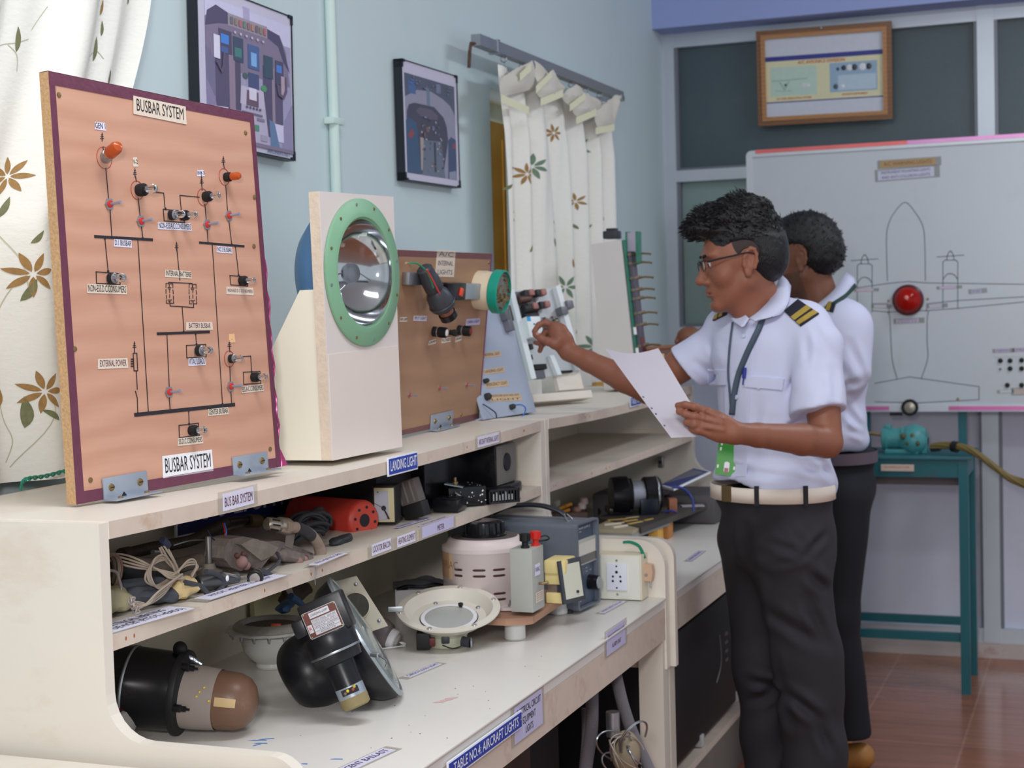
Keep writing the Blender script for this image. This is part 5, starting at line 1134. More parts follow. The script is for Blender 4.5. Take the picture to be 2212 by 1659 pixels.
for an in (1.9, .15, -1.0):
    b = MB(); pA = M_ @ Vector((.058*math.cos(an+PI), .058*math.sin(an+PI), X(4))); b.lathe([(.006, 0), (.006, .012), (.0045, .013), (.0045, .02), (.002, .021), (.002, .026)], BLACK, axis_m(pA, ax), 14); b.build('clamp_bolt', t_)
CLR = pm('dull_clear_plastic', (178, 166, 158), .28, trans=.25, var=.04, scale=14, ior=1.2)
b = MB(); M3 = axis_m(cc+CF*-.004+Vector((0, 0, -.004)), (ax+Vector((0, 0, .02))).normalized())
def slv(b, prof, m, cut): b.lathe(prof, m, M3, 48, cap=False)
slv(b, [(.050, X(4)), (.0495, X(40)), (.0475, X(75)), (.047, X(82))], CLR, 0); b.build('clear_sleeve', t_)
b = MB()
for q in ((.3, 20), (.45, 25), (.2, 48), (.6, 33)):
    pA = M3 @ Vector((-.0495*math.cos(q[0]), -.0495*math.sin(q[0])*-1, X(q[1]+30))); b.sph(pA, (.0015, .0025, .0018), pm('yellow_fleck', (232, 208, 50), .5), seg=8, rings=6)
b.build('paint_flecks', t_)
BRN = pm('brown_dome_cover', (116, 86, 68), .38, var=.1, scale=12, bump=.25, bs=30, dirt=(156, 130, 108), dscale=10, damt=.5)
b = MB(); b.lathe([(.045, X(2)), (.0455, X(60)), (.0455, X(100)), (.0440, X(125)), (.038, X(146)), (.028, X(158)), (.014, X(166)), (0, X(168))], BRN, M3, 48); b.build('dome', t_)
b = MB(); V = []; n = 10
for i in range(n+1):
    for j in range(5):
        an = 1.45+.30*j/4; z_ = X(88)+X(46)*i/n; rr = .0462 if i < 4 else .0462-.003*((i-4)/6)**2; V.append(M3 @ Vector((rr*math.cos(an+1.35), rr*math.sin(an+1.35), z_)))
b.add(V, [(i*5+j, i*5+j+1, i*5+j+6, i*5+j+5) for i in range(n) for j in range(4)], pm('straw_tape', (206, 176, 128), .5, var=.08), None, True); b.build('tape_patch', t_)
b = MB(); b.tube([cc+Vector((0, 0, .058))+ax*X(8), cc+Vector((0, 0, .055))+ax*X(25)+CR*.0, cc+Vector((0, 0, .048))+ax*X(45)], [.0045, .0042, .003], pm('foil_strip', (160, 166, 178), .25, .8, var=.3, scale=80, bump=1, bs=120), 8, sub=5); b.build('foil_tie', t_)
# maroon bottle shape
t_ = thing('lamp_shell', onz(258, 1600, ZW), 'maroon rounded lamp shell with a white glass end behind the left side panel', 'lamp')
p = onz(262, 1604, ZW); a = Vector((p.x, p.y, ZW+.030)); d = (CR*.75+CF*-.55+Vector((0, 0, -.25))).normalized(); M2 = axis_m(a-d*.055, d)
b = MB(); b.lathe([(.012, -.03), (.026, -.02), (.034, 0), (.036, .03), (.034, .05), (.028, .062)], pm('maroon_gloss', (96, 34, 42), .25, var=.1, scale=30, dirt=(140, 100, 100), dscale=30, damt=.3), M2, 32); b.build('shell', t_)
b = MB(); b.lathe([(.027, .058), (.024, .066), (.012, .071), (0, .072)], pm('milky_glass', (196, 190, 184), .3, var=.06, scale=40), M2, 28); b.build('glass_end', t_)
# flanged white bowl
t_ = thing('lamp_bowl', onz(585, 1468, ZW), 'white enamel lamp bowl with a toothed dirty rim behind the black landing lamp', 'lamp housing')
p = onz(588, 1440, ZW); M_ = cf(p); ENA = pm('chipped_enamel', (206, 206, 202), .28, var=.03, scale=10, dirt=(120, 96, 80), dscale=16, damt=.75)
k = kpx(p)
b = MB(); b.lathe([(.028, 0), (.030, .004), (.029, .010), (.040, .018), (.052, .034), (.0565, .055), (.057, .070)], ENA, M_, 44); b.build('bowl', t_)
b = MB(); P = []; n = 72
for i in range(n): a = 2*PI*i/n; P.append(((.080+.003*abs(math.sin(a*6)))*math.cos(a), (.080+.003*abs(math.sin(a*6)))*math.sin(a)))
b.ringprism(P, circ(n, .054), .070, .0745, ENA, M_); b.lathe([(.070, .0745), (.069, .080), (.064, .085), (.056, .0865), (.052, .084), (.050, .076)], pm('dirty_rim', (160, 156, 150), .5, var=.12, scale=40, bump=.8, bs=60, dirt=(96, 80, 68), dscale=20, damt=.7), M_, 44, cap=False); b.build('rim', t_)
b = MB(); b.lathe([(.0515, .078), (.045, .072), (0, .070)], pm('rusty_inside', (92, 80, 72), .8, var=.25, scale=60, bump=1, bs=60), M_, 40); b.build('inside', t_)
for i in range(9):
    a = PI+.15+i*.38; b = MB(); b.tube([M_ @ Vector((.074*math.cos(a), .074*math.sin(a), z)) for z in (.071, .066, .060)], [.0035, .0030, .0018], METAL, 8); b.build('peg', t_)
b = MB(); b.box((-.006, -.004, .084), (.012, .005, .092), pm('bright_orange', (250, 112, 40), .4), M_ @ T((.01, -.02, -.008)), bev=.002); b.build('orange_clip', t_)
b = MB(); b.sph(M_ @ Vector((-.004, -.022, .080)), .004, pm('rusty_bolt', (96, 66, 56), .7)); b.build('bolt', t_)
# junk hanging behind: wires and a blue connector
t_ = thing('wire_harness', onz(660, 1330, .80), 'tangled harness with a blue connector behind the white enamel bowl', 'wires')
b = MB(); P0 = onx(612, 1312, -1.46); lump_tube(b, onx(606, 1318, -1.46), onx(628, 1300, -1.48), (.014, .010), pm('connector_blue', (52, 84, 122), .45, var=.15, scale=50), 3, n=6); b.build('connector', t_)
b = MB(); b.tube(px3(((628, 1288), (645, 1300), (662, 1318)), -1.44), [.007, .0065, .006], pm('connector_blue', (52, 84, 122), .45), 10, sub=4); b.build('cable', t_)
b = MB(); lump_tube(b, onx(618, 1296, -1.50), onx(655, 1270, -1.52), (.020, .024), pm('dark_brown_lump', (66, 54, 46), .8, var=.2, scale=50), 12); b.build('coil', t_)
for k_ in range(4):
    b = MB(); b.tube(px3(((616+k_*4, 1270), (624+k_*3, 1284), (632+k_*2, 1296-k_*2)), -1.45), .0014, BEIGEW, 5, sub=5); b.build('wire', t_)
b = MB(); b.box((-1.575, 2.62, ZW), (-1.565, 2.88, .87), pm('yellowed_card', (206, 200, 160), .6, var=.04)); one(b, 'card_sheet', 'yellowish sheet standing against the back board behind the black landing lamp', 'sheet')
# landing lamp
t_ = thing('landing_lamp', onz(735, 1512, ZW), 'black landing lamp with a glass face and maker plate lying on the worktop', 'lamp')
BLK2 = pm('lamp_black', (26, 27, 32), .33, var=.12, scale=30, dirt=(84, 80, 78), dscale=18, damt=.45)
p = onz(830, 1508, ZW); kk = kpx(p)
Aup = ond(709, 1254, 2.64); Alo = ond(862, 1501, 2.60)      # rim ends, top and bottom
cR = (Aup+Alo)/2; rR = (Aup-Alo).length/2; vv = (Aup-Alo).normalized()
ax = (CR*.90+CF*.02); ax = (ax-vv*ax.dot(vv)).normalized(); ax = (ax*.99-CF*.04); ax = (ax-vv*ax.dot(vv)).normalized()
# face normal points right/up and slightly towards the viewer
M_ = Matrix((vv, ax.cross(vv), ax)).transposed().to_4x4(); M_.translation = cR
b = MB(); b.lathe([(q.x, q.y) for q in smooth_path([Vector((r_, z_, 0)) for r_, z_ in ((.0, -.152), (.022, -.150), (.042, -.145), (.058, -.132), (.066, -.112), (.066, -.092), (.070, -.075), (.082, -.055), (rR*.93, -.028), (rR*.985, -.008), (rR, .000))], 4)], BLK2, M_, 72)
b.build('reflector_housing', t_)
b = MB(); b.lathe([(rR-.001, -.001), (rR+.0025, .001), (rR+.0025, .006), (rR-.0035, .008), (rR-.006, .006)], pm('dented_rim', (168, 180, 186), .3, .7, var=.15, scale=30, bump=.5, bs=40), M_, 64, cap=False); o = b.build('rim', t_)
b = MB(); b.lathe([(.0045, 0), (.0045, .012), (.003, .014), (.003, .02)], METAL, axis_m(M_ @ Vector((-rR*.35, rR*.93, .004)), M_.to_3x3() @ Vector((-.6, .3, .7))), 10)
b.tube([M_ @ Vector((-rR*.42, rR*.95, .012)), M_ @ Vector((-rR*.55, rR*1.0, .02)), M_ @ Vector((-rR*.62, rR*.96, .012))], .0012, METAL, 5, sub=5); b.build('rim_clamp', o)
b = MB(); b.lathe([(rR-.005, .005), (rR*.8, .010), (rR*.5, .014), (0, .016)], pm('greenish_glass', (190, 204, 200), .08, trans=.55, var=.02, ior=1.3), M_, 56, cap=False); b.build('glass_face', t_)
b = MB(); b.lathe([(rR-.006, .002), (rR*.75, -.02), (rR*.4, -.045), (0, -.055)], pm('dull_mirror', (182, 192, 190), .3, .8, var=.06), M_, 48, cap=False); b.build('reflector', t_)
# motor unit with plate, in front of the bowl
c0 = ond(670, 1318, 2.47); c1 = ond(766, 1550, 2.455)
dm = (c1-c0).normalized(); L_ = (c1-c0).length; k2 = kpx(c0)
xm = (CR*1.0+Vector((0, 0, .5))); xm = (xm-dm*xm.dot(dm)).normalized(); ym = dm.cross(xm)     # ym roughly away/towards
Mm = Matrix((xm, ym, dm)).transposed().to_4x4(); Mm.translation = c0+CF*.012; Mm = Mm @ Matrix.Scale(.88, 4)
sgn = -1 if ym.dot(CF) > 0 else 1
NS = .8     # direction facing the viewer
b = MB()
b.box((-.034, -.020, .0), (.050, .026, .070), BLK2, Mm @ T((0.014, 0, -.012)), bev=.005); b.build('gear_case', t_)
b = MB(); b.lathe([(.046, .052), (.0475, .056), (.0475, .088), (.045, .092), (.043, .108), (.030, .110)], BLK2, Mm @ T((.012, .004, 0)), 40); b.lathe([(.0478, .086), (.0482, .088), (.0478, .090)], METAL, Mm @ T((.012, .004, 0)), 40, cap=False); b.build('motor_flange', t_)
b = MB(); b.lathe([(.027, .100), (.0275, .112), (.0265, .152), (.027, .154)], BLK2, Mm @ T((.010, .002, 0)), 32); b.build('motor_barrel', t_)
b = MB(); b.lathe([(.0265, .154), (.0265, .160), (.0265, .178)], STEEL, Mm @ T((.010, .002, 0)), 32, cap=False); o = b.build('brush_ring', t_)
b = MB(); fy = sgn*.0255; b.box((-.012, min(fy, fy*1.06), .157), (.020, max(fy, fy*1.06), .168), INK, Mm @ T((.010, .002, 0)));
for (x_, z_, c_) in ((.0, .161, (226, 196, 60)), (.010, .162, (160, 70, 60)), (-.006, .164, (120, 100, 90)), (.014, .158, (190, 176, 70))): b.sph(Mm @ Vector((x_+.010, fy*1.07, z_)), .0032, pm('brush_%d' % c_[1], c_, .5), seg=8, rings=6)
b.build('brush_gear', o)
b = MB(); b.lathe([(.0262, .172), (.0268, .176), (.0262, .192), (.022, .195)], pm('phenolic_yellow', (146, 132, 92), .6, var=.15, scale=50, bump=.4, bs=60), Mm @ T((.010, .002, 0)), 32); b.build('end_bell', t_)
b = MB(); b.box((-.052, -.014, .010), (-.030, .016, .042), BLK2, Mm @ T((.010, 0, 0)), bev=.003)
for i in range(6): b.box((-.0535, -.010+i*.004, .014), (-.051, -.0085+i*.004, .038), BLACKM, Mm @ T((.010, 0, 0)))
b.build('terminal_cover', t_)
# name plate on the viewer side of the gear case
fyy = (-.020 if sgn < 0 else .026)
P0 = Mm @ Vector((.014-.030, fyy+sgn*.0006, .052)); uu = (Mm.to_3x3() @ Vector((1, 0, 0))).normalized(); vz = -(Mm.to_3x3() @ Vector((0, 0, 1))).normalized(); nn = uu.cross(vz)
Mn = Matrix((uu, vz, nn)).transposed().to_4x4(); Mn.translation = P0; Mn = Mn @ Matrix.Scale(.94, 4)
if nn.dot(CF) > 0: pass
NPW, NPH = .062, .046
b = MB(); b.prism(rrect(0, 0, NPW, NPH, .003), 0, .0012, METAL, Mn); b.prism(rrect(.0012, .0012, NPW-.0012, NPH-.0012, .002), .0012, .0015, pm('plate_brown', (110, 60, 50), .4), Mn)
PLT = pm('plate_silver', (214, 214, 220), .35, .3, var=.03)
b.prism(rect(.012, NPH-.013, NPW-.014, NPH-.003), .0015, .0018, PLT, Mn); b.prism(rect(.012, .004, NPW-.004, NPH-.015), .0015, .0018, PLT, Mn); b.prism(rrect(.0025, .010, .0105, .024, .001), .0015, .0018, PLT, Mn)
b.text('LANDING LAMP', .006, INKG, Mn @ T(((NPW-.002)/2, NPH-.008, .002)), width=.030); b.text('R', .009, RED, Mn @ T((.0065, .017, .002)))
for i, tx in enumerate(('TYPE M 75000   AMP 285', 'MOTOR VOLTS 24   AMP 14', 'LAMP V 24   A 50X/400', 'No 1859', 'ROTAX LTD')):
    b.text(tx, .0035, INKG, Mn @ T(((NPW+.008)/2, NPH-.0185-i*.0052, .002)), width=.042 if i < 3 else .026); b.line([(.012, NPH-.0155-i*.0052), (NPW-.004, NPH-.0155-i*.0052)], .0003, INKM, Mn, z=.002)
for sx, sy in ((.003, .003), (NPW-.003, .003), (.003, NPH-.003), (NPW-.003, NPH-.003)): b.lathe([(.0018, .0015), (.0015, .0024), (0, .0026)], BRASS, Mn @ T((sx, sy, 0)), 8)
b.build('maker_plate', t_)
# bracket plate with round opening, leaning behind
t_ = thing('lamp_mounting_plate', onz(820, 1385, ZW), 'flat beige metal plate with a round opening leaning behind the black landing lamp', 'plate')
P = [ond(x, y, 2.80) for x, y in ((770, 1375), (838, 1352), (770, 1244), (700, 1262))]
pl2 = Pl(P[0], P[1], 0); uu = (P[1]-P[0]).normalized(); v2 = (P[3]-P[0]); v2 = (v2-uu*v2.dot(uu)).normalized(); nn = uu.cross(v2); Mb = Matrix((uu, v2, nn)).transposed().to_4x4(); Mb.translation = P[0]
C4 = [((Mb.inverted() @ p).x, (Mb.inverted() @ p).y) for p in P]; cxm = sum(c[0] for c in C4)/4; cym = sum(c[1] for c in C4)/4
O_, I_ = hole_front(cxm, cym, .024, C4, 40)
BZ = pm('bezel_beige', (196, 190, 174), .5, var=.04, dirt=(160, 150, 130), dscale=10, damt=.3)
b = MB(); b.ringprism(O_, I_, -.002, 0, BZ, Mb); b.build('plate', t_)
b = MB(); b.lathe([(.024, -.001), (.026, .006), (.024, .008)], BZ, Mb @ T((cxm, cym, 0)), 32, cap=False); b.lathe([(.0245, -.003), (0, -.003)], pm('dull_glass', (120, 118, 112), .3, var=.05), Mb @ T((cxm, cym, 0)), 32); b.build('window', t_)
b = MB(); Q = [ond(x, y, 2.72) for x, y in ((803, 1330), (797, 1342), (787, 1326))]
for c in ((C4[1][0]-.012, C4[1][1]+.014), (C4[2][0]-.006, C4[2][1]-.014)): b.lathe([(.004, 0), (.003, .002), (0, .003)], METAL, Mb @ T((c[0], c[1], 0)), 10)
b.build('rivet', t_)
# round grey cup fitting
t_ = thing('reading_spot_lamp', onz(832, 1396, ZW), 'small mauve grey round lamp with a white cap and looped wire', 'lamp')
p = onz(832, 1400, ZW); a = Vector((p.x, p.y, ZW+.026))-CR*.012+CF*.02; d = (CR*.82-CF*.25-Vector((0, 0, .35))).normalized(); M2 = axis_m(a, d)
MAUV = pm('mauve_grey', (128, 118, 120), .42, .2, var=.05, scale=20)
b = MB(); b.lathe([(.008, -.038), (.022, -.035), (.030, -.026), (.032, -.012), (.030, .008), (.026, .02), (.020, .024)], MAUV, M2, 36); b.build('body', t_)
b = MB(); b.lathe([(.020, .018), (.0205, .036), (.017, .038)], WHITE, M2, 28); b.lathe([(.016, .038), (.013, .044), (0, .045)], pm('socket_grey', (160, 156, 150), .5, var=.1), M2, 20); b.build('cap', t_)
b = MB(); tip = M2 @ Vector((0, 0, .044))
for k_ in range(2): b.tube([tip+CR*.003*k_, tip+CR*.012+Vector((0, 0, -.008+.004*k_)), Vector((tip.x, tip.y, ZW+.003))+CR*.002-CF*.01, Vector((tip.x, tip.y, ZW+.0025))-CR*.028-CF*.022, Vector((tip.x, tip.y, ZW+.0025))-CR*.045-CF*.020], .0013, WHITE, 6, sub=6)
b.build('wire', t_)
# packet behind the dish
t_ = thing('lamp_carton', onz(880, 1330, ZW), 'open white carton with a grey padded lid behind the cream flood light dish', 'carton')
p = onz(870, 1325, ZW); M_ = cf(p, .1)
b = MB(); CART = pm('carton_white', (206, 206, 208), .6, var=.04)
b.box((-.012, 0, 0), (.10, .003, .050), CART, M_); b.box((-.012, .07, 0), (.10, .073, .050), CART, M_); b.box((-.015, 0, 0), (-.012, .073, .052), CART, M_); b.box((-.012, 0, 0), (.10, .073, .002), CART, M_); b.build('box', t_)
b = MB(); V = []; n = 10
for i in range(n+1):
    for j in range(5): V.append(M_ @ Vector((-.018+.125*i/n, -.004+.082*j/4, .052+.012*math.sin(PI*i/n)+.004*math.sin(j*2+i))))
b.add(V, [(i*5+j, (i+1)*5+j, (i+1)*5+j+1, i*5+j+1) for i in range(n) for j in range(4)], pm('padded_grey', (112, 114, 122), .6, var=.08, bump=.5, bs=50), None, True)
b.add([v-Vector((0, 0, .005)) for v in V], [(i*5+j, i*5+j+1, (i+1)*5+j+1, (i+1)*5+j) for i in range(n) for j in range(4)], pm('padded_grey', (112, 114, 122), .6), None, True); b.build('lid', t_)
b = MB(); b.lathe([(.022, 0), (.022, .044)], WHITE, M_ @ T((.035, .036, .003)), 24); b.build('inner_tube', t_)
b = MB(); p = onz(955, 1262, ZW); b.box((-.012, 0, 0), (.014, .03, .03), DARK, cf(p), bev=.006); one(b, 'cable_gland', 'small dark lump on the worktop left of the round transformer', 'gland')
# cargo flood light dish
t_ = thing('cargo_flood_light', onz(958, 1405, ZW), 'shallow cream flood light dish resting on its lamp body', 'flood light')
p = onz(960, 1396, ZW); kk = kpx(p); M_ = cf(Vector((p.x, p.y, ZW))) @ T((.006, .008, 0)); M0 = M_; R0 = 112*kk
DISH = pm('dish_cream', (222, 216, 204), .38, var=.03, scale=10, dirt=(176, 130, 108), dscale=9, damt=.5)
zd = .062
M_ = M0 @ T((.004, .004, .006)) @ T((0, 0, zd-.02)) @ RXm(math.radians(15)) @ T((0, 0, .02-zd))
b = MB(); b.lathe([(.052, zd-.024), (.070, zd-.018), (.082, zd-.004), (R0*.985, zd+.002), (R0, zd+.004), (R0, zd+.007), (R0*.86, zd+.0075), (R0*.83, zd+.004), (R0*.72, zd-.012), (.060, zd-.0145), (.056, zd-.0145)], DISH, M_, 60, cap=False)
b.build('dish', t_)
b = MB(); b.lathe([(.056, zd-.0145), (.0555, zd-.0125), (.0475, zd-.0125)], WHITE, M_, 44, cap=False); b.lathe([(.0575, zd-.014), (.056, zd-.0128)], INK, M_, 44, cap=False); b.build('lens_ring', t_)
b = MB(); b.lathe([(.048, zd-.013), (.03, zd-.009), (0, zd-.0075)], pm('frosted_lens', (176, 178, 176), .3, var=.03), M_, 40); b.build('lens', t_)
for i, a in enumerate((.35, 1.35, 2.3, 3.3, 4.35, 5.3)):
    b = MB(); b.lathe([(.0055, 0), (.0045, .0016), (0, .002)], pm('rivet_pale', (200, 196, 190), .3, .5), M_ @ T((R0*.925*math.cos(a), R0*.925*math.sin(a), zd+.0075)), 12); b.build('rivet', t_)
for a in (.6, 2.0): b = MB(); b.lathe([(.005, 0), (.004, .0016), (0, .002)], METAL, M_ @ T((R0*.68*math.cos(a), R0*.68*math.sin(a), zd-.0125)), 12); b.build('rivet', t_)
b = MB(); b.lathe([(.0035, 0), (.003, .004), (.005, .005), (.005, .009), (.003, .010)], BLACKM, M_ @ T((.022, .042, zd-.0135)), 12); b.build('latch_knob', t_)
M_ = M0
b = MB(); b.lathe([(.036, 0), (.038, .002), (.038, .02), (.046, .03), (.046, zd-.026)], pm('body_cream_green', (200, 202, 178), .45, var=.05, dirt=(110, 100, 80), dscale=25, damt=.6), M_, 40); b.build('lamp_body', t_)
b = MB(); b.box((-.058, -.045, .002), (-.032, -.012, .034), BLACKM, M_, bev=.002); b.box((-.034, -.044, .008), (-.022, -.034, .024), pm('dull_red', (110, 44, 40), .5), M_, bev=.002); b.build('switch_block', t_)
b = MB(); b.cyl((.030, -.040, .016), (.046, -.046, .014), .010, GREYL, M=M_); b.lathe([(.011, 0), (.009, .003), (0, .003)], METAL, M_ @ T((.0465, -.0462, .014)) @ RYm(PI/2), 14); b.box((-.010, -.044, .012), (.006, -.036, .026), GREYL, M_, bev=.003)
b.tube([M_ @ Vector(q) for q in ((-.008, -.044, .010), (.012, -.048, .004), (.030, -.044, .008))], .0012, INK, 5, sub=4); b.build('cable_clamp', t_)
b = MB(); p2 = ond(846, 1322, 2.72); b.box((-.006, 0, 0), (.020, .003, .009), METAL, cf(p2, 0), bev=.001); b.build('mounting_lug', t_)

# variac on its board
VW = thing('variac_transformer', onz(1113, 1390, ZW), 'round pinkish white variable transformer with black dial on a small wooden board', 'transformer')
f1, f2 = onz(1113, 1380, ZW), onz(1206, 1325, ZW)
MILK = pm('milky_cup', (214, 216, 214), .25, var=.02, spec=.6)
zb = ZW+.036
vc = onz(1050, 1325, zb+.016)
M_ = cf(Vector((vc.x, vc.y, zb+.016))) @ T((-.002, .118, 0)); kv = kpx(M_.translation); RV = 91*kv
wdir = (f2-f1).normalized(); wn = Vector((0, 0, 1)).cross(wdir)
Mbd = Matrix((wdir, wn, Vector((0, 0, 1)))).transposed().to_4x4(); Mbd.translation = Vector((f1.x, f1.y, zb))
b = MB(); b.prism([(-.034, -.036), (-.02, -.046), (.25, -.034), (.262, -.02), (.262, .20), (-.045, .22), (-.05, -.0)], 0, .014, woodmat('board_brown', (150, 110, 88), (176, 136, 110), .6, wscale=10), Mbd); b.build('baseboard', VW)
for (x_, y_) in ((0, 0), ((f2-f1).length, 0), (0, .17), ((f2-f1).length, .17)):
    b = MB(); b.lathe([(.019, 0), (.0212, .003), (.0205, .030), (.0215, .034), (.0215, .0362)], MILK, Mbd @ T((x_, y_, -.036)), 28); b.build('foot_cup', VW)
PKW = pm('variac_paint', (214, 200, 198), .42, var=.03, scale=14, dirt=(200, 180, 176), dscale=8, damt=.4)
hv = .128
b = MB(); b.lathe([(RV*.97, 0), (RV, .004), (RV, hv-.018), (RV*1.015, hv-.016), (RV*1.01, hv-.008), (RV*.90, hv-.002), (RV*.86, hv+.006), (RV*.80, hv+.009)], PKW, M_, 64); b.build('body', VW)
b = MB(); b.lathe([(RV*.80, hv+.0075), (RV*.79, hv+.0098), (0, hv+.0098)], pm('dial_plate', (96, 88, 86), .5, var=.1, scale=20), M_, 48); b.build('dial_plate', VW)
SLOT = pm('slot_dark_red', (70, 36, 34), .6)
b = MB()
def cslot(an, z_, wa=.15, h=.0028):
    V = []; n = 8
    for i in range(n+1):
        a = an-wa/2+wa*i/n; e_ = h*(.5 if i in (0, n) else 1)
        for s_ in (-1, 1): V.append(M_ @ Vector(((RV+.0005)*math.cos(a), (RV+.0005)*math.sin(a), z_+s_*e_)))
    b.add(V, [(2*i, 2*i+1, 2*i+3, 2*i+2) for i in range(n)], SLOT)
for an in (-2.72, -2.22, -1.69, -1.22):
    for z_ in (.020, .032, .068, .080): cslot(an, z_, .30 if abs(an+1.6) < .6 else .24, .0022)
for j in range(3): cslot(-2.9+j*.1, .05, .02, .001)
b.build('vent_slots', VW)
b = MB(); V = []; n = 12
for i in range(n+1):
    a = -3.15+.62*i/n
    for z_ in (.060, .112): V.append(M_ @ Vector(((RV+.0007)*math.cos(a), (RV+.0007)*math.sin(a), z_)))
b.add(V, [(2*i, 2*i+1, 2*i+3, 2*i+2) for i in range(n)], pm('masking_tape_brown', (196, 156, 122), .6, var=.05)); V = []
for i in range(5):
    a = -2.53+.14*i/4
    for z_ in (.058, .113): V.append(M_ @ Vector(((RV+.0009)*math.cos(a), (RV+.0009)*math.sin(a), z_)))
b.add(V, [(2*i, 2*i+1, 2*i+3, 2*i+2) for i in range(4)], pm('masking_tape_pale', (222, 190, 156), .6, var=.05)); 
vs_, fs = text_mesh('VARIAC', 'LEFT', 0); b.add([M_ @ Vector(((RV+.001)*math.cos(-3.02+v[0]*.020/RV), (RV+.001)*math.sin(-3.02+v[0]*.020/RV), .087+v[1]*.022)) for v in vs_], fs, pm('faint_ink', (160, 120, 92), .6)); b.build('tape_label', VW)
kn = hv+.010
b = MB(); b.lathe([(.046, kn-.001), (.0465, kn+.003), (.040, kn+.006), (.0385, kn+.028), (.030, kn+.031), (.012, kn+.0295), (0, kn+.0295)], BLACK, M_ , 48)
for i in range(16): a = 2*PI*i/16; b.box((-.0042, -.004, kn+.004), (.0042, .0025, kn+.0285), BLACK, M_ @ RZ(a) @ T((0, .040, 0)), bev=.0012)
b.build('dial_knob', VW)
b = MB(); q = [(-.02, -.018), (.03, -.022), (.042, -.004), (.03, .02), (-.02, .02)]; b.prism([(x_+.02, y_) for x_, y_ in q], 0, .006, PKW, M_ @ T((.030, -RV*.93, 0))); b.lathe([(.007, .006), (.007, .010), (.004, .011), (.004, .018)], METAL, M_ @ T((.052, -RV*.95, 0)), 12); b.build('mounting_foot', VW)
# control box
GBX = pm('grey_green_enamel', (176, 178, 172), .42, var=.03, scale=14, dirt=(150, 140, 130), dscale=10, damt=.4)
pbx = onz(1152, 1326, zb+.02); Mx = cf(Vector((pbx.x, pbx.y, zb+.016)), math.radians(-21)); 
b = MB(); b.box((-.046, 0, .006), (0, .066, .130), GBX, Mx, bev=.0012); o = b.build('terminal_box', VW)
Mf = Mx @ Matrix(((0, 0, 1, .0008), (1, 0, 0, 0), (0, 1, 0, 0), (0, 0, 0, 1)))
b = MB(); b.prism(rect(.013, .075, .042, .098), 0, .0004, PAPER, Mf); b.text('VARIAC', .013, INKV, Mf @ T((.0275, .087, 0)), width=.026, z=.0008); b.prism(rect(.014, .022, .056, .042), 0, .0004, PAPERW, Mf)
for i in range(4): b.text('220 V 50 Hz', .003, INKM, Mf @ T((.035, .026+i*.0042, 0)), width=.034, z=.0008)
b.build('paper_label', o)
b = MB(); b.tube([Mf @ Vector(q) for q in ((.034, .058, .001), (.034, .058, .008), (.040, .060, .018))], .0028, BRASS, 8, sub=3); b.build('stud', o)
for (x_, y_, m_, s_) in ((-.020, .018, BLACKM, 1), (-.010, .050, RED, 1.05)):
    b = MB(); Mq = Mx @ T((x_, y_, .130)); b.lathe([(.0085*s_, 0), (.0085*s_, .004), (.0065, .005), (.0065, .012), (.0095*s_, .014), (.0098*s_, .028), (.008, .029)], m_, Mq, 20)
    for i in range(12): b.box((-.0012, -.001, .014), (.0012, .0012, .028), m_, Mq @ RZ(2*PI*i/12) @ T((0, .0096*s_, 0)))
    b.build('binding_post', o)
b = MB(); Mq = Mx @ T((-.010, .050, .130)); b.tube([Mq @ Vector(q) for q in ((.006, 0, .016), (.020, .004, .020), (.026, .008, .014), (.014, .02, .008), (-.01, .01, .006))], .0016, INK, 6, sub=6); b.build('wire', o)
# foam block and square meter
pm_ = onz(1235, 1306, zb+.014); Mg = cf(Vector((pm_.x, pm_.y, zb+.0145)), math.radians(-20))
FOAM = pm('yellow_foam', (232, 214, 150), .8, var=.04, scale=30, bump=.4, bs=80)
b = MB(); b.box((-.058, .0, .060), (-.012, .07, .088), FOAM, Mg, bev=.004); b.box((-.055, 0, .0), (-.010, .07, .022), FOAM, Mg, bev=.003); b.box((-.058, .004, .038), (-.012, .066, .0605), FOAM, Mg, bev=.002); b.box((-.052, .006, .022), (-.032, .06, .038), pm('foam_brown', (120, 104, 96), .6), Mg); b.box((-.032, .005, .022), (-.010, .062, .038), GREYL, Mg); b.build('foam_block', VW)
b = MB(); Mk = Mg @ T((-.016, -.006, .0)) @ RZ(math.radians(-22)) @ RYm(math.radians(-8)); b.box((0, -.004, 0), (.006, .066, .088), pm('meter_frame_dark', (62, 66, 74), .4, var=.05), Mk, bev=.0015); o = b.build('meter_frame', VW)
b = MB(); b.box((.006, .004, .009), (.0072, .058, .079), pm('meter_pale_face', (206, 206, 190), .35, var=.03), Mk); b.lathe([(.003, 0), (.003, .003)], DARK, Mk @ T((.0075, .04, .020)) @ RYm(PI/2), 10); b.build('meter_face', o)

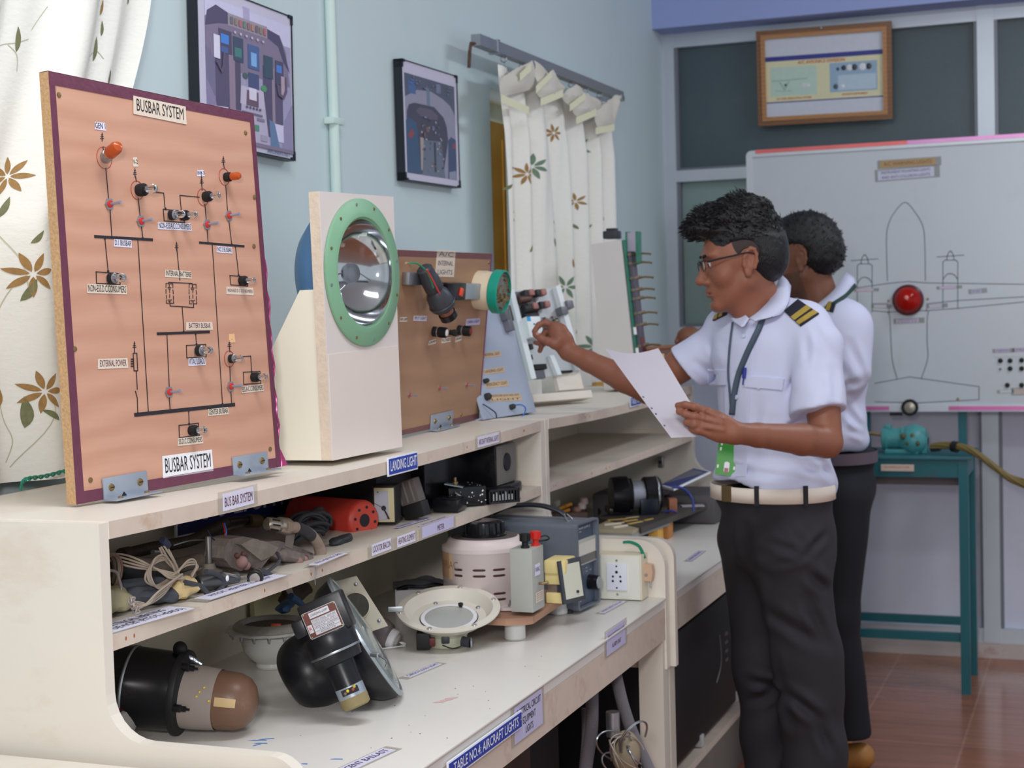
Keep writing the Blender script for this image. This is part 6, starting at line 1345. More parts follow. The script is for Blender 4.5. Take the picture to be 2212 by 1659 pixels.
# bench power supply
PS = thing('power_supply', onz(1272, 1325, ZW), 'slate grey portable power supply box with a black carrying handle', 'power supply')
SLATE = pm('slate_enamel', (104, 112, 124), .42, var=.03, scale=12, dirt=(120, 116, 112), dscale=9, damt=.3); SLD = pm('slate_panel', (76, 88, 108), .4, var=.03)
pa = onz(1243, 1322, ZW+.006); pb_ = onz(1290, 1300, ZW+.006)
hps = ond(1252, 1130, kpx(pa)*F_PX).z-ZW-.01
fd = (pb_-pa); fw = fd.length; fd.normalize(); bk = Vector((0, 0, 1)).cross(fd)      # front runs along fd, body extends along bk
dl_ = .30
Mp = Matrix((fd, bk, Vector((0, 0, 1)))).transposed().to_4x4(); Mp.translation = Vector((pa.x, pa.y, ZW+.008))
b = MB(); prof = rrect(0, 0, fw, hps, .010, 5)
b.prism(prof, 0, dl_-.004, SLATE, Mp @ Matrix(((1, 0, 0, 0), (0, 0, 1, .006), (0, 1, 0, 0), (0, 0, 0, 1))), smooth=True); b.build('case', PS)
b = MB()
for i in range(22): b.sph(Mp @ Vector((fw/2-.0, .03+i*.0095, hps)), (.014, .0032, .0018), SLATE, seg=8, rings=6)
b.build('vent_ridges', PS)
Mfp = Mp @ Matrix(((1, 0, 0, 0), (0, 0, -1, .006), (0, 1, 0, 0), (0, 0, 0, 1)))
b = MB(); b.ringprism([(x_, y_) for x_, y_ in rrect(-.001, -.001, fw+.001, hps+.001, .008, 5)], [(x_*.88+fw*.06, y_*.97+hps*.015) for x_, y_ in rrect(0, 0, fw, hps, .006, 5)], 0, .014, SLATE, Mfp); b.prism(rrect(.004, .004, fw-.004, hps-.004, .004), 0, .003, SLD, Mfp); b.build('front_panel', PS)
b = MB(); b.box((.012, hps*.50, .003), (fw-.006, hps*.80, .010), pm('meter_bezel', (178, 178, 172), .4, var=.04), Mfp, bev=.002); b.box((.020, hps*.62, .010), (fw-.014, hps*.76, .0108), pm('meter_white', (210, 208, 200), .35), Mfp); b.box((.022, hps*.52, .010), (fw-.008, hps*.61, .0106), pm('meter_smoke', (92, 90, 88), .3), Mfp)
b.build('meter', PS)
b = MB(); b.lathe([(.0165, .003), (.0160, .010), (.0145, .026)], BLACK, Mfp @ T((fw*.72, hps*.26, 0)), 28); b.lathe([(.0135, .026), (.0125, .0275), (0, .0275)], METAL, Mfp @ T((fw*.72, hps*.26, 0)), 28); b.build('control_knob', PS)
b = MB(); b.lathe([(.006, .003), (.0055, .008), (0, .009)], pm('dark_red', (130, 36, 34), .4), Mfp @ T((fw*.24, hps*.24, 0)), 14); b.build('push_button', PS)
b = MB(); b.lathe([(.008, .003), (.008, .0036), (0, .0036)], pm('badge_pale', (220, 200, 190), .4), Mfp @ T((fw*.30, hps*.115, 0)), 20); b.lathe([(.0068, .0036), (.0068, .0040), (.0048, .0040)], RED, Mfp @ T((fw*.30, hps*.115, 0)), 20, cap=False); b.text('L', .008, RED, Mfp @ T((fw*.30, hps*.115, .0036)), z=.0005)
b.text('POWER SUPPLY', .006, SIGNW, Mfp @ T((fw*.5, hps*.92, .003)), width=fw*.6, z=.0005); b.text('MODEL', .004, SIGNW, Mfp @ T((fw*.35, hps*.885, .003)), z=.0005)
for (x_, y_) in ((.22, .42), (.22, .36), (.6, .44), (.6, .40), (.78, .40)): b.text('VOLTS', .004, SIGNW, Mfp @ T((fw*x_, hps*y_, .003)), z=.0005, width=.010)
b.build('panel_lettering', PS)
b = MB(); hx = fw*.5; pts = [(hx, .045, hps+.010), (hx, .060, hps+.020), (hx, .10, hps+.030), (hx, .15, hps+.030), (hx, .19, hps+.022), (hx, .215, hps+.008)]
b.tube([Mp @ Vector(q) for q in pts], [.008, .0085, .009, .009, .008, .006], pm('handle_black', (38, 40, 46), .4, var=.06), 12, sub=6, flat=.6); o = b.build('carrying_handle', PS)
b = MB(); b.tube([Mp @ Vector(q) for q in ((hx-.004, .045, hps+.014), (hx-.012, .035, hps+.001), (hx-.004, .028, hps+.001), (hx+.018, .036, hps+.001), (hx+.012, .046, hps+.012))], .0018, METAL, 6, sub=4); b.tube([Mp @ Vector(q) for q in ((hx, .208, hps+.008), (hx-.006, .22, hps+.001), (hx+.010, .228, hps+.001))], .0018, METAL, 6, sub=4); b.build('handle_ring', o)
for (x_, y_) in ((.012, .02), (fw-.012, .02), (.012, dl_-.02), (fw-.012, dl_-.02)): b = MB(); b.lathe([(.008, -.008), (.009, 0)], DARK, Mp @ T((x_, y_, 0)), 14); b.build('rubber_foot', PS)

# socket box fixed to the end panel
yS = 3.305; SB = thing('socket_box', (-1.03, yS-.03, ZW+.06), 'cream painted socket box fixed to the end panel of the near workbench', 'socket')
c0, c1 = ony(1250, 1283, yS-.05), ony(1386, 1290, yS-.05); z0 = ZW+.001; z1 = ony(1380, 1200, yS-.05).z
SBM = pm('socket_box_paint', (226, 226, 214), .4, var=.02, dirt=(190, 170, 150), dscale=10, damt=.3)
b = MB(); b.box((c0.x, yS-.05, z0), (c1.x+.001, yS-.0005, z1), pm('socket_box_side', (222, 212, 190), .5, var=.03), bev=.001); b.box((c0.x+.002, yS-.0535, z0+.001), (c1.x-.002, yS-.05, z1-.002), SBM, bev=.0008)
for q in (z0+.012, z1-.012): b.lathe([(.0028, 0), (.0022, .0014), (0, .0018)], METAL, T((ony(1333, 1200, yS-.05).x, yS-.0536, q)) @ RXm(PI/2), 10)
b.build('box', SB)
s0, s1 = ony(1312, 1274, yS-.054), ony(1354, 1218, yS-.054)
b = MB(); b.box((s0.x, yS-.0575, s0.z), (s1.x, yS-.0535, s1.z), pm('socket_plate_white', (226, 228, 240), .3, var=.01), bev=.0012); o = b.build('socket_plate', SB)
b = MB(); cxs, czs = (s0.x+s1.x)/2, (s0.z+s1.z)/2
for (dx, dz, r_) in ((0, .011, .0034), (-.0085, .001, .0026), (.0085, .001, .0026), (-.009, -.009, .0028), (.009, -.009, .0028), (0, .024, .0022), (0, -.024, .0022)): b.lathe([(r_, 0), (r_*.8, .0004), (0, .0004)], INK, T((cxs+dx, yS-.0576, czs+dz)) @ RXm(PI/2), 14)
b.build('socket_hole', o)
# plug and green cable hanging on the panel
PG = thing('power_plug', ony(1397, 1240, yS-.02), 'beige two pin plug on a green cable hanging beside the socket box', 'plug')
q = ony(1396, 1238, yS-.03); Mq = T((q.x, yS-.022, q.z)) @ RYm(.05); b = MB(); b.prism([(-.011, -.018), (.012, -.018), (.0145, .004), (.011, .018), (-.008, .020), (-.0135, .004)], -.012, .008, pm('plug_beige', (204, 170, 142), .5, var=.03), Mq @ RXm(PI/2)); b.lathe([(.0035, 0), (.003, .0012), (0, .0014)], METAL, Mq @ T((0, -.0085, -.004)) @ RXm(PI/2), 10); b.build('plug_body', PG)
for dx in (-.006, .007): b = MB(); b.cyl((dx, 0, -.017), (dx+.002*(1 if dx > 0 else -1), -.001, -.033), .0022, METAL, M=Mq); b.build('pin', PG)
b = MB()
for k_ in range(2): b.tube([ony(x_, y_, yS-.024-.004*k_) for x_, y_ in ((1346, 1171+k_), (1362, 1170+k_*2), (1380, 1178+k_*3), (1390-k_*3, 1195+k_*2), (1394-k_*4, 1206))], .0024, pm('cable_green', (30, 130, 100), .4), 7, sub=6)
b.build('cable', PG)
# ------------------------------------------------------------------ far worktop contents and things under the benches
ZB = ZW
# acrylic relay box
p = onz(1228, 1165, ZB); t_ = thing('relay_display_box', p, 'clear acrylic box of relays with orange parts on the far worktop beside the end panel', 'box')
M_ = cf(p); ACR = pm('dusty_acrylic', (196, 176, 168), .2, trans=.75, var=.06, scale=20, ior=1.2)
b = MB()
for lo, hi in (((-.055, 0, 0), (.055, .003, .075)), ((-.055, .08, 0), (.055, .083, .075)), ((-.055, 0, 0), (-.052, .083, .075)), ((.052, 0, 0), (.055, .083, .075)), ((-.055, 0, .072), (.055, .083, .075))): b.box(lo, hi, ACR, M_)
b.build('acrylic_case', t_)
rnd = random.Random(2)
for (x, z, w, h, c) in ((-.03, .02, .02, .03, (206, 200, 190)), (.0, .025, .018, .03, (190, 186, 180)), (.03, .018, .022, .028, (196, 180, 166))):
    b = MB(); b.box((x-w/2, .02, z-h/2), (x+w/2, .05, z+h/2), pm('relay_%d' % c[0], c, .5, var=.1, scale=50), M_, bev=.002); b.build('relay', t_)
for (x, z) in ((-.012, .088), (.002, .094), (-.004, .078)):
    b = MB(); b.box((-.012, -.005, -.004), (.012, .006, .004), pm('amber_block', (236, 160, 40), .4), M_ @ T((x, .02, z)) @ RYm(-.3), bev=.001); b.build('fuse_holder', t_)
for (x, z, c) in ((-.045, .085, (180, 150, 140)), (.042, .092, (210, 200, 196)), (.028, .080, (186, 140, 126)), (.048, .105, (190, 170, 165)), (-.03, .1, (200, 194, 186))):
    b = MB(); b.lathe([(.012, 0), (.012, .014), (.008, .018)], pm('knob_%d_%d' % (c[0], c[1]), c, .5, var=.08), M_ @ T((x, .04, z-.012)), 14); b.build('knob', t_)
b = MB(); b.box((-.012, .03, .075), (.012, .05, .086), BLACKM, M_, bev=.002); b.build('switch_block', t_)
# low display board with yellow strips
ZP = ZB+.060
a0, a1, a2, a3 = onz(1275, 1143, ZP), onz(1366, 1146, ZP), onz(1445, 1117, ZP), onz(1335, 1112, ZP)
t_ = thing('parts_board', onz(1340, 1160, ZB), 'beige parts board with yellow strips raised on blocks on the far worktop', 'board')
b = MB(); b.quad3([a0, a1, a2, a3], .010, pm('parts_board_beige', (172, 160, 136), .5, var=.08, scale=20, dirt=(196, 176, 120), dscale=20, damt=.5)); b.build('panel', t_)
b = MB(); Q = [q+Vector((0, 0, -.010)) for q in (a0, a1, a2, a3)]; b.quad3([q+(q-(a0+a2)/2)*.03 for q in Q], .012, pm('perspex_edge', (150, 152, 154), .3, var=.06)); b.build('underboard', t_)
b = MB()
for (s_, u_, w_, c_) in ((.3, .35, .03, (220, 210, 190)), (.55, .2, .025, (220, 210, 196)), (.2, .62, .028, (214, 180, 96)), (.5, .58, .024, (222, 178, 84)), (.7, .45, .03, (216, 182, 100)), (.8, .7, .02, (214, 176, 90)), (.4, .8, .02, (210, 190, 140))):
    q = a0.lerp(a1, s_).lerp(a3.lerp(a2, s_), u_); b.box((-w_, -.004, 0), (w_, .004, .004), pm('strip_%d' % c_[2], c_, .5), T(q) @ RZ(.5+s_))
b.build('component_strips', t_)
for q in (a1.lerp(a0, .12)+Vector((0, .02, 0)), a2.lerp(a1, .3), a3.lerp(a0, .3)):
    b = MB(); b.box((q.x-.03, q.y+.0, ZB), (q.x+.0, q.y+.05, ZP-.022), OCHRE, bev=.002); b.build('block', t_)
# motor board: dark plinth with a black motor assembly
ZQ = ZB+.062
a0, a1, a2, a3 = onz(1290, 1118, ZQ), onz(1385, 1140, ZQ), onz(1568, 1072, ZQ), onz(1470, 1050, ZQ)
t_ = thing('motor_display', onz(1450, 1120, ZB), 'dark board with a black and silver electric motor mounted on it, on the far worktop', 'motor')
b = MB(); b.quad3([a0, a1, a2, a3], .016, pm('dark_plinth', (74, 68, 66), .5, var=.15, scale=20, dirt=(120, 112, 108), dscale=12, damt=.5)); b.build('plinth', t_)
for q in (a2.lerp(a1, .15), a1.lerp(a2, .35)): b = MB(); b.box((q.x-.06, q.y-.02, ZB), (q.x-.01, q.y+.03, ZQ-.018), pm('orange_block', (196, 132, 70), .6, var=.1), bev=.002); b.build('block', t_)
pm0 = onz(1385, 1108, ZQ); Mm2 = cf(Vector((pm0.x, pm0.y, ZQ+.052)), .12) @ RYm(PI/2)
b = MB(); b.lathe([(.030, -.088), (.052, -.085), (.054, -.06), (.054, -.04), (.048, -.035), (.048, -.028)], BLACK, Mm2, 36); b.build('end_housing', t_)
b = MB(); b.lathe([(.040, -.030), (.040, .006)], pm('motor_silver', (170, 176, 190), .35, .6, var=.05), Mm2, 36, cap=False); b.lathe([(.038, -.04), (.038, .02)], BLACKM, Mm2, 30); b.build('silver_band', t_)
b = MB(); b.lathe([(.046, .006), (.050, .010), (.050, .050), (.044, .056), (.028, .060), (.012, .062), (.010, .08)], BLACK, Mm2, 36); b.lathe([(.051, .042), (.0515, .044), (.051, .046)], METAL, Mm2, 36, cap=False); b.build('gear_housing', t_)
Mq = cf(Vector((pm0.x, pm0.y, ZQ)), .12); b = MB(); b.box((-.095, -.03, 0), (-.03, .05, .020), BLACK, Mq, bev=.003); b.box((-.010, -.05, 0), (.040, -.01, .045), pm('relay_navy', (26, 34, 50), .3, var=.2), Mq, bev=.003); b.box((.075, -.03, .0), (.098, .0, .040), pm('copper_block', (160, 104, 78), .5, .2, var=.1), Mq, bev=.002); b.build('mounting_blocks', t_)
b = MB(); b.tube([Mq @ Vector(q) for q in ((.09, 0, .07), (.12, -.01, .065), (.14, -.03, .04), (.142, -.04, .004))], .004, pm('cable_royal', (40, 60, 140), .4), 8, sub=6); b.tube([Mq @ Vector(q) for q in ((.055, -.05, .006), (.075, -.055, .010), (.09, -.05, .004))], .003, pm('cable_royal', (40, 60, 140), .4), 8, sub=4); b.build('cable', t_)
b = MB(); q = onz(1495, 1095, ZQ); b.box((-.03, -.01, .001), (.035, .022, .004), pm('scrap_paper', (176, 170, 180), .6), T(q) @ RZ(.4)); b.build('paper_scrap', t_)
# tilted blue framed notice
t_ = MB(); P = [ond(1425, 1048, 4.55), ond(1455, 1056, 4.45), ond(1535, 1018, 4.55), ond(1500, 1010, 4.75)]
t_.quad3(P, .006, SIGNW); c = sum(P, Vector())/4; n_ = (P[1]-P[0]).cross(P[3]-P[0]).normalized()
t_.quad3([c+(q-c)*.93+n_*.0008 for q in P], .0006, pm('notice_blue', (70, 82, 140), .4)); t_.quad3([c+(q-c)*.74+n_*.0014 for q in P], .0004, pm('notice_text_grey', (130, 132, 150), .5, var=.15, scale=90))
one(t_, 'notice_plate', 'blue framed notice plate propped on the grey metal box on the far worktop', 'sign')
# grey box behind
q = onz(1490, 1085, ZB); q = Vector((-1.30, 4.43, ZB))
b = MB(); b.box((-1.46, 4.42, ZB), (-1.08, 4.64, ZB+.085), pm('dark_grey_box', (88, 86, 90), .5, var=.08), bev=.01); one(b, 'instrument_box', 'wide dark grey instrument box at the far end of the far worktop', 'box')
b = MB(); b.tube([onz(x, y, ZB+.03) for x, y in ((1290, 1105), (1310, 1102), (1330, 1100), (1345, 1100))], [.012, .018, .018, .012], BLACKM, 12, sub=3); one(b, 'rubber_grip', 'black rubber grip lying behind the beige parts board', 'grip')
b = MB(); q = ond(1432, 1018, 4.86); b.box((q.x-.008, 4.655, .90), (q.x+.008, 4.672, .935), METAL, bev=.002); b.lathe([(.006, 0), (.006, .004)], DARK, T((q.x, 4.654, .918)) @ RXm(PI/2), 10); b.build('switch', B2)

# dark floor area below bench two
t_ = thing('equipment_case', (-1.2, 4.2, .19), 'big black equipment case with white corner feet on the low shelf of the far workbench', 'case')
f0 = onz(1478, 1560, .19); 
x1 = -1.075
b = MB(); b.box((-1.45, 3.72, .19), (x1, 4.64, .54), pm('case_black', (24, 25, 30), .5, var=.1, scale=20), bev=.006); b.build('case_body', t_)
for (yy, zz) in ((4.16, .185), (4.61, .20)): b = MB(); b.box((x1-.02, yy, zz-.012), (x1+.006, yy+.03, zz+.02), pm('corner_white', (190, 190, 190), .5), bev=.003); b.build('corner_foot', t_)
b = MB(); zz = .50; b.box((-1.44, 3.74, .54), (x1-.01, 4.60, .546), pm('case_lid_dusty', (62, 60, 56), .7, var=.15)); b.build('lid', t_)
for i in range(4): b = MB(); b.box((x1, 4.48, .42-i*.026), (x1+.003, 4.51, .428-i*.026), INKG); b.build('vent_slot', t_)
b = MB(); b.tube([(x1+.004, 4.40, .44), (x1+.008, 4.40, .38), (x1+.006, 4.39, .34), (x1+.004, 4.35, .31)], .0022, pm('chain_grey', (96, 96, 100), .5, .5), 6, sub=4); b.build('latch_chain', t_)
# under the near bench
t_ = thing('conduit_pipe', (-1.1, 3.0, 0), 'pale grey corrugated plastic conduit hanging straight down under the near workbench', 'pipe')
def corr(pts, r_, m, parent, dep):
    P = smooth_path([ond(x, y, dep) for x, y in pts], 60); b = MB(); b.tube(P, [r_+(.0014 if i % 2 else -.0006) for i in range(len(P))], m, 12); return b.build('corrugated_tube', parent)
CND = pm('conduit_grey', (140, 136, 142), .5, var=.04)
corr(((1279, 1490), (1278, 1570), (1268, 1640), (1258, 1720)), .0125, CND, t_, 3.18)
corr(((1262, 1530), (1262, 1600), (1250, 1720)), .005, CND, t_, 3.22)
t_ = thing('conduit_pipe', (-1.05, 3.2, 0), 'pale grey corrugated plastic conduit slanting down under the near workbench', 'pipe')
corr(((1330, 1455), (1345, 1520), (1365, 1580), (1392, 1640), (1420, 1700)), .0115, CND, t_, 3.20)
b = MB(); b.box((-1.52, 3.02, .17), (-1.18, 3.29, .60), pm('deep_black_box', (22, 22, 26), .6, var=.1), bev=.004); one(b, 'storage_box', 'tall black box under the near workbench beside its right end leg', 'box')
t_ = thing('old_radio', (-1.2, 2.9, .17), 'old brown instrument with a round knob and red streak under the near workbench', 'instrument')
b = MB(); b.box((-1.45, 2.84, .17), (-1.14, 3.0, .50), pm('old_brown_case', (78, 62, 58), .6, var=.2, scale=20, dirt=(130, 60, 50), dscale=10, damt=.5), bev=.004); b.build('case', t_)
b = MB(); b.lathe([(.022, 0), (.020, .02), (.010, .022), (0, .022)], BLACKM, T((-1.138, 2.92, .40)) @ RYm(PI/2), 20); b.lathe([(.006, .022), (0, .027)], METAL, T((-1.138, 2.92, .40)) @ RYm(PI/2), 12); b.build('knob', t_)
b = MB(); b.box((-1.139, 2.85, .24), (-1.136, 2.99, .27), pm('red_streak', (130, 52, 46), .6), T((0, 0, 0))); b.build('red_strip', t_)
t_ = thing('scrap_wires', (-1.15, 3.1, .17), 'heap of pale scrap wires and fittings beside the right leg under the near workbench', 'wires')
rnd = random.Random(21)
for i in range(12):
    b = MB(); c = ond(rnd.uniform(1320, 1375), rnd.uniform(1590, 1660), 3.12); rr = rnd.uniform(.02, .05); a0_ = rnd.uniform(0, 6)
    Q = [c+Vector((rr*.5*math.cos(a+a0_), rr*math.cos(a*1.3), rr*math.sin(a))) for a in np.linspace(0, rnd.uniform(3, 6), 12)]; b.tube(Q, .0018, METAL if i % 3 else BEIGEW, 5, sub=3); b.build('wire', t_)
b = MB(); c = ond(1352, 1625, 3.16); b.sph(c, (.03, .035, .045), pm('khaki_lump', (150, 138, 116), .7, var=.15)); b.build('fitting', t_)
b = MB(); c = ond(1325, 1590, 3.14); b.cyl(c, c+Vector((0, 0, .05)), .014, METAL); b.build('fitting', t_)
b = MB(); b.box((-1.35, 2.2, .17), (-1.02, 2.34, .205), woodmat('plank_wood', (120, 92, 74), (156, 122, 96), .7), T((0, 0, .02)) @ RZ(0)); one(b, 'wooden_plank', 'rough wooden plank lying on the low shelf under the near workbench', 'plank')
b = MB(); b.box((-1.5, 2.40, .17), (-1.15, 2.80, .47), pm('dusty_grey_drum', (96, 92, 88), .7, var=.12, scale=8), bev=.06); one(b, 'rubber_drum', 'dusty grey rounded bin under the middle of the near workbench', 'bin')

# ------------------------------------------------------------------ wall posters
PFR = pm('poster_frame_black', (30, 34, 44), .4, var=.05); PBG = pm('poster_margin', (206, 204, 226), .3, var=.01)
def poster(name, label, TL, TR, BR, BL, xt, xb):
    P = [onx(*BL, xb), onx(*BR, xb), onx(*TR, xt), onx(*TL, xt)]; u = (P[1]-P[0]); u.normalize(); v = (P[3]-P[0]); v = (v-u*v.dot(u)).normalized(); n_ = u.cross(v)
    M_ = Matrix((u, v, n_)).transposed().to_4x4(); M_.translation = P[0]; w = (P[1]-P[0]).length; h = (P[3]-P[0]).length
    t = thing(name, P[0], label, 'poster'); return t, M_, w, h
def poster_frame(t, M_, w, h, th=.022):
    b = MB(); b.box((0, 0, -.006), (w, h, -.001), PBG, M_); b.build('picture', t)
    b = MB(); b.box((-.003, -.002, -th), (0, h+.002, .001), PFR, M_); b.box((w, -.002, -th), (w+.0025, h+.002, .0015), PFR, M_); b.box((-.003, -.003, -th), (w+.0025, 0, .002), PFR, M_); b.box((-.003, h, -th), (w+.0025, h+.002, .002), PFR, M_)
    for x, y in ((0, 0), (w, 0), (0, h), (w, h)):
        sx = 1 if x == 0 else -1; sy = 1 if y == 0 else -1
        b.box((min(x-.003*sx, x+.014*sx), min(y-.003*sy, y+.004*sy), -th), (max(x-.003*sx, x+.014*sx), max(y-.003*sy, y+.004*sy), .003), PFR, M_); b.box((min(x-.003*sx, x+.003*sx), min(y, y+.018*sy), -th), (max(x-.003*sx, x+.003*sx), max(y, y+.018*sy), .003), PFR, M_)
    b.build('frame', t)
def pcol(c): return pm('print_%d_%d_%d' % c, c, .32, var=.04, scale=60)
def art(t, M_, w, h, shapes, k=.8, ad=(48, 46, 60)):
    shapes = [(p, tuple(int(min(255, v*k+a)) for v, a in zip(c, ad))) for p, c in shapes]
    b = MB(); z = .0
    for (poly, c) in shapes: b.prism([(x*w, y*h) for x, y in poly], z-.0008, z, pcol(c), M_); z += .00006
    return b.build('printed_image', t)
t1, M1, w1, h1 = poster('cockpit_poster', 'larger framed poster of an airliner flight deck hanging left of the wall pipe', (417, -44), (629, 41), (635, 345), (433, 302), -1.675, -1.675)
poster_frame(t1, M1, w1, h1)
S = [(rect(.07, .035, .985, .93), (150, 148, 170)), (rect(.07, .78, .985, .93), (206, 206, 226)), (rect(.46, .80, .53, .95), (170, 160, 190)),
     ([(.07, .50), (.07, .80), (.17, .88), (.30, .86), (.86, .84), (.93, .74), (.97, .50)], (112, 100, 116)), ([(.07, .74), (.09, .84), (.18, .895), (.33, .865), (.33, .80), (.2, .78)], (52, 44, 66)), ([(.70, .80), (.70, .86), (.86, .84), (.92, .72), (.97, .60), (.90, .66), (.84, .76)], (48, 44, 66)),
     (rect(.30, .79, .72, .87), (146, 138, 136)), ([(.07, .30), (.07, .62), (.16, .55), (.2, .30)], (96, 92, 112)), (rect(.16, .18, .30, .62), (62, 54, 74)), (rect(.36, .25, .42, .60), (54, 50, 64)), (rect(.66, .12, .76, .60), (58, 52, 74)), (rect(.78, .16, .88, .58), (66, 58, 80)),
     (rect(.30, .18, .36, .60), (130, 112, 120)), (rect(.76, .20, .79, .60), (136, 120, 126)), ([(.40, .035), (.43, .42), (.66, .42), (.72, .035)], (176, 170, 186)), ([(.41, .30), (.42, .42), (.66, .42), (.67, .30)], (190, 182, 196)),
     ([(.07, .035), (.07, .40), (.15, .30), (.20, .10), (.2, .035)], (120, 112, 140)), ([(.14, .10), (.14, .24), (.28, .25), (.29, .14)], (212, 212, 230)), ([(.86, .035), (.90, .26), (.985, .38), (.985, .035)], (130, 124, 152)), ([(.78, .10), (.78, .22), (.88, .22), (.88, .10)], (206, 206, 226)), ([(.74, .035), (.72, .24), (.78, .22), (.84, .035)], (72, 110, 140)),
     (rect(.20, .60, .33, .75), (50, 46, 60)), (rect(.22, .66, .30, .72), (40, 120, 210)), (rect(.22, .60, .29, .64), (40, 76, 130)), (rect(.345, .57, .45, .73), (32, 52, 66)), (rect(.36, .60, .43, .66), (40, 110, 90)), (rect(.50, .55, .62, .71), (44, 76, 120)), (rect(.53, .57, .59, .66), (110, 170, 220)), (rect(.67, .52, .77, .67), (28, 56, 62)), (rect(.80, .50, .89, .66), (46, 48, 64)), (rect(.81, .58, .87, .63), (50, 110, 190)),
     (rect(.50, .42, .61, .52), (40, 56, 92)), (circ(14, .030, .665, .44, ry=.022), (50, 140, 70)), (circ(12, .028, .465, .49, ry=.02), (40, 74, 60)), ([(.47, .30), (.48, .40), (.60, .40), (.60, .30)], (80, 58, 66)), (rect(.50, .34, .58, .42), (220, 216, 226)), (rect(.50, .14, .60, .18), (52, 130, 80)),
     (rect(.145, .55, .205, .70), (226, 226, 240)), (rect(.86, .42, .90, .56), (170, 150, 150)), (rect(.42, .24, .64, .255), (90, 86, 104)), (rect(.43, .21, .50, .23), (110, 106, 124)), (rect(.58, .21, .66, .23), (110, 106, 124)), (rect(.42, .08, .50, .12), (150, 146, 160)), (rect(.62, .08, .69, .12), (150, 146, 160)), (rect(.07, .035, .985, .06), (110, 100, 116))]
for i in range(9): S.append((rect(.32+i*.044, .805, .345+i*.044, .85), (90+(i % 3)*40, 86+(i % 2)*30, 84)))
for i in range(6): S.append((circ(8, .011, .36+i*.06, .755, ry=.009), (196, 186, 190)))
for i in range(5): S.append((circ(8, .010, .47+i*.035, .285, ry=.009), (60, 56, 70)))
S += [([(.155, .52), (.165, .52), (.215, .46), (.24, .50), (.25, .60), (.235, .60), (.225, .51), (.21, .485), (.17, .54)], (70, 60, 74)), ([(.80, .50), (.82, .42), (.88, .40), (.92, .46), (.915, .56), (.90, .56), (.90, .47), (.875, .425), (.83, .44), (.815, .50)], (70, 60, 74))]
art(t1, M1, w1, h1, S)
b = MB(); b.text('AIRLINERS.NET', .012, pcol((60, 90, 130)), M1 @ T((w1*.82, h1*.022, .001)), width=w1*.26); b.build('caption', t1)
t2_, M2_, w2, h2 = poster('cockpit_poster', 'smaller framed poster of an older cockpit hanging between the wall pipe and the ochre window', (869, 129), (988, 167), (993, 404), (876, 387), -1.675, -1.675)
poster_frame(t2_, M2_, w2, h2)
S = [(rect(.04, .06, .95, .90), (156, 150, 168)), ([(.04, .70), (.04, .90), (.95, .90), (.95, .64), (.85, .72), (.72, .76), (.5, .80), (.25, .78)], (82, 86, 100)), (rect(.42, .55, .48, .82), (110, 128, 146)), ([(.06, .58), (.10, .64), (.2, .665), (.55, .67), (.72, .60), (.78, .52), (.80, .40), (.70, .12), (.25, .06), (.22, .30), (.05, .45)], (66, 64, 78)),
     ([(.22, .60), (.3, .64), (.5, .64), (.62, .60), (.60, .56), (.3, .56)], (96, 84, 100)), ([(.04, .06), (.04, .50), (.10, .53), (.22, .50), (.28, .10), (.28, .06)], (56, 82, 112)), ([(.78, .06), (.80, .40), (.86, .44), (.95, .42), (.95, .06)], (62, 74, 104)), ([(.06, .38), (.14, .44), (.18, .40), (.12, .35)], (150, 62, 60)), (rect(.88, .34, .94, .38), (150, 62, 66)), (rect(.28, .10, .34, .38), (176, 160, 150)), ([(.30, .06), (.34, .36), (.66, .38), (.72, .06)], (104, 112, 126)),
     (rect(.52, .10, .56, .36), (56, 56, 66)), (circ(10, .03, .42, .46, ry=.025), (130, 92, 76)), (circ(10, .025, .52, .48, ry=.02), (120, 120, 136)), (rect(.10, .74, .22, .86), (70, 100, 150)), (rect(.60, .80, .68, .88), (120, 126, 150)), ([(.80, .06), (.80, .12), (.93, .14), (.95, .06)], (150, 150, 170))]
rnd = random.Random(6)
for i in range(46): x, y = rnd.uniform(.30, .68), rnd.uniform(.10, .58); S.append((rect(x, y, x+rnd.uniform(.012, .03), y+rnd.uniform(.008, .02)), random.Random(i).choice([(150, 150, 164), (186, 180, 180), (60, 60, 70), (130, 90, 84), (90, 110, 130)])))
for i in range(20): x, y = rnd.uniform(.1, .85), rnd.uniform(.80, .89); S.append((rect(x, y, x+.02, y+.01), (120, 124, 140)))
art(t2_, M2_, w2, h2, S, .85, (22, 26, 34))

# ------------------------------------------------------------------ framed chart on the partition
yP = 6.19; P = [ony(1639, 273, yP), ony(1929, 257, yP), ony(1930, 45, yP-.035), ony(1632, 70, yP-.035)]
t_ = thing('framed_chart', P[0], 'brown wooden framed division chart hanging in front of the dark glass', 'picture')
u = (P[1]-P[0]); w = u.length; u.normalize(); v = (P[3]-P[0]); v = (v-u*v.dot(u)).normalized(); n_ = u.cross(v); Mf_ = Matrix((u, v, n_)).transposed().to_4x4(); Mf_.translation = P[0]; h = (P[2]-P[1]).length
FW = woodmat('frame_walnut', (112, 74, 46), (136, 92, 60), .35, wscale=20, bump=.02); FW2 = woodmat('frame_honey', (164, 112, 66), (186, 134, 84), .35, wscale=20, bump=.02)
b = MB(); b.ringprism(rect(0, 0, w, h), rect(.018, .018, w-.018, h-.018), -.012, .008, FW, Mf_); b.ringprism(rect(.018, .018, w-.018, h-.018), rect(.034, .034, w-.034, h-.034), -.012, .013, FW2, Mf_); b.build('frame', t_)
b = MB(); iw, ih = w-.068, h-.068; Mi = Mf_ @ T((.034, .034, 0))
def cell(x0, y0, x1, y1, c, z): b.prism(rect(x0*iw, y0*ih, x1*iw, y1*ih), 0, z, pcol(c), Mi)
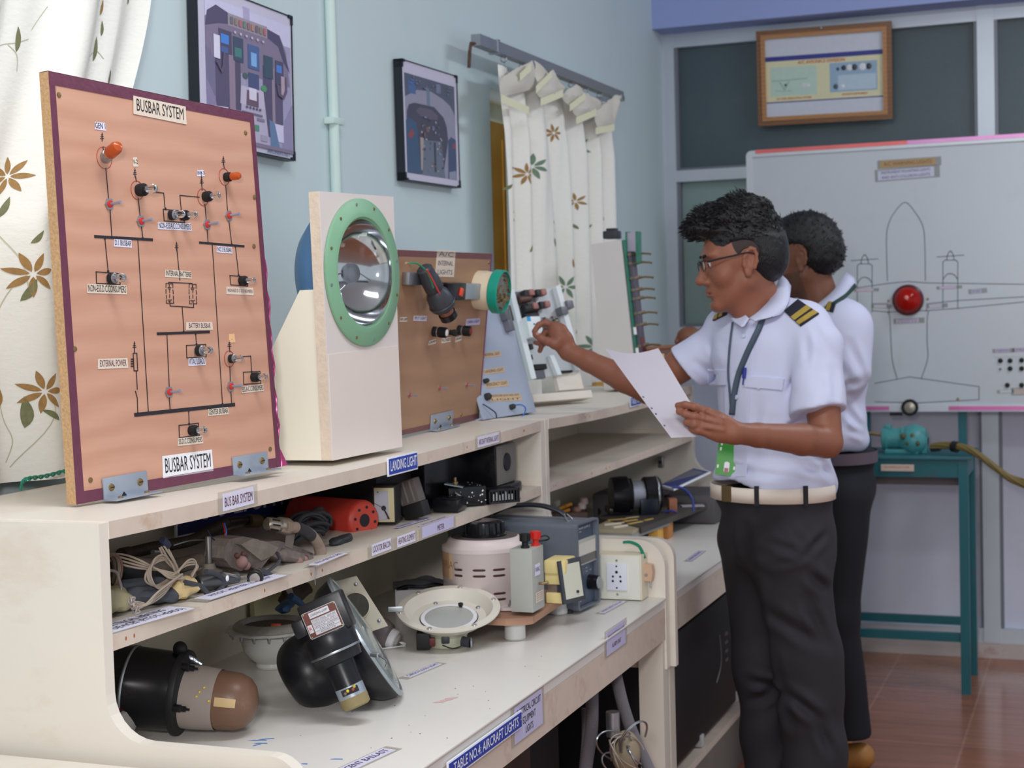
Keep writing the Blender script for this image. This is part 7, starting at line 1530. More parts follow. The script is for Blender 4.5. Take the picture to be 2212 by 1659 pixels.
cell(0, 0, 1, 1, (206, 210, 224), .0010); cell(0, .19, 1, .76, (222, 218, 180), .0012); cell(0, .71, 1, .77, (52, 56, 140), .0014); cell(0, .175, 1, .19, (60, 60, 130), .0014)
cell(.04, .26, .44, .63, (190, 214, 200), .0014); cell(.55, .27, .95, .64, (150, 178, 204), .0014); cell(.62, .29, .94, .48, (186, 206, 222), .0016)
for (x, y, r_, c) in ((.62, .56, .014, (60, 66, 80)), (.67, .57, .022, (50, 54, 66)), (.72, .57, .026, (226, 228, 236)), (.76, .57, .026, (56, 60, 72)), (.83, .57, .030, (228, 230, 238)), (.88, .57, .026, (54, 58, 70)), (.60, .34, .022, (70, 86, 104)), (.66, .34, .016, (230, 232, 240)), (.17, .40, .012, (90, 110, 110)), (.36, .38, .02, (214, 220, 226)), (.33, .38, .02, (214, 220, 226))): b.lathe([(r_*iw, .0016), (r_*iw*.9, .0020), (0, .0020)], pcol(c), Mi @ T((x*iw, y*ih, 0)), 16)
for (pts, c) in ((((.05, .46), (.18, .46), (.36, .47)), (110, 140, 130)), (((.12, .44), (.16, .34), (.20, .44)), (90, 110, 110)), (((.08, .33), (.22, .32)), (150, 170, 160))): b.line([(x*iw, y*ih) for x, y in pts], .0016, pcol(c), Mi, z=.002)
OR = pcol((206, 96, 66)); b.text('A/C AVIONICS DIVISION', .018, OR, Mi @ T((.48*iw, .675*ih, .0016)), width=iw*.40, bold=.02); b.text('A/C FUEL INDICATING SYSTEM', .010, OR, Mi @ T((.24*iw, .225*ih, .0016)), width=iw*.30, bold=.02); b.text('AVIONICS INSTRUMENT', .010, OR, Mi @ T((.76*iw, .235*ih, .0016)), width=iw*.22, bold=.02)
b.build('printed_chart', t_)
b = MB(); b.lathe([(.006, .010), (.004, .014), (0, .015)], METAL, Mf_ @ T((w*.49, h-.006, 0)), 10); b.build('hanger', t_)

# ------------------------------------------------------------------ whiteboard with aircraft outline
yW = 5.90
WBm = pm('whiteboard_grey', (196, 204, 212), .28, var=.015, scale=3, dirt=(176, 182, 188), dscale=4, damt=.35)
wp = Pl(Vector((-1.29, yW, .985)), Vector((.35, yW, .985)), 0); 
t_ = thing('display_whiteboard', (-.5, yW, .985), 'large grey white board with an aircraft plan outline and a red beacon lamp', 'whiteboard')
W_ = 1.64; H_ = .995
b = MB(); b.prism(rrect(0, 0, W_, H_, .012), -.018, 0, WBm, wp.M); b.build('board', t_)
b = MB(); b.ringprism(rrect(-.002, -.002, W_, H_+.002, .02), rrect(.022, .022, W_-.02, H_-.022, .004), -.02, .006, pm('board_frame', (206, 212, 220), .3, .2, var=.03), wp.M); b.build('frame', t_)
b = MB(); FO = pm('foil_tape_top', (236, 120, 120), .25, .4, var=.18, scale=6); FO2 = pm('foil_tape_pink', (226, 130, 190), .22, .35, var=.12, scale=10)
b.box((.035, H_-.010, .006), (.60, H_+.004, .008), FO, wp.M); b.build('foil_tape', t_); b = MB(); b.box((.60, H_-.010, .006), (W_, H_+.004, .008), pm('foil_tape_lilac', (214, 150, 200), .25, .4, var=.12, scale=10), wp.M)
b.build('foil_tape', t_); b = MB(); b.box((.30, .004, .006), (.52, .018, .008), FO2, wp.M); b.build('foil_tape', t_); b = MB(); u_, v_ = wp.uv(2050, 888); b.box((u_, .003, .006), (W_, .018, .008), FO2, wp.M); b.build('foil_tape', t_)
DW = pm('marker_grey', (110, 120, 130), .5, var=0); b = MB()
def wl(pts, wd=.0028, closed=False, sub=0):
    P = [Vector((*wp.uv(*p), 0)) for p in pts]
    if sub: P = smooth_path(P, sub)
    b.line([(p.x, p.y) for p in P], wd, DW, wp.M, closed=closed)
wl([(1917, 606), (1915, 520), (1918, 490), (1930, 462), (1955, 437), (1978, 460), (1994, 490), (1998, 530), (1999, 606)], sub=4)
wl([(1850, 622), (1920, 612), (1962, 608), (2000, 611), (2212, 614)]); wl([(1884, 671), (1920, 674), (2000, 671), (2070, 666), (2212, 652)]); wl([(2003, 656), (2070, 649), (2212, 641)])
wl([(1917, 674), (1922, 684), (1925, 740), (1928, 780), (1938, 818)], sub=4); wl([(2006, 672), (2003, 690), (2003, 740), (2004, 775), (1990, 818)], sub=4)
wl([(1890, 828), (1965, 814), (2115, 835), (2115, 863), (1990, 870), (1890, 868)]); wl([(1885, 878), (2212, 876)], .002)
for (x, y) in ((2053, 564), (1868, 572)):
    wl([(x-29, y-9), (x+29, y-13)]); wl([(x-8, y-2), (x-6, y-14), (x, y-22), (x+6, y-14), (x+8, y-2)], sub=3); wl([(x-16, y+102), (x-16, y+2), (x-12, y-2), (x+12, y-2), (x+16, y+2), (x+16, y+102)]); wl([(x-16, y+40), (x-9, y+30), (x, y+27), (x+9, y+30), (x+16, y+40)], sub=3)
wl([(1884, 656), (1918, 656), (1921, 674)]); wl([(2003, 656), (2001, 672)])
b.build('aircraft_outline', t_)
def wsp(x, y, r_, prof, m, nm, seg=28):
    b = MB(); b.lathe([(p[0]*r_, p[1]) for p in prof], m, wp.at(x, y), seg); return b.build(nm, t_)
o = wsp(1962, 648, .056, [(1, 0), (1.03, .008), (1, .016), (.9, .02)], pm('lamp_bezel_maroon', (86, 30, 34), .35), 'beacon_bezel', 40)
wsp(1962, 648, .052, [(.92, .018), (.86, .030), (.66, .044), (.38, .053), (.1, .057), (0, .057)], pm('beacon_red_glass', (196, 28, 22), .12, trans=.35, var=.25, scale=24, ior=1.3), 'red_lens', 40)
wsp(1962, 643, .010, [(1, .05), (.6, .06), (0, .062)], pm('lamp_tip', (230, 150, 140), .2), 'lamp_tip')
wsp(1966, 880, .031, [(1, 0), (1, .014), (.88, .016), (.86, .012)], BLACKM, 'round_lamp_rim', 36); wsp(1966, 880, .027, [(1, .010), (.6, .013), (0, .014)], pm('round_lamp_face', (164, 160, 148), .3, .4, var=.08, scale=40), 'round_lamp_face', 30)
b = MB()
for i in range(5): q = wp.at(1925+i*5.5, 893); b.box((-.004, -.008, -.005), (.004, .003, .008), BLACKM, q)
b.build('terminal_strip', t_)
for (x, y, r_) in ((2161, 779, .009), (2182, 779, .009), (2207, 778, .009), (2161, 797, .004), (2182, 796, .009), (2207, 796, .009), (2176, 832, .009), (2207, 832, .009)): wsp(x, y, r_, [(1, 0), (.9, .006), (.5, .008), (0, .008)], BLACKM if r_ > .005 else INKG, 'jack_socket', 14)
for (x, y) in ((1919, 650), (2004, 646), (2069, 862), (2069, 877)): wsp(x, y, .005, [(1, 0), (.7, .003), (0, .003)], BRASS, 'screw', 10)
def wlab(x0, y0, x1, y1, h_, c, txt=None, ink=INKV, tp=True):
    a = Vector(wp.uv(x0, y0)); c_ = Vector(wp.uv(x1, y1)); w = (c_-a).length; ang = math.atan2(c_.y-a.y, c_.x-a.x); M_ = wp.M @ T((a.x, a.y, 0)) @ RZ(ang); b = MB()
    if tp: b.prism(rect(-.01, -h_*.62, w+.02, h_*.62), 0, .0006, pm('board_clear_tape', (186, 190, 192), .15, alpha=.6, var=0), M_)
    b.prism(rect(0, -h_/2, w, h_/2), .0006, .0012, pm('wb_lab_%d_%d' % (c[0], c[2]), c, .45, var=.03), M_)
    if txt:
        for k_, s_ in enumerate(txt): b.text(s_, h_*.8/len(txt), ink, M_ @ T((w/2, h_/2-(k_+.5)*h_/len(txt), 0)), width=w*.86, z=.0016)
    b.build('paper_label', t_)
wlab(1901, 356, 2021, 348, .026, (176, 146, 104), ['A/C WARNING LIGHTS'], pm('label_brown', (120, 92, 60), .5)); wlab(1896, 380, 2018, 370, .036, (196, 200, 220), ['INSTRUMENT MOUNTING LIGHTS', 'AND ANTI COLLISION LIGHTS'])
wlab(2029, 622, 2066, 620, .009, (200, 186, 212), None); wlab(2098, 630, 2120, 628, .014, (190, 192, 214), ['TIP LIGHT']); wlab(1936, 694, 1985, 692, .016, (194, 188, 208), ['ANTI COLLISION', 'LIGHT']); wlab(1850, 627, 1887, 626, .009, (206, 188, 206), None); wlab(2007, 662, 2035, 660, .012, (196, 192, 210), None); wlab(1888, 662, 1915, 662, .012, (196, 192, 200), None)
wlab(2150, 758, 2180, 757, .012, (196, 186, 214), ['POSITION']); wlab(2192, 756, 2225, 755, .012, (196, 186, 214), ['STROBE']); wlab(2148, 768, 2225, 766, .012, (204, 208, 214), None, tp=False); wlab(2190, 846, 2225, 845, .022, (190, 178, 170), None); wlab(2160, 846, 2185, 845, .010, (204, 208, 214), None)
TEAL = pm('teal_paint', (34, 100, 110), .42, var=.08, scale=12, dirt=(90, 70, 60), dscale=14, damt=.5)
b = MB()
for x_ in (-.875, -.525):
    b = MB(); b.box((x_, yW+.021, .846), (x_+.030, yW+.045, 1.45), TEAL); b.build('support_post', t_)
# ------------------------------------------------------------------ teal workbench
y0, y1 = 5.62, 5.95; zt = .845
t_ = thing('teal_table', (-.8, 5.78, 0), 'teal painted metal table under the large grey white board', 'table')
b = MB(); b.box((-1.28, y0-.01, zt-.012), (-.455, y1, zt), TEAL, bev=.002); b.build('tabletop', t_)
b = MB(); b.box((-1.27, y0, zt-.075), (-.47, y0+.025, zt-.012), TEAL); b.box((-.495, y0, zt-.075), (-.47, y1-.01, zt-.012), TEAL); b.build('apron', t_)
for x_, yy in ((-1.26, y0-.003), (-.499, y0-.003), (-1.26, y1-.04), (-.499, y1-.04)): b = MB(); b.box((x_, yy, 0), (x_+.032, yy+.032, zt-.0125), TEAL); b.build('leg', t_)
b = MB(); b.box((-1.25, y0+.004, .185), (-.47, y0+.028, .215), TEAL); b.box((-1.25, y1-.035, .185), (-.47, y1-.015, .215), TEAL); b.build('stretcher', t_)
b = MB(); b.box((-1.25, y0+.028, zt-.105), (-.50, y0+.04, zt-.075), pm('dark_underside', (92, 84, 88), .6, var=.1)); b.build('rear_rail', t_)
b = MB(); V = circ(24, .105, -.865, zt-.062, PI, 2*PI, ry=.060); Vi = circ(24, .090, -.865, zt-.060, PI, 2*PI, ry=.048)
Mz = Matrix(((1, 0, 0, 0), (0, 0, -1, y0+.06), (0, 1, 0, 0), (0, 0, 0, 1)))
b.prism(V+[(V[-1][0], V[-1][1]+.02), (V[0][0], V[0][1]+.02)], 0, .03, pm('belt_guard', (74, 92, 106), .5, var=.08), Mz); b.build('belt_guard', t_)
b = MB(); P = ony(1903, 1010, y0-.012); b.box((P.x, y0-.0125, P.z-.012), (P.x+.115, y0-.010, P.z+.012), pm('table_label', (206, 188, 176), .5, var=.06)); b.text('ALTERNATOR', .010, pm('faded_red', (180, 120, 100), .6), Matrix(((1, 0, 0, P.x+.055), (0, 0, -1, y0-.0127), (0, 1, 0, P.z+.002), (0, 0, 0, 1))), width=.09); b.build('paper_label', t_)
# electric drill-like motor
t_ = thing('teal_pump_motor', (-.85, 5.75, zt), 'chipped teal painted motor lying on the teal table', 'motor')
TL2 = pm('teal_motor_paint', (72, 148, 152), .4, var=.12, scale=30, dirt=(70, 66, 48), dscale=26, damt=.8)
A = ony(1905, 960, 5.74); Bq = ony(2005, 965, 5.74); zc = zt+.052; L_ = Bq.x-A.x; Mm3 = T((A.x, 5.74, zc)) @ RYm(PI/2)
b = MB(); b.lathe([(.028, 0), (.042, .004), (.044, .02), (.038, .024), (.038, L_*.42), (.043, L_*.43), (.045, L_*.48), (.040, L_*.52)], TL2, Mm3, 28); b.build('motor_barrel', t_)
b = MB(); b.lathe([(.044, L_*.48), (.056, L_*.56), (.060, L_*.72), (.052, L_*.86), (.040, L_*.96), (.020, L_)], TL2, Mm3 @ T((.006, 0, 0)), 28); b.build('gear_housing', t_)
b = MB(); b.box((A.x+.015, 5.70, zt), (Bq.x-.03, 5.78, zt+.016), TL2, bev=.004); b.box((Bq.x-.02, 5.71, zt), (Bq.x+.0, 5.77, zt+.06), TL2, bev=.005); b.box((A.x+.01, 5.72, zc+.03), (A.x+.035, 5.76, zc+.052), TL2, bev=.004); b.build('base', t_)
b = MB()
for i in range(4): q = Vector((A.x+L_*(.50+.1*i), 5.74-.05, zc+.012*(-1)**i)); b.sph(q, (.010, .008, .012), pm('greasy_olive', (86, 88, 60), .5, var=.3, scale=60), seg=10, rings=8)
b.build('greasy_bolts', t_)
b = MB(); b.tube([(A.x-.0, 5.74, zc+.012), (A.x-.06, 5.74, zc+.020), (A.x-.10, 5.75, zc+.014)], .006, BRASS, 8, sub=5); b.build('fuel_pipe', t_)
b = MB(); CBO = pm('cable_olive', (124, 108, 62), .55, var=.12, scale=60)
t_ = thing('cable_bundle', (-.5, 5.7, zt+.05), 'thick olive brown cable bundle trailing from the teal motor off to the right', 'cable')
PP = [ony(2010, 966, 5.70), ony(2040, 962, 5.68), ony(2075, 965, 5.66), ony(2110, 980, 5.64), ony(2150, 1010, 5.62), ony(2185, 1035, 5.60), ony(2225, 1050, 5.58), ony(2300, 1070, 5.55), ony(2400, 1150, 5.5)]
for k_ in range(7):
    b = MB(); a = 2*PI*k_/6; r_ = 0 if k_ == 6 else .0085; P = smooth_path(PP, 8)
    b.tube([p+Vector((0, r_*math.cos(a+i*.12), r_*math.sin(a+i*.12)*(1+ (.8 if (k_ == 2 and i > 30) else 0)))) for i, p in enumerate(P)], .0055, CBO, 7); b.build('cable', t_)
b = MB(); b.tube([ony(2058, 964, 5.67), ony(2068, 966, 5.66)], .020, BLACKM, 14); b.tube([ony(2012, 968, 5.70), ony(2030, 966, 5.69)], .014, DARK, 14); b.build('tie', t_)
# ------------------------------------------------------------------ people: smooth-blended signed distance bodies
def _a(p): return np.array(p, dtype=np.float64)
class SDF:
    """list of primitives blended with a smooth union; each prim = (fn, lo, hi, k, op)"""
    def __init__(s): s.p = []
    def cap(s, a, b, r0, r1=None, k=.012, op='u', flat=None):
        a = _a(a); b = _a(b); r1 = r0 if r1 is None else r1; ab = b-a; L2 = max(1e-12, ab@ab)
        if flat is None:
            def f(P): pa = P-a; h = np.clip(pa@ab/L2, 0, 1); return np.linalg.norm(pa-h[:, None]*ab, axis=1)-(r0+(r1-r0)*h)
        else:
            ax, q = _a(flat[0]), flat[1]; ax = ax/np.linalg.norm(ax)     # squash along ax by factor q
            def f(P):
                pa = P-a; h = np.clip(pa@ab/L2, 0, 1); d = pa-h[:, None]*ab; c = d@ax; d = d+(c*(1/q-1))[:, None]*ax
                return (np.linalg.norm(d, axis=1)-(r0+(r1-r0)*h))*min(1, q*1.1)
        m = max(r0, r1)*1.05+.004; s.p.append((f, np.minimum(a, b)-m, np.maximum(a, b)+m, k, op)); return s
    def ell(s, c, R, M=None, k=.012, op='u'):
        c = _a(c); R = _a(R); Q = np.eye(3) if M is None else np.array(M)    # columns = local axes
        def f(P): q = (P-c)@Q; k0 = np.linalg.norm(q/R, axis=1); k1 = np.linalg.norm(q/(R*R), axis=1); return k0*(k0-1)/np.maximum(k1, 1e-9)
        m = R.max()+.004; s.p.append((f, c-m, c+m, k, op)); return s
    def half(s, pt, n, k=.004):
        """keep only the side against n"""
        pt = _a(pt); n = _a(n)/np.linalg.norm(n); s.p.append((lambda P: (P-pt)@n, None, None, k, 'i')); return s
    def chain(s, pts, rs, k=.012, flat=None):
        for i in range(len(pts)-1): s.cap(pts[i], pts[i+1], rs[i], rs[i+1], k, flat=flat)
        return s
    def __call__(s, P):
        D = np.full(len(P), 1.0); big = .05
        for f, lo, hi, k, op in s.p:
            if lo is None:
                d = f(P); h = np.clip(.5-.5*(D-d)/k, 0, 1); D = D*(1-h)+d*h+k*h*(1-h); continue
            m = ((P > lo-big) & (P < hi+big)).all(axis=1)
            if not m.any(): continue
            d = f(P[m]); E = D[m]
            if op == 'u': h = np.clip(.5+.5*(E-d)/k, 0, 1); D[m] = E*(1-h)+d*h-k*h*(1-h)
            else: h = np.clip(.5-.5*(E+d)/k, 0, 1); D[m] = E*(1-h)-d*h+k*h*(1-h)
        return D
    def bounds(s):
        L = [p[1] for p in s.p if p[1] is not None and p[4] == 'u']; H = [p[2] for p in s.p if p[2] is not None and p[4] == 'u']
        return np.min(L, axis=0), np.max(H, axis=0)
def surface(f, h, disp=None):
    """surface nets over sparse 8-cell blocks"""
    lo, hi = f.bounds(); lo = lo-2*h; n = np.ceil((hi-lo)/h).astype(int)+2; B = 8; nb = -(-n//B)
    g = np.stack(np.meshgrid(*[np.arange(k) for k in nb], indexing='ij'), -1).reshape(-1, 3)
    F = (lambda P: f(P)) if disp is None else (lambda P: f(P)+disp(P))
    ctr = lo+(g+.5)*B*h; d = f(ctr); g = g[np.abs(d) < B*h*.5*1.8+.03]
    loc = np.stack(np.meshgrid(*[np.arange(B+1)]*3, indexing='ij'), -1).reshape(-1, 3)
    N = n.max()+2*B; idx = g[:, None, :]*B+loc[None]; vals = np.empty((len(g), len(loc)))
    for i in range(0, len(g), 400):
        P = (lo+idx[i:i+400]*h).reshape(-1, 3); vals[i:i+400] = F(P).reshape(-1, len(loc))
    V = vals.reshape(-1, B+1, B+1, B+1); I = idx.reshape(-1, B+1, B+1, B+1, 3)
    acc = np.zeros(V[:, :B, :B, :B].shape+(3,)); cnt = np.zeros(V[:, :B, :B, :B].shape)
    def sl(o): return (slice(None),)+tuple(slice(o[i], o[i]+B) for i in range(3))
    cor = [(i, j, k) for i in (0, 1) for j in (0, 1) for k in (0, 1)]
    for a in cor:
        for ax in range(3):
            if a[ax]: continue
            b = list(a); b[ax] = 1; va, vb = V[sl(a)], V[sl(b)]; m = (va < 0) != (vb < 0)
            t = np.where(m, va/np.where(m, va-vb, 1), 0); p = np.zeros(acc.shape)
            for q in range(3): p[..., q] = a[q]+(t if q == ax else 0)
            acc += np.where(m[..., None], p, 0); cnt += m
    m = cnt > 0; cell = I[:, :B, :B, :B][m]; pos = lo+(cell+acc[m]/cnt[m][:, None])*h
    key = (cell[:, 0]*N+cell[:, 1])*N+cell[:, 2]; u, first = np.unique(key, return_index=True); pos = pos[first]
    quads = []
    for ax in range(3):
        o = [0, 0, 0]; o[ax] = 1; va, vb = V[sl((0, 0, 0))], V[sl(o)]; mm = (va < 0) != (vb < 0); e = I[:, :B, :B, :B][mm]; s_ = (va < 0)[mm]
        b, c = (ax+1) % 3, (ax+2) % 3; K = []
        for (db, dc) in ((0, 0), (-1, 0), (-1, -1), (0, -1)):
            q = e.copy(); q[:, b] += db; q[:, c] += dc; K.append((q[:, 0]*N+q[:, 1])*N+q[:, 2])
        K = np.stack(K, 1); J = np.searchsorted(u, K); J = np.clip(J, 0, len(u)-1); ok = (u[J] == K).all(axis=1); J = J[ok]; s2 = s_[ok]; J[~s2] = J[~s2][:, ::-1]; quads.append(J)
    return pos, np.concatenate(quads)
def sdf_obj(name, f, h, mats, parent=None, disp=None, matfn=None, smooth_it=1):
    pos, q = surface(f, h, disp)
    me = bpy.data.meshes.new(name); me.from_pydata(pos.tolist(), [], q.tolist()); me.update()
    for m in mats: me.materials.append(m)
    if matfn is not None: me.polygons.foreach_set('material_index', matfn(pos[q].mean(axis=1)).astype(np.int32))
    me.polygons.foreach_set('use_smooth', np.ones(len(q), dtype=bool)); me.update()
    o = bpy.data.objects.new(name, me); sc.collection.objects.link(o)
    if parent is not None: o.parent = parent; o.matrix_basis = parent_world(parent).inverted()
    return o
def vnoise(P, s, seed=0):
    """cheap smooth pseudo noise"""
    r = np.random.RandomState(seed); v = np.zeros(len(P))
    for i in range(5): k = r.normal(size=3); k = k/np.linalg.norm(k)*s*(.6+.5*i/2); v += np.sin(P@k+r.uniform(0, 6.3))/(1+i*.5)
    return v/2.6
W = lambda x, y, d: np.array(ond(x, y, d))
nR, nF, nZ = np.array(CR), np.array(CF), np.array([0., 0, 1])
def skinmat(name, c1, c2):
    m = pm(name, c1, .48, var=.05, scale=18, bump=.15, bs=300, dirt=c2, dscale=12, damt=.35, spec=.4); return m
SK1 = skinmat('skin_warm_brown', (142, 91, 71), (122, 76, 60)); SK2 = skinmat('skin_deep_brown', (122, 80, 62), (102, 64, 50))
LIP = pm('lip_tone', (138, 84, 74), .45, var=.05); HAIR = pm('black_hair', (14, 13, 17), .36, var=.25, scale=160, bump=1.2, bs=420, aniso=(1, 1, .35), spec=.5); FADE = pm('clipped_hair', (58, 46, 44), .65, var=.3, scale=500, bump=.6, bs=700)
NAIL = pm('fingernail', (190, 140, 126), .35, var=.02)
SHIRT = pm('white_shirt', (208, 212, 238), .75, var=.012, scale=10, bump=.25, bs=34); TROU = pm('charcoal_trousers', (42, 40, 46), .8, var=.06, scale=30, bump=.1, bs=400); TROU2 = pm('navy_trousers', (16, 17, 26), .8, var=.06, scale=30)
EPB = pm('epaulette_black', (32, 32, 46), .75, var=.08, scale=80); EPG = pm('epaulette_gold', (184, 156, 72), .5, .3, var=.12, scale=120)

def head_sdf(O, Fd, Ud, s=1.0):
    """head with face; O centre between the ears, Fd facing direction, Ud up"""
    Fd = Fd/np.linalg.norm(Fd); Rt = np.cross(Fd, Ud); Rt /= np.linalg.norm(Rt); Up = np.cross(Rt, Fd); Q = np.stack([Rt, Fd, Up], 1)
    L = lambda x, y, z: O+s*(x*Rt+y*Fd+z*Up); S = SDF(); E = lambda c, R, **k: S.ell(L(*c), [r*s for r in R], Q, **k)
    E((0, -.012, .040), (.076, .096, .086)); E((0, .030, .010), (.066, .066, .080), k=.02); E((0, .038, -.040), (.052, .052, .064), k=.02)
    S.cap(L(-.048, .006, -.045), L(-.016, .074, -.092), .020*s, .016*s, k=.02); S.cap(L(.048, .006, -.045), L(.016, .074, -.092), .020*s, .016*s, k=.02)
    E((0, .078, -.090), (.020, .014, .016), k=.016)                                    # chin
    E((0, .080, -.054), (.024, .014, .020), k=.014)                                    # mouth mound
    for sx in (-1, 1):
        E((sx*.040, .058, -.022), (.022, .022, .024), k=.016)                          # cheek
        E((sx*.030, .076, .034), (.024, .016, .010), k=.014)                           # brow
        E((sx*.031, .094, .014), (.015, .014, .011), k=.012, op='s')                   # eye socket
        E((sx*.030, .076, .013), (.0135, .0125, .0120), k=.003)                        # lid over the eyeball
        E((sx*.013, .096, -.032), (.010, .012, .008), k=.007)                          # nostril wing
    S.cap(L(0, .088, .022), L(0, .108, -.020), .007*s, .0095*s, k=.012); E((0, .111, -.027), (.0115, .0125, .0100), k=.008)
    S.cap(L(-.020, .088, -.056), L(0, .0965, -.0535), .0034*s, .0048*s, k=.005); S.cap(L(.020, .088, -.056), L(0, .0965, -.0535), .0034*s, .0048*s, k=.005)
    S.cap(L(-.017, .089, -.065), L(0, .0945, -.065), .0036*s, .0052*s, k=.005); S.cap(L(.017, .089, -.065), L(0, .0945, -.065), .0036*s, .0052*s, k=.005)
    S.cap(L(-.024, .093, -.0605), L(.024, .093, -.0605), .0016*s, k=.003, op='s')
    E((0, .092, -.078), (.018, .007, .005), k=.008, op='s')
    for sx in (-1, 1):                                                                 # ears: helix ring, lobe, bowl
        pts = [L(sx*(.074+.006*math.sin(a*.5)), -.006+.0155*math.cos(a)-.006*math.sin(a), .004+.029*math.sin(a)) for a in np.linspace(-.9, 3.9, 9)]
        for i in range(8): S.cap(pts[i], pts[i+1], .0042*s, .0042*s, k=.004)
        E((sx*.074, -.004, .002), (.0055, .015, .024), k=.005); E((sx*.075, .004, -.026), (.005, .009, .010), k=.005); E((sx*.0805, .000, .004), (.005, .0075, .012), k=.004, op='s')
    return S, L, Q
def finger(S, pts, r0, r1, k=.0045): S.chain(pts, list(np.linspace(r0, r1, len(pts))), k)

# ======================== first man (front)
DM = 3.62
P1 = thing('person', Vector((-.62, 3.55, 0)), 'man with glasses in a white uniform shirt holding a sheet of paper at the bench', 'person')
O1 = W(1603, 569, DM-.02); fd = -nR*.98-nF*.05-nZ*.14
S, L1, Q1 = head_sdf(O1, fd, nZ+(-nR)*.12, .935)
nk0, nk1 = W(1660, 600, DM), W(1668, 730, DM+.01)
S.cap(O1+nR*.018-nZ*.03, nk1, .047, .052, k=.03); S.cap(L1(0, .03, -.06), W(1632, 700, DM-.02), .030, .034, k=.03); S.ell(W(1668, 790, DM+.03), (.085, .06, .09), k=.04)
# left arm (on the right of the picture): shoulder, elbow, wrist
shL, elL, wrL = W(1764, 762, DM-.12), W(1786, 955, DM-.20), W(1585, 935, DM-.36)
S.chain([shL, (shL+elL)/2, elL], [.040, .040, .0345], k=.006); S.chain([elL, elL*.72+wrL*.28, wrL*.75+elL*.25, wrL], [.0345, .0345, .0255, .0225], k=.008)
# right arm reaching to the chassis
shR, elR, wrR = W(1535, 740, DM+.14), W(1400, 842, DM+.17), W(1228, 760, DM+.23)
S.chain([shR, (shR+elR)/2, elR], [.044, .040, .034], k=.006); S.chain([elR, elR*.7+wrR*.3, wrR*.75+elR*.25, wrR], [.034, .034, .0255, .0215], k=.008)
# left hand holding the paper: back of hand to the viewer, fingers to the left
dH = DM-.36
H = lambda x, y, dd=0: W(x, y, dH+dd)
S.chain([wrL, H(1560, 926), H(1534, 914, .004)], [.0225, .027, .027], k=.010, flat=((nF), .62)); S.cap(H(1548, 905), H(1522, 892, .004), .014, .011, k=.010); S.cap(H(1555, 936), H(1532, 934, .004), .014, .011, k=.010)
finger(S, [H(1528, 888), H(1500, 879, -.004), H(1480, 874, .002), H(1464, 876, .010)], .0085, .0068)
finger(S, [H(1526, 905, -.002), H(1500, 900, -.008), H(1480, 894, -.002), H(1466, 889, .008)], .0085, .0068)
finger(S, [H(1524, 922, -.004), H(1500, 917, -.010), H(1484, 912, .004), H(1490, 908, .018)], .0084, .0070)
finger(S, [H(1530, 937, -.004), H(1508, 930, -.008), H(1494, 929, .006), H(1502, 924, .018)], .0076, .0062)
finger(S, [H(1552, 905, .022), H(1522, 890, .028), H(1496, 882, .024), H(1474, 880, .020)], .0105, .0080, k=.006)
# right hand: thumb and index pinch at the chassis
dG = DM+.23; G = lambda x, y, dd=0: W(x, y, dG+dd)
S.chain([wrR, G(1216, 738), G(1206, 720)], [.0215, .025, .025], k=.010, flat=(nF, .66)); S.cap(G(1210, 714), G(1198, 705), .014, .011, k=.010); S.cap(G(1207, 735, -.01), G(1197, 744, -.012), .015, .012, k=.010)
finger(S, [G(1200, 706, .004), G(1178, 696, .008), G(1164, 702, .006), G(1154, 716, .0)], .0086, .0066)
finger(S, [G(1206, 745, -.012), G(1184, 738, -.016), G(1168, 730, -.012), G(1157, 723, -.006)], .0110, .0080, k=.005)
finger(S, [G(1198, 716, .020), G(1180, 714, .026), G(1172, 726, .026), G(1176, 740, .024)], .0084, .0066)
finger(S, [G(1200, 726, .032), G(1182, 728, .038), G(1172, 742, .036), G(1166, 758, .032)], .0082, .0062)
finger(S, [G(1202, 736, .040), G(1184, 738, .044), G(1172, 744, .042), G(1156, 740, .038)], .0074, .0058)
for (x0, y0, x1, y1) in ((1528, 889, 1560, 905), (1526, 906, 1560, 915), (1524, 922, 1562, 928)): S.cap(H(x0, y0, -.014), H(x1, y1, -.018), .0042, .003, k=.008)
lipc = [L1(0, .097, -.0535), L1(0, .096, -.066)]
def mf1(C): m = np.zeros(len(C)); q = (C-L1(0, .094, -.060))@Q1; m[(np.abs(q[:, 0]) < .021) & (q[:, 1] > -.004) & (np.abs(q[:, 2]) < .0085-.006*np.abs(q[:, 0])/.021)] = 1; return m
sdf_obj('body', S, .0029, [SK1, LIP], P1, matfn=mf1)
# thumb nail
b = MB(); n0 = G(1161, 722, -.014); b.sph(n0, (.005, .003, .0055), NAIL, seg=10, rings=8); b.build('fingernail', P1)
def eye(L, Q, P, s=1):
    for sx in (-1, 1):
        b = MB(); c = Vector(L(sx*.030, .0795, .0125)); b.sph(c, .0098, pm('eye_white', (206, 200, 196), .2, var=0), seg=14, rings=10); g = Vector(Q[:, 1])-Vector((0, 0, .25)); b.sph(c+g.normalized()*.0068, .0046, pm('iris_dark', (36, 24, 20), .1, var=0), seg=12, rings=8); o = b.build('eye', P)
        b = MB(); P_ = [Vector(L(sx*x, y, z)) for x, y, z in ((.012, .0955, .029), (.024, .0955, .033), (.038, .0870, .033), (.050, .0735, .027))]; b.tube(P_, [.0026, .0042, .0038, .0016], HAIR, 8, sub=4, flat=.8); b.build('eyebrow', P)
eye(L1, Q1, P1)
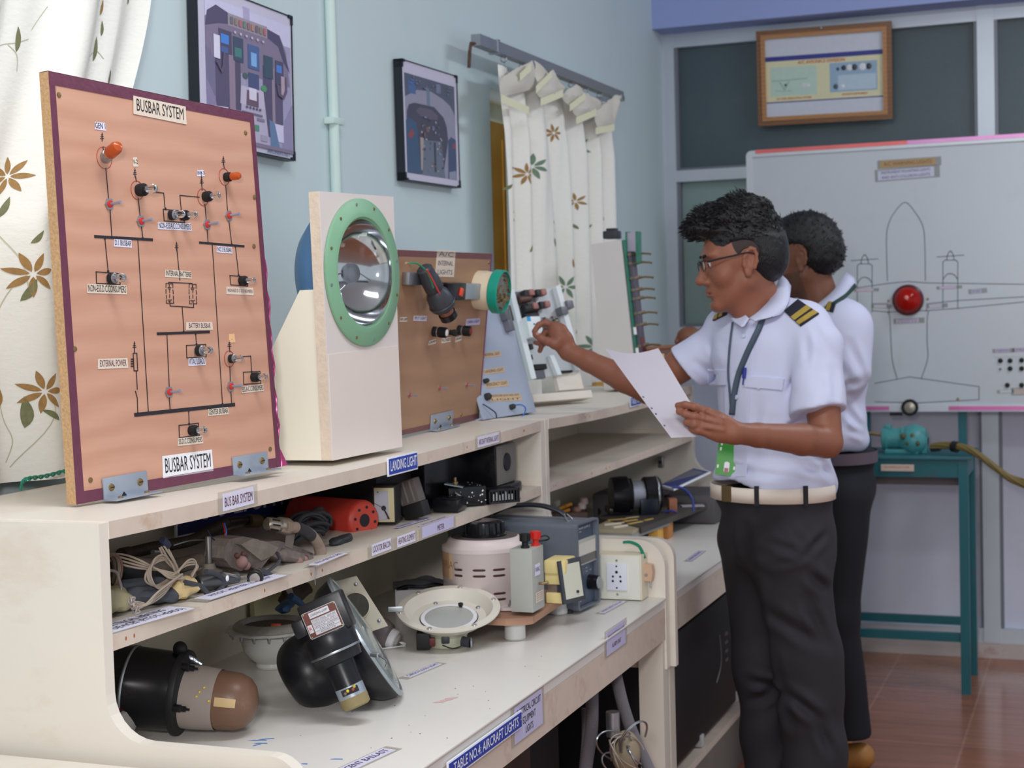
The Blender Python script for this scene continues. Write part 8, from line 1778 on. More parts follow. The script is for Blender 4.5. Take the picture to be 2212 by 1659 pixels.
# hair: thick top with a quiff, clipped sides
def hair_sdf(L, Q, s, quiff=True):
    T_ = SDF(); E = lambda c, R, **k: T_.ell(L(*c), [r*s for r in R], Q, **k)
    E((0, -.014, .052), (.080, .102, .088)); E((0, -.050, .012), (.078, .070, .075), k=.02)
    if quiff: E((0, .026, .120), (.066, .074, .038), k=.03); E((.0, .088, .100), (.052, .036, .026), k=.03); E((0, -.034, .120), (.064, .058, .048), k=.03)
    else: E((0, .01, .090), (.072, .080, .050), k=.03)
    return T_
Hs = hair_sdf(L1, Q1, .935)
def cut_face(T_, L, Q, zf=.062, yf=.070):
    # remove everything in front of and below the hairline
    T_.ell(L(0, .110, -.010), (.110, .062, .088), Q, k=.006, op='s'); T_.ell(L(0, .085, -.075), (.12, .085, .075), Q, k=.006, op='s')
    for sx in (-1, 1): T_.ell(L(sx*.085, .010, -.022), (.028, .030, .046), Q, k=.005, op='s'); T_.ell(L(sx*.104, .028, .018), (.048, .066, .046), Q, k=.006, op='s')
    T_.half(L(0, -.06, -.062), -Q[:, 2]-.25*Q[:, 1], k=.004)
cut_face(Hs, L1, Q1)
def hd1(P):
    q = (P-O1)@Q1; top = np.clip((q[:, 2]-.035)/.07, 0, 1); w = np.arctan2(q[:, 0], q[:, 1]+.01)
    n = vnoise(P, 110, 3)*.0020+vnoise(P, 300, 5)*.0022+vnoise(P, 640, 6)*.0016
    return -n*(.25+top*1.3)-(.0)*top
HO = sdf_obj('hair', Hs, .0026, [HAIR], P1, disp=hd1)
b = MB(); rnd = random.Random(12)
for i in range(150):
    a = rnd.uniform(-1, 1); t0 = rnd.random()
    if i < 46: base = L1(rnd.uniform(-.045, .045), .085+rnd.uniform(0, .026), .085+rnd.uniform(0, .020)); dr = Q1[:, 1]*rnd.uniform(.3, 1.0)+Q1[:, 2]*rnd.uniform(-.2, .6); cl = -Q1[:, 2]*rnd.uniform(.3, 1.2)
    else: base = L1(rnd.uniform(-.055, .055), rnd.uniform(-.08, .06), .130+rnd.uniform(-.02, .008)); dr = Q1[:, 2]+Q1[:, 1]*rnd.uniform(-.5, .5)+Q1[:, 0]*rnd.uniform(-.4, .4); cl = Q1[:, 1]*rnd.uniform(-.8, .8)
    ln = rnd.uniform(.010, .022); p = Vector(base); d_ = Vector(dr); c_ = Vector(cl)
    b.tube([p-d_*ln*.5, p+d_*ln*.5, p+d_*ln*.9+c_*ln*.4, p+d_*ln*.95+c_*ln*.9], [.0022, .0018, .0012, .0005], HAIR, 5, sub=2, cap=False)
me = HO.data; Mw = parent_world(HO)
for i in range(2300):
    v = me.vertices[rnd.randrange(len(me.vertices))]; p = Mw @ v.co; n = Mw.to_3x3() @ v.normal; q = (np.array(p)-O1)@Q1
    if q[2] < .045+rnd.random()*.04: continue
    wv = .5*math.sin(q[1]*70+q[0]*40); d_ = (n*rnd.uniform(.0, .12)+Vector(Q1[:, 1])*(.7+wv)+Vector(Q1[:, 2])*(.25-wv*.6)+Vector((rnd.gauss(0, .14), rnd.gauss(0, .14), rnd.gauss(0, .12)))).normalized(); c_ = Vector((rnd.gauss(0, .3), rnd.gauss(0, .3), rnd.gauss(-.15, .3))); ln = rnd.uniform(.010, .022)
    b.tube([p-n*.002, p+d_*ln*.4+n*.002, p+d_*ln*.8+c_*ln*.15+n*.001, p+d_*ln+c_*ln*.4], [.0014, .0012, .0009, .0003], HAIR, 4, sub=2, cap=False)
b.build('hair_locks', P1)
Fs = SDF(); Fs.ell(L1(0, -.012, .036), (.0735, .0922, .075), Q1); Fs.ell(L1(0, .095, .005), (.12, .070, .12), Q1, k=.006, op='s'); Fs.half(L1(0, 0, .004), -Q1[:, 2]-.9*Q1[:, 1]*0, k=.004)
for sx in (-1, 1): Fs.ell(L1(sx*.085, .000, -.004), (.028, .022, .036), Q1, k=.004, op='s')
sdf_obj('clipped_hair', Fs, .003, [FADE], P1)
# spectacles
b = MB(); GLF = pm('spectacle_frame', (28, 28, 38), .35, var=.02)
for sx in (-1, 1):
    b.tube([Vector(L1(sx*(.031+.020*math.cos(a)*(1-.06*math.sin(a))), .103-.12*(.031+.02*math.cos(a))**2*10*.6, .010+.0135*math.sin(a))) for a in np.linspace(0, 2*PI, 24)[:-1]], [.0011]*23, GLF, 6, closed=True)
    b.tube([Vector(L1(sx*.010, .102, .019)), Vector(L1(sx*.032, .101, .0245)), Vector(L1(sx*.052, .092, .018))], .0016, GLF, 6, sub=3)
    b.tube([Vector(L1(sx*x, y, z)) for x, y, z in ((.052, .092, .018), (.068, .075, .020), (.077, .035, .022), (.081, .0, .024), (.081, -.018, .018))], [.0026, .0022, .0020, .0018, .0014], GLF, 8, sub=4)
b.tube([Vector(L1(x, y, .014)) for x, y in ((-.010, .103), (0, .109), (.010, .103))], .0012, GLF, 6, sub=3); b.build('spectacles', P1)
b = MB()
for sx in (-1, 1):
    V = [Vector(L1(sx*.031, .1015, .010))]+[Vector(L1(sx*(.031+.0195*math.cos(a)), .1015-.10*(.031+.0195*math.cos(a))**2*6, .010+.013*math.sin(a))) for a in np.linspace(0, 2*PI, 25)[:-1]]
    b.add(V, [(0, 1+i, 1+(i+1) % 24) for i in range(24)], pm('spectacle_lens', (240, 244, 248), .02, trans=.9, alpha=.35, var=0, ior=1.05))
b.build('spectacle_lens', P1)

def torso(parent, pts, mats, h, sleeves, fold, name='shirt', hem=None):
    T_ = SDF()
    for a in pts: T_.ell(a[0], a[1], a[2] if len(a) > 2 else None, k=.05)
    for (a, b_, c, r) in sleeves: T_.chain([a, (a+b_)/2, b_], r, k=.035)
    for (a, b_, c, r) in sleeves: T_.half(c, (b_-a), k=.003) if False else None
    return T_
# shirt: body facing the lower left of the view
fwd1 = -nR*.72-nF*.70; fwd1 /= np.linalg.norm(fwd1); lat1 = np.cross(fwd1, nZ); lat1 /= np.linalg.norm(lat1)      # lat1 points to his right
Qt = np.stack([lat1, fwd1, nZ], 1)
T_ = SDF()
T_.ell(W(1662, 740, DM), (.150, .086, .080), Qt, k=.04); T_.ell(W(1668, 800, DM), (.148, .100, .14), Qt, k=.04); T_.ell(W(1668, 900, DM), (.134, .100, .17), Qt, k=.04); T_.ell(W(1672, 1000, DM), (.136, .106, .12), Qt, k=.04)
T_.ell(W(1672, 1040, DM), (.150, .122, .060), Qt, k=.03)
T_.chain([W(1660, 672, DM), W(1738, 704, DM-.07), W(1768, 748, DM-.12)], [.046, .052, .054], k=.03); T_.chain([W(1650, 676, DM), W(1566, 708, DM+.10)], [.044, .050], k=.03)
slL = [W(1765, 750, DM-.12), W(1770, 960, DM-.19)]; slR = [W(1556, 740, DM+.12), W(1450, 822, DM+.16)]
T_.chain([slL[0], slL[1]], [.053, .072], k=.02); T_.chain(slR, [.053, .070], k=.02)
T_.cap(W(1725, 1020, DM-.06), W(1770, 1056, DM-.02), .045, .034, k=.04)
def cuts(T_, cL, cR_):
    pass
# sleeve ends and hem are cut by local subtraction of big balls
T_.ell(slL[1]+(slL[1]-slL[0])/np.linalg.norm(slL[1]-slL[0])*.088, (.085, .085, .085), k=.003, op='s') if False else None
def disc_cut(T_, p, d, r, th=.06):
    d = d/np.linalg.norm(d); M_ = np.array(axis_m(Vector(p), Vector(d)).to_3x3()); p = p+d*th
    def f(P): q = (P-p)@M_; return np.maximum(np.linalg.norm(q[:, :2], axis=1)-r, np.abs(q[:, 2])-th)
    m = r+th+.01; T_.p.append((f, p-m, p+m, .003, 's'))
disc_cut(T_, W(1771, 893, DM-.165), slL[1]-slL[0]+nR*.03, .085, .09); disc_cut(T_, W(1487, 798, DM+.145), (slR[1]-slR[0])-nZ*.01, .088, .08)
disc_cut(T_, W(1668, 1050, DM), -nZ-.16*nR, .26, .05)
neckc = W(1640, 668, DM-.03); T_.ell(neckc+nZ*.03, (.060, .064, .050), Qt, k=.006, op='s'); 
def creases(P, L_):
    f = np.zeros(len(P))
    for (x0, y0, x1, y1, dd, w_, am) in L_:
        a, c = W(x0, y0, dd), W(x1, y1, dd); ab = c-a; h = np.clip((P-a)@ab/(ab@ab), 0, 1); v = P-a-h[:, None]*ab; v = v-np.outer(v@nF, nF)*.85; d = np.linalg.norm(v, axis=1)*(P@nF < (a@nF)+.10); fd = np.sin(np.pi*np.clip(h*.9+.08, 0, 1))
        d = np.where(P@nF < a@nF+.10, d, 1); f += fd*am*(np.exp(-(d/w_)**2)-.8*np.exp(-((d-2.1*w_)/(w_*1.1))**2))
    return f
CR1 = [(1738, 760, 1712, 850, 3.5, .008, .006), (1722, 770, 1700, 860, 3.5, .007, .005), (1745, 800, 1725, 900, 3.5, .007, .005), (1720, 905, 1765, 835, 3.5, .008, .006), (1700, 930, 1760, 880, 3.52, .007, .005), (1660, 900, 1648, 960, 3.55, .008, .003),
       (1700, 1000, 1790, 1020, 3.55, .009, .007), (1640, 1018, 1770, 1038, 3.55, .008, .006), (1740, 960, 1800, 1040, 3.55, .008, .006), (1560, 1010, 1680, 1026, 3.55, .008, .004), (1545, 760, 1562, 800, 3.72, .007, .005), (1530, 740, 1545, 800, 3.72, .007, .005), (1500, 780, 1540, 815, 3.72, .007, .004),
       (1762, 700, 1790, 760, 3.42, .008, .004), (1800, 800, 1805, 870, 3.42, .009, .004), (1740, 720, 1735, 800, 3.48, .007, .004), (1632, 740, 1560, 960, 3.5, .010, .003), (1640, 860, 1630, 1000, 3.52, .009, .003), (1550, 850, 1540, 1000, 3.6, .009, .004)]
def fold1(P):
    q = (P-W(1672, 900, DM))@Qt; z = q[:, 2]
    f = np.sin(z*60+q[:, 0]*35+2*vnoise(P, 14, 2))*.0022*np.clip((-z+.05)/.12, 0, 1)+vnoise(P, 26, 4)*.0030
    d2 = np.linalg.norm(P-W(1735, 800, DM-.12), axis=1); f += np.sin((q[:, 0]*70+z*30))*.0035*np.exp(-(d2/.07)**2)
    d3 = np.linalg.norm(P-W(1520, 800, DM+.1), axis=1); f += np.sin((q[:, 0]*50-z*60))*.0030*np.exp(-(d3/.07)**2)
    f += .006*np.sin(q[:, 0]*40+1)*np.exp(-((z+.165)/.05)**2)
    f += creases(P, CR1)
    return f
SH1 = sdf_obj('shirt', T_, .0048, [SHIRT], P1, disp=fold1)
def onsurf(o, px, py, off=.001):
    """hit point and normal on an object along a view ray"""
    d = ray(px, py).normalized(); Mi = parent_world(o).inverted(); ok, loc, nrm, _ = o.ray_cast(Mi @ CAM, (Mi.to_3x3() @ d).normalized())
    if not ok: return None, None
    Mw = parent_world(o); n = (Mw.to_3x3() @ nrm).normalized(); return Mw @ loc+n*off, n
def drape(parent, o, poly, m, name, th=.0022, nseg=8, label=None):
    """patch of cloth lying on a surface; poly = 4 picture corners"""
    V = []; N_ = []; last = None
    for j in range(nseg+1):
        for i in range(nseg+1):
            s_, t_ = i/nseg, j/nseg; x = (poly[0][0]*(1-s_)+poly[1][0]*s_)*(1-t_)+(poly[3][0]*(1-s_)+poly[2][0]*s_)*t_; y = (poly[0][1]*(1-s_)+poly[1][1]*s_)*(1-t_)+(poly[3][1]*(1-s_)+poly[2][1]*s_)*t_
            p, n = onsurf(o, x, y, th)
            if p is None: p = last+Vector((0, 0, 0)) if last is not None else ond(x, y, DM); n = -ray(x, y).normalized()
            V.append(p); N_.append(n); last = p
    k = nseg+1; F1 = [(j*k+i, j*k+i+1, (j+1)*k+i+1, (j+1)*k+i) for j in range(nseg) for i in range(nseg)]; n0 = len(V)
    V2 = [v-n*(th+.001) for v, n in zip(V, N_)]; F2 = [tuple(n0+i for i in f[::-1]) for f in F1]; rim = list(range(k))+[j*k+nseg for j in range(1, k)]+[nseg*k+i for i in range(nseg-1, -1, -1)]+[j*k for j in range(nseg-1, 0, -1)]
    F3 = [(rim[i], rim[(i+1) % len(rim)], n0+rim[(i+1) % len(rim)], n0+rim[i]) for i in range(len(rim))]
    b = MB(); b.add(V+V2, F1+F2+F3, m, None, True); return b.build(name, parent, label)
# collar leaves
def leaf3(parent, rows, m, name, th=.0025):
    V = []; nc = len(rows[0]); P = [smooth_path([Vector(p) for p in r], 4) for r in rows]; nc = len(P[0])
    for r in P: V += r
    Fc = [(j*nc+i, j*nc+i+1, (j+1)*nc+i+1, (j+1)*nc+i) for j in range(len(P)-1) for i in range(nc-1)]
    b = MB(); b.add(V, Fc, m, None, True); o = b.build(name, parent); md = o.modifiers.new('thickness', 'SOLIDIFY'); md.thickness = th; md.offset = 0; return o
c_ = lambda x, y, d: W(x, y, DM+d)
leaf3(P1, [[c_(1686, 592, .035), c_(1668, 640, -.045), c_(1640, 672, -.085), c_(1618, 688, -.085)], [c_(1700, 605, .030), c_(1690, 645, -.075), c_(1665, 680, -.105), c_(1632, 694, -.098)], [c_(1708, 618, .03), c_(1704, 650, -.085), c_(1688, 678, -.105), c_(1668, 684, -.108)]], SHIRT, 'collar')
leaf3(P1, [[c_(1600, 645, .075), c_(1592, 655, .04), c_(1603, 672, -.02), c_(1618, 688, -.075)], [c_(1590, 652, .08), c_(1578, 665, .045), c_(1590, 690, -.03), c_(1608, 704, -.085)], [c_(1574, 662, .08), c_(1566, 670, .05), c_(1582, 692, -.03), c_(1602, 706, -.088)]], SHIRT, 'collar')
# epaulettes
def epaulette(parent, rows, name='epaulette', bars=((.52, .66), (.76, .90))):
    o = leaf3(parent, rows, EPB, name, .005); A, B_ = [Vector(p) for p in rows[0]], [Vector(p) for p in rows[-1]]
    SA, SB_ = smooth_path(A, 8), smooth_path(B_, 8); n = len(SA)-1
    for (t0, t1) in bars:
        b = MB(); V = []
        for t in np.linspace(t0, t1, 5):
            i = int(t*n); a, c = SA[i], SB_[i]; nn = (c-a).cross(SA[min(n, i+1)]-SA[max(0, i-1)]).normalized(); nn = nn if nn.z > 0 else -nn; mid = smooth_path([a, Vector(rows[1][-1])*0+(a+c)/2+nn*EPH, c], 4)
            V += [p+nn*.0042 for p in mid]
        k = len(V)//5; b.add(V, [(j*k+i, j*k+i+1, (j+1)*k+i+1, (j+1)*k+i) for j in range(4) for i in range(k-1)], EPG, None, True); b.build('gold_stripe', o)
    return o
def ep_surf(parent, o, quad, bars, name='epaulette'):
    e = drape(parent, o, quad, EPB, name, th=.005)
    def mix(t, s_): a = [quad[0][i]*(1-t)+quad[1][i]*t for i in (0, 1)]; c = [quad[3][i]*(1-t)+quad[2][i]*t for i in (0, 1)]; return (a[0]*(1-s_)+c[0]*s_, a[1]*(1-s_)+c[1]*s_)
    for (t0, t1) in bars: drape(e, o, [mix(t0, .02), mix(t1, .02), mix(t1, .98), mix(t0, .98)], EPG, 'gold_stripe', th=.0068)
    return e
ep_surf(P1, SH1, ((1724, 650), (1768, 680), (1730, 706), (1695, 674)), ((.42, .64), (.74, .95)))
ep_surf(P1, SH1, ((1584, 664), (1546, 684), (1542, 694), (1580, 676)), ((.45, .65), (.75, .93)))
# placket, pockets, buttons
drape(P1, SH1, ((1606, 712), (1628, 712), (1612, 1030), (1588, 1030)), SHIRT, 'placket', th=.0016, nseg=14)
for q in (((1605, 812), (1696, 818), (1690, 842), (1612, 836)), ((1529, 797), (1575, 800), (1570, 832), (1527, 832))): drape(P1, SH1, q, SHIRT, 'pocket_flap', th=.0045)
for (x, y) in ((1608, 726), (1594, 796), (1592, 858), (1640, 836)):
    p, n = onsurf(SH1, x, y, .002)
    if p is not None: b = MB(); b.lathe([(.0055, 0), (.0052, .002), (.003, .0022)], pm('shirt_button', (200, 214, 232), .25, var=0), axis_m(p, n), 14); b.build('button', P1)
b = MB(); p, n = onsurf(SH1, 1612, 818, .008); q, n2 = onsurf(SH1, 1613, 796, .007); b.tube([p, q+(q-p)*.05], .0045, pm('pen_blue', (34, 48, 140), .3), 10); r_, n3 = onsurf(SH1, 1609, 832, .007); b.tube([q-ray(1612, 800).normalized()*.003, r_-ray(1612, 800).normalized()*.002], .0017, pm('pen_blue', (34, 48, 140), .3), 6); b.build('pen', P1)
# lanyard and green badge
LANM = pm('lanyard_grey', (74, 88, 104), .6, var=.06)
def strap(parent, pts, w, m, off, name, n=22):
    P = smooth_path([Vector((a, c, 0)) for a, c in pts], 6); V = []; last = None
    for i, p in enumerate(P):
        q, nn = onsurf(SH1, p.x, p.y, off)
        if q is None: q = last
        else:
            if last is not None and (q-last).length > .06: q = last+(ond(p.x, p.y, kpx(last)*F_PX)-last)
        last = q; t = (P[min(i+1, len(P)-1)]-P[max(0, i-1)]); t = (t.x*CR-t.y*Vector((0, 0, 1))).normalized(); s_ = t.cross(CF).normalized()*w/2; V += [q-s_, q+s_]
    b = MB(); b.add(V, [(2*i, 2*i+1, 2*i+3, 2*i+2) for i in range(len(P)-1)], m, None, True); o = b.build(name, parent); md = o.modifiers.new('thickness', 'SOLIDIFY'); md.thickness = .0018; return o
strap(P1, ((1652, 684), (1640, 715), (1618, 760), (1600, 805), (1590, 850), (1585, 895)), .014, LANM, .006, 'lanyard'); strap(P1, ((1586, 700), (1580, 750), (1577, 800), (1580, 850), (1584, 890)), .005, LANM, .006, 'lanyard')
bp0 = onsurf(SH1, 1572, 990, .022)[0]; kb = kpx(bp0); dB = kb*F_PX
BQ = [ond(1544, 1024, dB), ond(1588, 1030, dB-.01), ond(1600, 958, dB-.01), ond(1553, 950, dB)]
b = MB(); b.quad3(BQ, .005, pm('badge_green', (58, 150, 50), .3, var=.03)); o = b.build('name_badge', P1); u = (BQ[1]-BQ[0]); v = (BQ[3]-BQ[0]); nn = u.cross(v).normalized(); Mb2 = Matrix((u.normalized(), nn.cross(u).normalized(), nn)).transposed().to_4x4(); Mb2.translation = BQ[0]; uw, vh = u.length, v.length
b = MB(); b.prism(rrect(uw*.40, vh*.08, uw*.66, vh*.40, .005), .0002, .0008, WHITE, Mb2); b.prism(rect(uw*.43, vh*.08, uw*.63, vh*.22), .0008, .0012, pm('badge_pinkish', (176, 120, 130), .5), Mb2)
for (x, y) in ((.16, .9), (.85, .9), (.14, .75), (.86, .75), (.10, .24), (.90, .24)): b.prism(rrect(uw*x-.002, vh*y-.004, uw*x+.002, vh*y+.004, .0015), .0002, .0008, WHITE, Mb2)
b.prism(rrect(uw*.34, vh*.93, uw*.66, vh*.99, .002), .0002, .0010, WHITE, Mb2); b.build('badge_print', o)
# trousers
pel = W(1668, 1075, DM); kL, aL = W(1745, 1420, DM-.05), W(1765, 1860, DM-.02); kR, aR = W(1652, 1420, DM+.08), W(1680, 1840, DM+.10)
T_ = SDF(); T_.ell(W(1668, 1075, DM), (.142, .118, .055), Qt, k=.04); T_.ell(W(1675, 1150, DM), (.136, .120, .105), Qt, k=.04)
T_.chain([W(1705, 1175, DM-.06), kL, aL], [.088, .074, .074], k=.035); T_.chain([W(1632, 1170, DM+.06), kR, aR], [.086, .072, .072], k=.035)
T_.ell(W(1712, 1180, DM-.02), (.09, .09, .10), k=.04)
disc_cut(T_, W(1668, 1048, DM), nZ, .24, .04)
def fold2(P):
    q = (P-pel)@Qt; f = vnoise(P, 20, 7)*.005+np.sin(q[:, 2]*38+q[:, 0]*26+2*vnoise(P, 9, 8))*.004*np.clip((-q[:, 2]-.28)/.2, 0, 1)
    d = np.linalg.norm(P-W(1738, 1190, DM-.1), axis=1); f += np.sin(np.arctan2(q[:, 2]+.12, q[:, 0])*7)*.006*np.exp(-(d/.09)**2)
    for (a, c) in ((W(1590, 1240, DM-.1), W(1700, 1560, DM-.1)), (W(1600, 1150, DM-.1), W(1640, 1450, DM-.05))):
        ab = c-a; h = np.clip((P-a)@ab/(ab@ab), 0, 1); dd = np.linalg.norm(P-a-h[:, None]*ab, axis=1); f += .007*np.exp(-(dd/.020)**2)-.004*np.exp(-((dd-.03)/.016)**2)
    return f+creases(P, CR2)
CR2 = [(1650, 1160, 1740, 1195, 3.55, .009, .008), (1660, 1210, 1735, 1190, 3.55, .008, .008), (1690, 1120, 1736, 1190, 3.55, .008, .007), (1738, 1190, 1790, 1150, 3.5, .008, .006), (1740, 1230, 1790, 1280, 3.5, .010, .009), (1650, 1320, 1790, 1400, 3.5, .012, .006), (1700, 1500, 1780, 1560, 3.5, .010, .010), (1690, 1490, 1610, 1540, 3.6, .010, .008), (1740, 1290, 1790, 1400, 3.5, .010, .008), (1620, 1480, 1690, 1490, 3.6, .009, .008), (1770, 1560, 1800, 1640, 3.5, .010, .008), (1560, 1100, 1580, 1300, 3.6, .010, .005)]
TR1 = sdf_obj('trousers', T_, .0062, [TROU], P1, disp=fold2)
# belt
b = MB(); V = []; c0 = W(1668, 1056, DM); n = 64
for i in range(n):
    a = 2*PI*i/n; e_ = Vector(lat1)*(.150*math.cos(a))+Vector(fwd1)*(.125*math.sin(a))
    for dz in (-.019, .015): V.append(Vector(c0)+e_+Vector((0, 0, dz)))
b.add(V, [(2*i, 2*((i+1) % n), 2*((i+1) % n)+1, 2*i+1) for i in range(n)], pm('belt_white', (238, 226, 212), .5, var=.02), None, True); o = b.build('belt', P1); md = o.modifiers.new('thickness', 'SOLIDIFY'); md.thickness = .003; md.offset = 1
b = MB(); a = math.radians(72); e_ = Vector(c0)+Vector(lat1)*(.152*math.cos(a))+Vector(fwd1)*(.128*math.sin(a)); Mq = axis_m(e_, Vector(fwd1)); b.box((-.004, -.020, 0), (.028, .018, .005), pm('buckle_brass', (150, 130, 96), .35, .8, var=.15, scale=60), Mq, bev=.003); b.build('belt_buckle', P1)
for a in (108, 152):
    a = math.radians(a); b = MB(); e_ = Vector(c0)+Vector(lat1)*(.1545*math.cos(a))+Vector(fwd1)*(.1295*math.sin(a)); d_ = (Vector(lat1)*math.cos(a)+Vector(fwd1)*math.sin(a)); b.box((-.005, -.024, -.002), (.005, .022, .003), TROU, axis_m(e_, d_)); b.build('belt_loop', P1)
def shoe(parent, ank, d, m, sole, nm='shoe'):
    d = d/np.linalg.norm(d); S_ = SDF(); z0 = .012; A = np.array([ank[0], ank[1], 0]); S_.cap(A+nZ*.055-d*.03, A+nZ*.045+d*.06, .040, .036, k=.03); S_.cap(A+nZ*.038+d*.05, A+nZ*.032+d*.16, .036, .030, k=.03); S_.half(A+nZ*z0, -nZ, k=.003); o = sdf_obj(nm, S_, .005, [m], parent)
    b = MB(); q = np.cross(nZ, d); P = [tuple((A+d*(.05+.135*math.cos(a))+q*.042*math.sin(a)*(1+.1*math.cos(a)))[:2]) for a in np.linspace(0, 2*PI, 28)[:-1]]; b.prism(P, 0, .014, sole); b.build('sole', o); return o
SHOEB = pm('black_shoe', (26, 24, 26), .35)
shoe(P1, aL, fwd1, SHOEB, BLACKM); shoe(P1, aR, fwd1, SHOEB, BLACKM)
# sheet of paper in his hand
cr = [W(1307, 752, 3.40), W(1422, 752, 3.44), W(1536, 944, 3.27), W(1450, 946, 3.20)]
V = []; n = 16
for j in range(n+1):
    for i in range(n+1):
        s_, t_ = i/n, j/n; p = (cr[0]*(1-s_)+cr[1]*s_)*(1-t_)+(cr[3]*(1-s_)+cr[2]*s_)*t_; p = p+nF*(.018*math.sin(PI*s_)*(1-.3*t_)+.010*math.sin(PI*t_)*math.cos(s_*5))+nZ*(-.012*math.sin(PI*s_)*(1-t_)); V.append(Vector(p))
b = MB(); b.add(V, [(j*(n+1)+i, j*(n+1)+i+1, (j+1)*(n+1)+i+1, (j+1)*(n+1)+i) for j in range(n) for i in range(n)], pm('sheet_paper', (196, 190, 200), .6, var=.02, scale=8), None, True)
for t_ in (.62, .69, .75, .81, .88): i0 = int(t_*n)*(n+1); p = V[i0]; q = V[i0+1]; e_ = (q-p).normalized(); b.add([p+e_*.004+Vector((0, 0, .003)), p+e_*.010+Vector((0, 0, .002)), p+e_*.012+Vector((0, 0, -.002)), p+e_*.006-Vector((0, 0, .001))], [(0, 1, 2, 3)], INKG, T(-CF*.0012))
o = b.build('paper_sheet'); tag(o, 'curled sheet of white paper held by the man with glasses', 'paper')

# ======================== second man (behind)
D2 = 4.66
P2 = thing('person', Vector((-.70, 4.75, 0)), 'bearded man in white shirt and black trousers standing behind the man with glasses', 'person')
O2 = W(1742, 560, D2); f2_ = -nR*.86+nF*.42-nZ*.18
S, L2, Q2 = head_sdf(O2, f2_, nZ-nR*.12, .98)
S.cap(O2+nR*.015-nZ*.03, W(1786, 690, D2+.01), .050, .058, k=.03); S.ell(W(1795, 745, D2+.02), (.075, .05, .08), k=.04)
sh2, el2, wr2 = W(1700, 760, D2+.16), W(1590, 800, D2+.14), W(1505, 735, D2+.02)
S.chain([sh2, (sh2+el2)/2, el2], [.040, .041, .034], k=.008); S.chain([el2, (el2+wr2)/2, wr2], [.034, .029, .022], k=.008)
g2 = lambda x, y, dd=0: W(x, y, D2+.0+dd)
S.chain([wr2, g2(1492, 728), g2(1482, 726)], [.026, .028, .026], k=.014)
for i, (x, y) in enumerate(((1462, 738), (1464, 746), (1468, 752), (1474, 757))): finger(S, [g2(1486, 722+i*7, .004+i*.008), g2(1470, 722+i*7, .004+i*.008), g2(x, y, i*.008)], .0095, .0075)
finger(S, [g2(1492, 738, -.01), g2(1482, 746, -.014), g2(1474, 750, -.012)], .011, .0085)
shl2 = W(1845, 720, D2-.10); ell2 = W(1800, 870, D2-.06); S.chain([shl2, ell2, W(1700, 850, D2-.1)], [.04, .036, .026], k=.02)
def mf2(C): m = np.zeros(len(C)); q = (C-O2)@Q2/.98; jaw = (q[:, 2] < -.032-.25*(q[:, 1]-.02)*0) & (q[:, 1] > .012) & (q[:, 2] > -.125) & (np.abs(q[:, 0]) < .1) & ~((np.abs(q[:, 0]) < .03) & (q[:, 1] > .088) & (q[:, 2] > -.075)); m[jaw & (np.linalg.norm(C-O2, axis=1) < .145)] = 1; return m
sdf_obj('body', S, .0036, [SK2, pm('short_beard', (98, 66, 54), .7, var=.3, scale=400, bump=.6, bs=600)], P2, matfn=mf2)
eye(L2, Q2, P2)
Hs = hair_sdf(L2, Q2, .99, False); cut_face(Hs, L2, Q2)
HO2 = sdf_obj('hair', Hs, .0032, [HAIR], P2, disp=lambda P: vnoise(P, 220, 9)*.0018+vnoise(P, 420, 10)*.001)
b = MB(); me = HO2.data; Mw = parent_world(HO2)
for i in range(1100):
    v = me.vertices[rnd.randrange(len(me.vertices))]; p = Mw @ v.co; n = Mw.to_3x3() @ v.normal; d_ = (n*.1+Vector((rnd.gauss(0, .5), rnd.gauss(0, .5), rnd.gauss(-.2, .5)))).normalized(); b.tube([p-n*.002, p+d_*.005, p+d_*.009], [.0016, .0012, .0004], HAIR, 4, cap=False)
b.build('hair_locks', P2)
fw2 = -nR*.93+nF*.30; fw2 /= np.linalg.norm(fw2); lt2 = np.cross(fw2, nZ); lt2 /= np.linalg.norm(lt2); Q3 = np.stack([lt2, fw2, nZ], 1)
T_ = SDF(); T_.ell(W(1800, 725, D2), (.155, .092, .085), Q3, k=.04); T_.ell(W(1798, 790, D2), (.150, .112, .14), Q3, k=.04); T_.ell(W(1790, 880, D2), (.14, .108, .14), Q3, k=.04); T_.ell(W(1806, 945, D2), (.135, .100, .065), Q3, k=.04)
T_.chain([W(1785, 665, D2), W(1830, 705, D2-.10), W(1832, 800, D2-.12)], [.055, .062, .062], k=.05); T_.chain([W(1775, 670, D2), W(1710, 740, D2+.15), W(1640, 775, D2+.15)], [.05, .06, .062], k=.05)
disc_cut(T_, W(1812, 974, D2), -nZ, .26, .05); T_.ell(W(1772, 665, D2-.02)+nZ*.028, (.060, .064, .048), Q3, k=.006, op='s')
CR3 = [(1740, 800, 1850, 860, 4.5, .010, .008), (1760, 850, 1870, 820, 4.5, .010, .008), (1790, 760, 1840, 840, 4.5, .010, .007), (1830, 880, 1880, 940, 4.5, .010, .010), (1840, 930, 1885, 950, 4.5, .008, .008), (1840, 740, 1880, 830, 4.45, .010, .006)]
def fold3(P): q = (P-W(1800, 850, D2))@Q3; return creases(P, CR3)+vnoise(P, 24, 12)*.004+np.sin(q[:, 2]*55+q[:, 1]*45)*.004*np.clip(-q[:, 2]/.1+.3, 0, 1)
SH2 = sdf_obj('shirt', T_, .006, [SHIRT], P2, disp=fold3)
d_ = lambda x, y, dd: W(x, y, D2+dd)
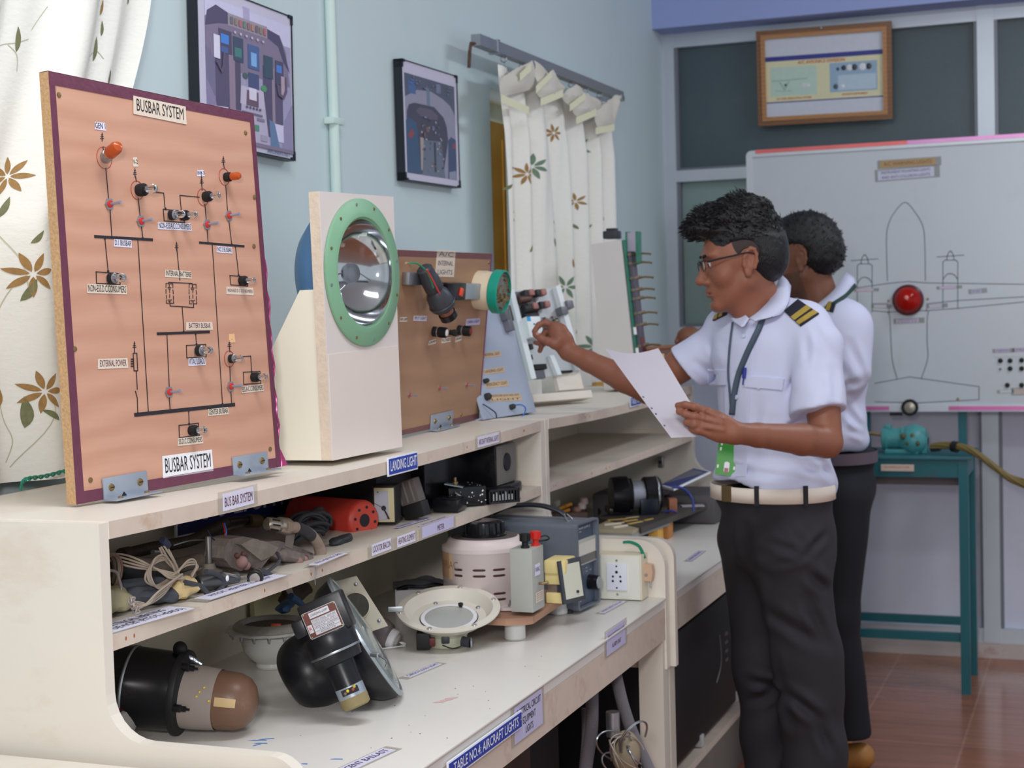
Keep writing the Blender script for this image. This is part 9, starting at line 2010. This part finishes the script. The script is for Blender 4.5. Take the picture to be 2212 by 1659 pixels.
leaf3(P2, [[d_(1828, 588, .04), d_(1800, 628, -.06), d_(1760, 662, -.09), d_(1722, 690, -.06)], [d_(1845, 600, .04), d_(1822, 634, -.08), d_(1786, 668, -.12), d_(1742, 694, -.08)], [d_(1850, 612, .03), d_(1832, 640, -.085), d_(1800, 672, -.13), d_(1760, 696, -.09)]], SHIRT, 'collar')
leaf3(P2, [[d_(1846, 612, -.02), d_(1826, 634, -.10), d_(1796, 654, -.125)], [d_(1850, 620, -.02), d_(1830, 641, -.105), d_(1800, 661, -.13)]], pm('lanyard_green', (26, 62, 54), .6), 'lanyard', .003)
ep_surf(P2, SH2, ((1778, 652), (1806, 656), (1800, 676), (1770, 668)), ((.1, .35), (.5, .75)))
T_ = SDF(); T_.ell(W(1815, 985, D2), (.128, .108, .05), Q3, k=.03); T_.ell(W(1812, 1050, D2), (.130, .112, .11), Q3, k=.03)
T_.chain([W(1822, 1080, D2-.07), W(1800, 1330, D2-.06), W(1830, 1580, D2-.05)], [.082, .072, .070], k=.03); T_.chain([W(1795, 1080, D2+.06), W(1770, 1330, D2+.09), W(1785, 1570, D2+.10)], [.08, .07, .068], k=.03)
disc_cut(T_, W(1815, 974, D2), nZ, .24, .04); disc_cut(T_, W(1838, 1588, D2-.05), -nZ, .11, .05); disc_cut(T_, W(1790, 1572, D2+.10), -nZ, .11, .05)
sdf_obj('trousers', T_, .0072, [TROU2], P2, disp=lambda P: vnoise(P, 22, 13)*.005)
b = MB(); V = []; c0 = W(1812, 984, D2); n = 48
for i in range(n):
    a = 2*PI*i/n; e_ = Vector(lt2)*(.136*math.cos(a))+Vector(fw2)*(.114*math.sin(a))
    for dz in (-.017, .017): V.append(Vector(c0)+e_+Vector((0, 0, dz)))
b.add(V, [(2*i, 2*((i+1) % n), 2*((i+1) % n)+1, 2*i+1) for i in range(n)], pm('belt_plum', (88, 76, 88), .5), None, True); b.build('belt', P2)
TAN = pm('tan_shoe', (168, 116, 58), .5, var=.08)
shoe(P2, W(1838, 1625, D2-.05), fw2, TAN, BLACKM); shoe(P2, W(1790, 1600, D2+.10), fw2, TAN, BLACKM)
# brown terminal block he holds
t_ = thing('terminal_block', Vector(g2(1460, 760)), 'long brown terminal block with pale tags held by the bearded man', 'terminal block')
A, Bq = Vector(g2(1395, 762, .01)), Vector(g2(1530, 752, .01)); u = (Bq-A).normalized(); Mx_ = axis_m(A, u); Ln = (Bq-A).length; up_ = Vector((0, 0, 1)); v = (up_-u*up_.dot(u)).normalized(); w_ = u.cross(v); Mtb = Matrix((u, v, w_)).transposed().to_4x4(); Mtb.translation = A
b = MB(); BRB = pm('bakelite_brown', (106, 70, 54), .5, var=.12); b.box((0, -.055, -.012), (Ln, .008, .012), BRB, Mtb, bev=.002); b.box((0, .008, -.016), (Ln, .018, .016), pm('bakelite_edge', (134, 84, 56), .45, var=.1), Mtb, bev=.002); b.build('block', t_)
for i in range(11): b = MB(); b.box((.010+i*.018, -.030, .012), (.018+i*.018, -.006, .016), pm('tag_pale', (186, 170, 130), .4, .3, var=.15), Mtb, bev=.001); b.build('tag', t_)
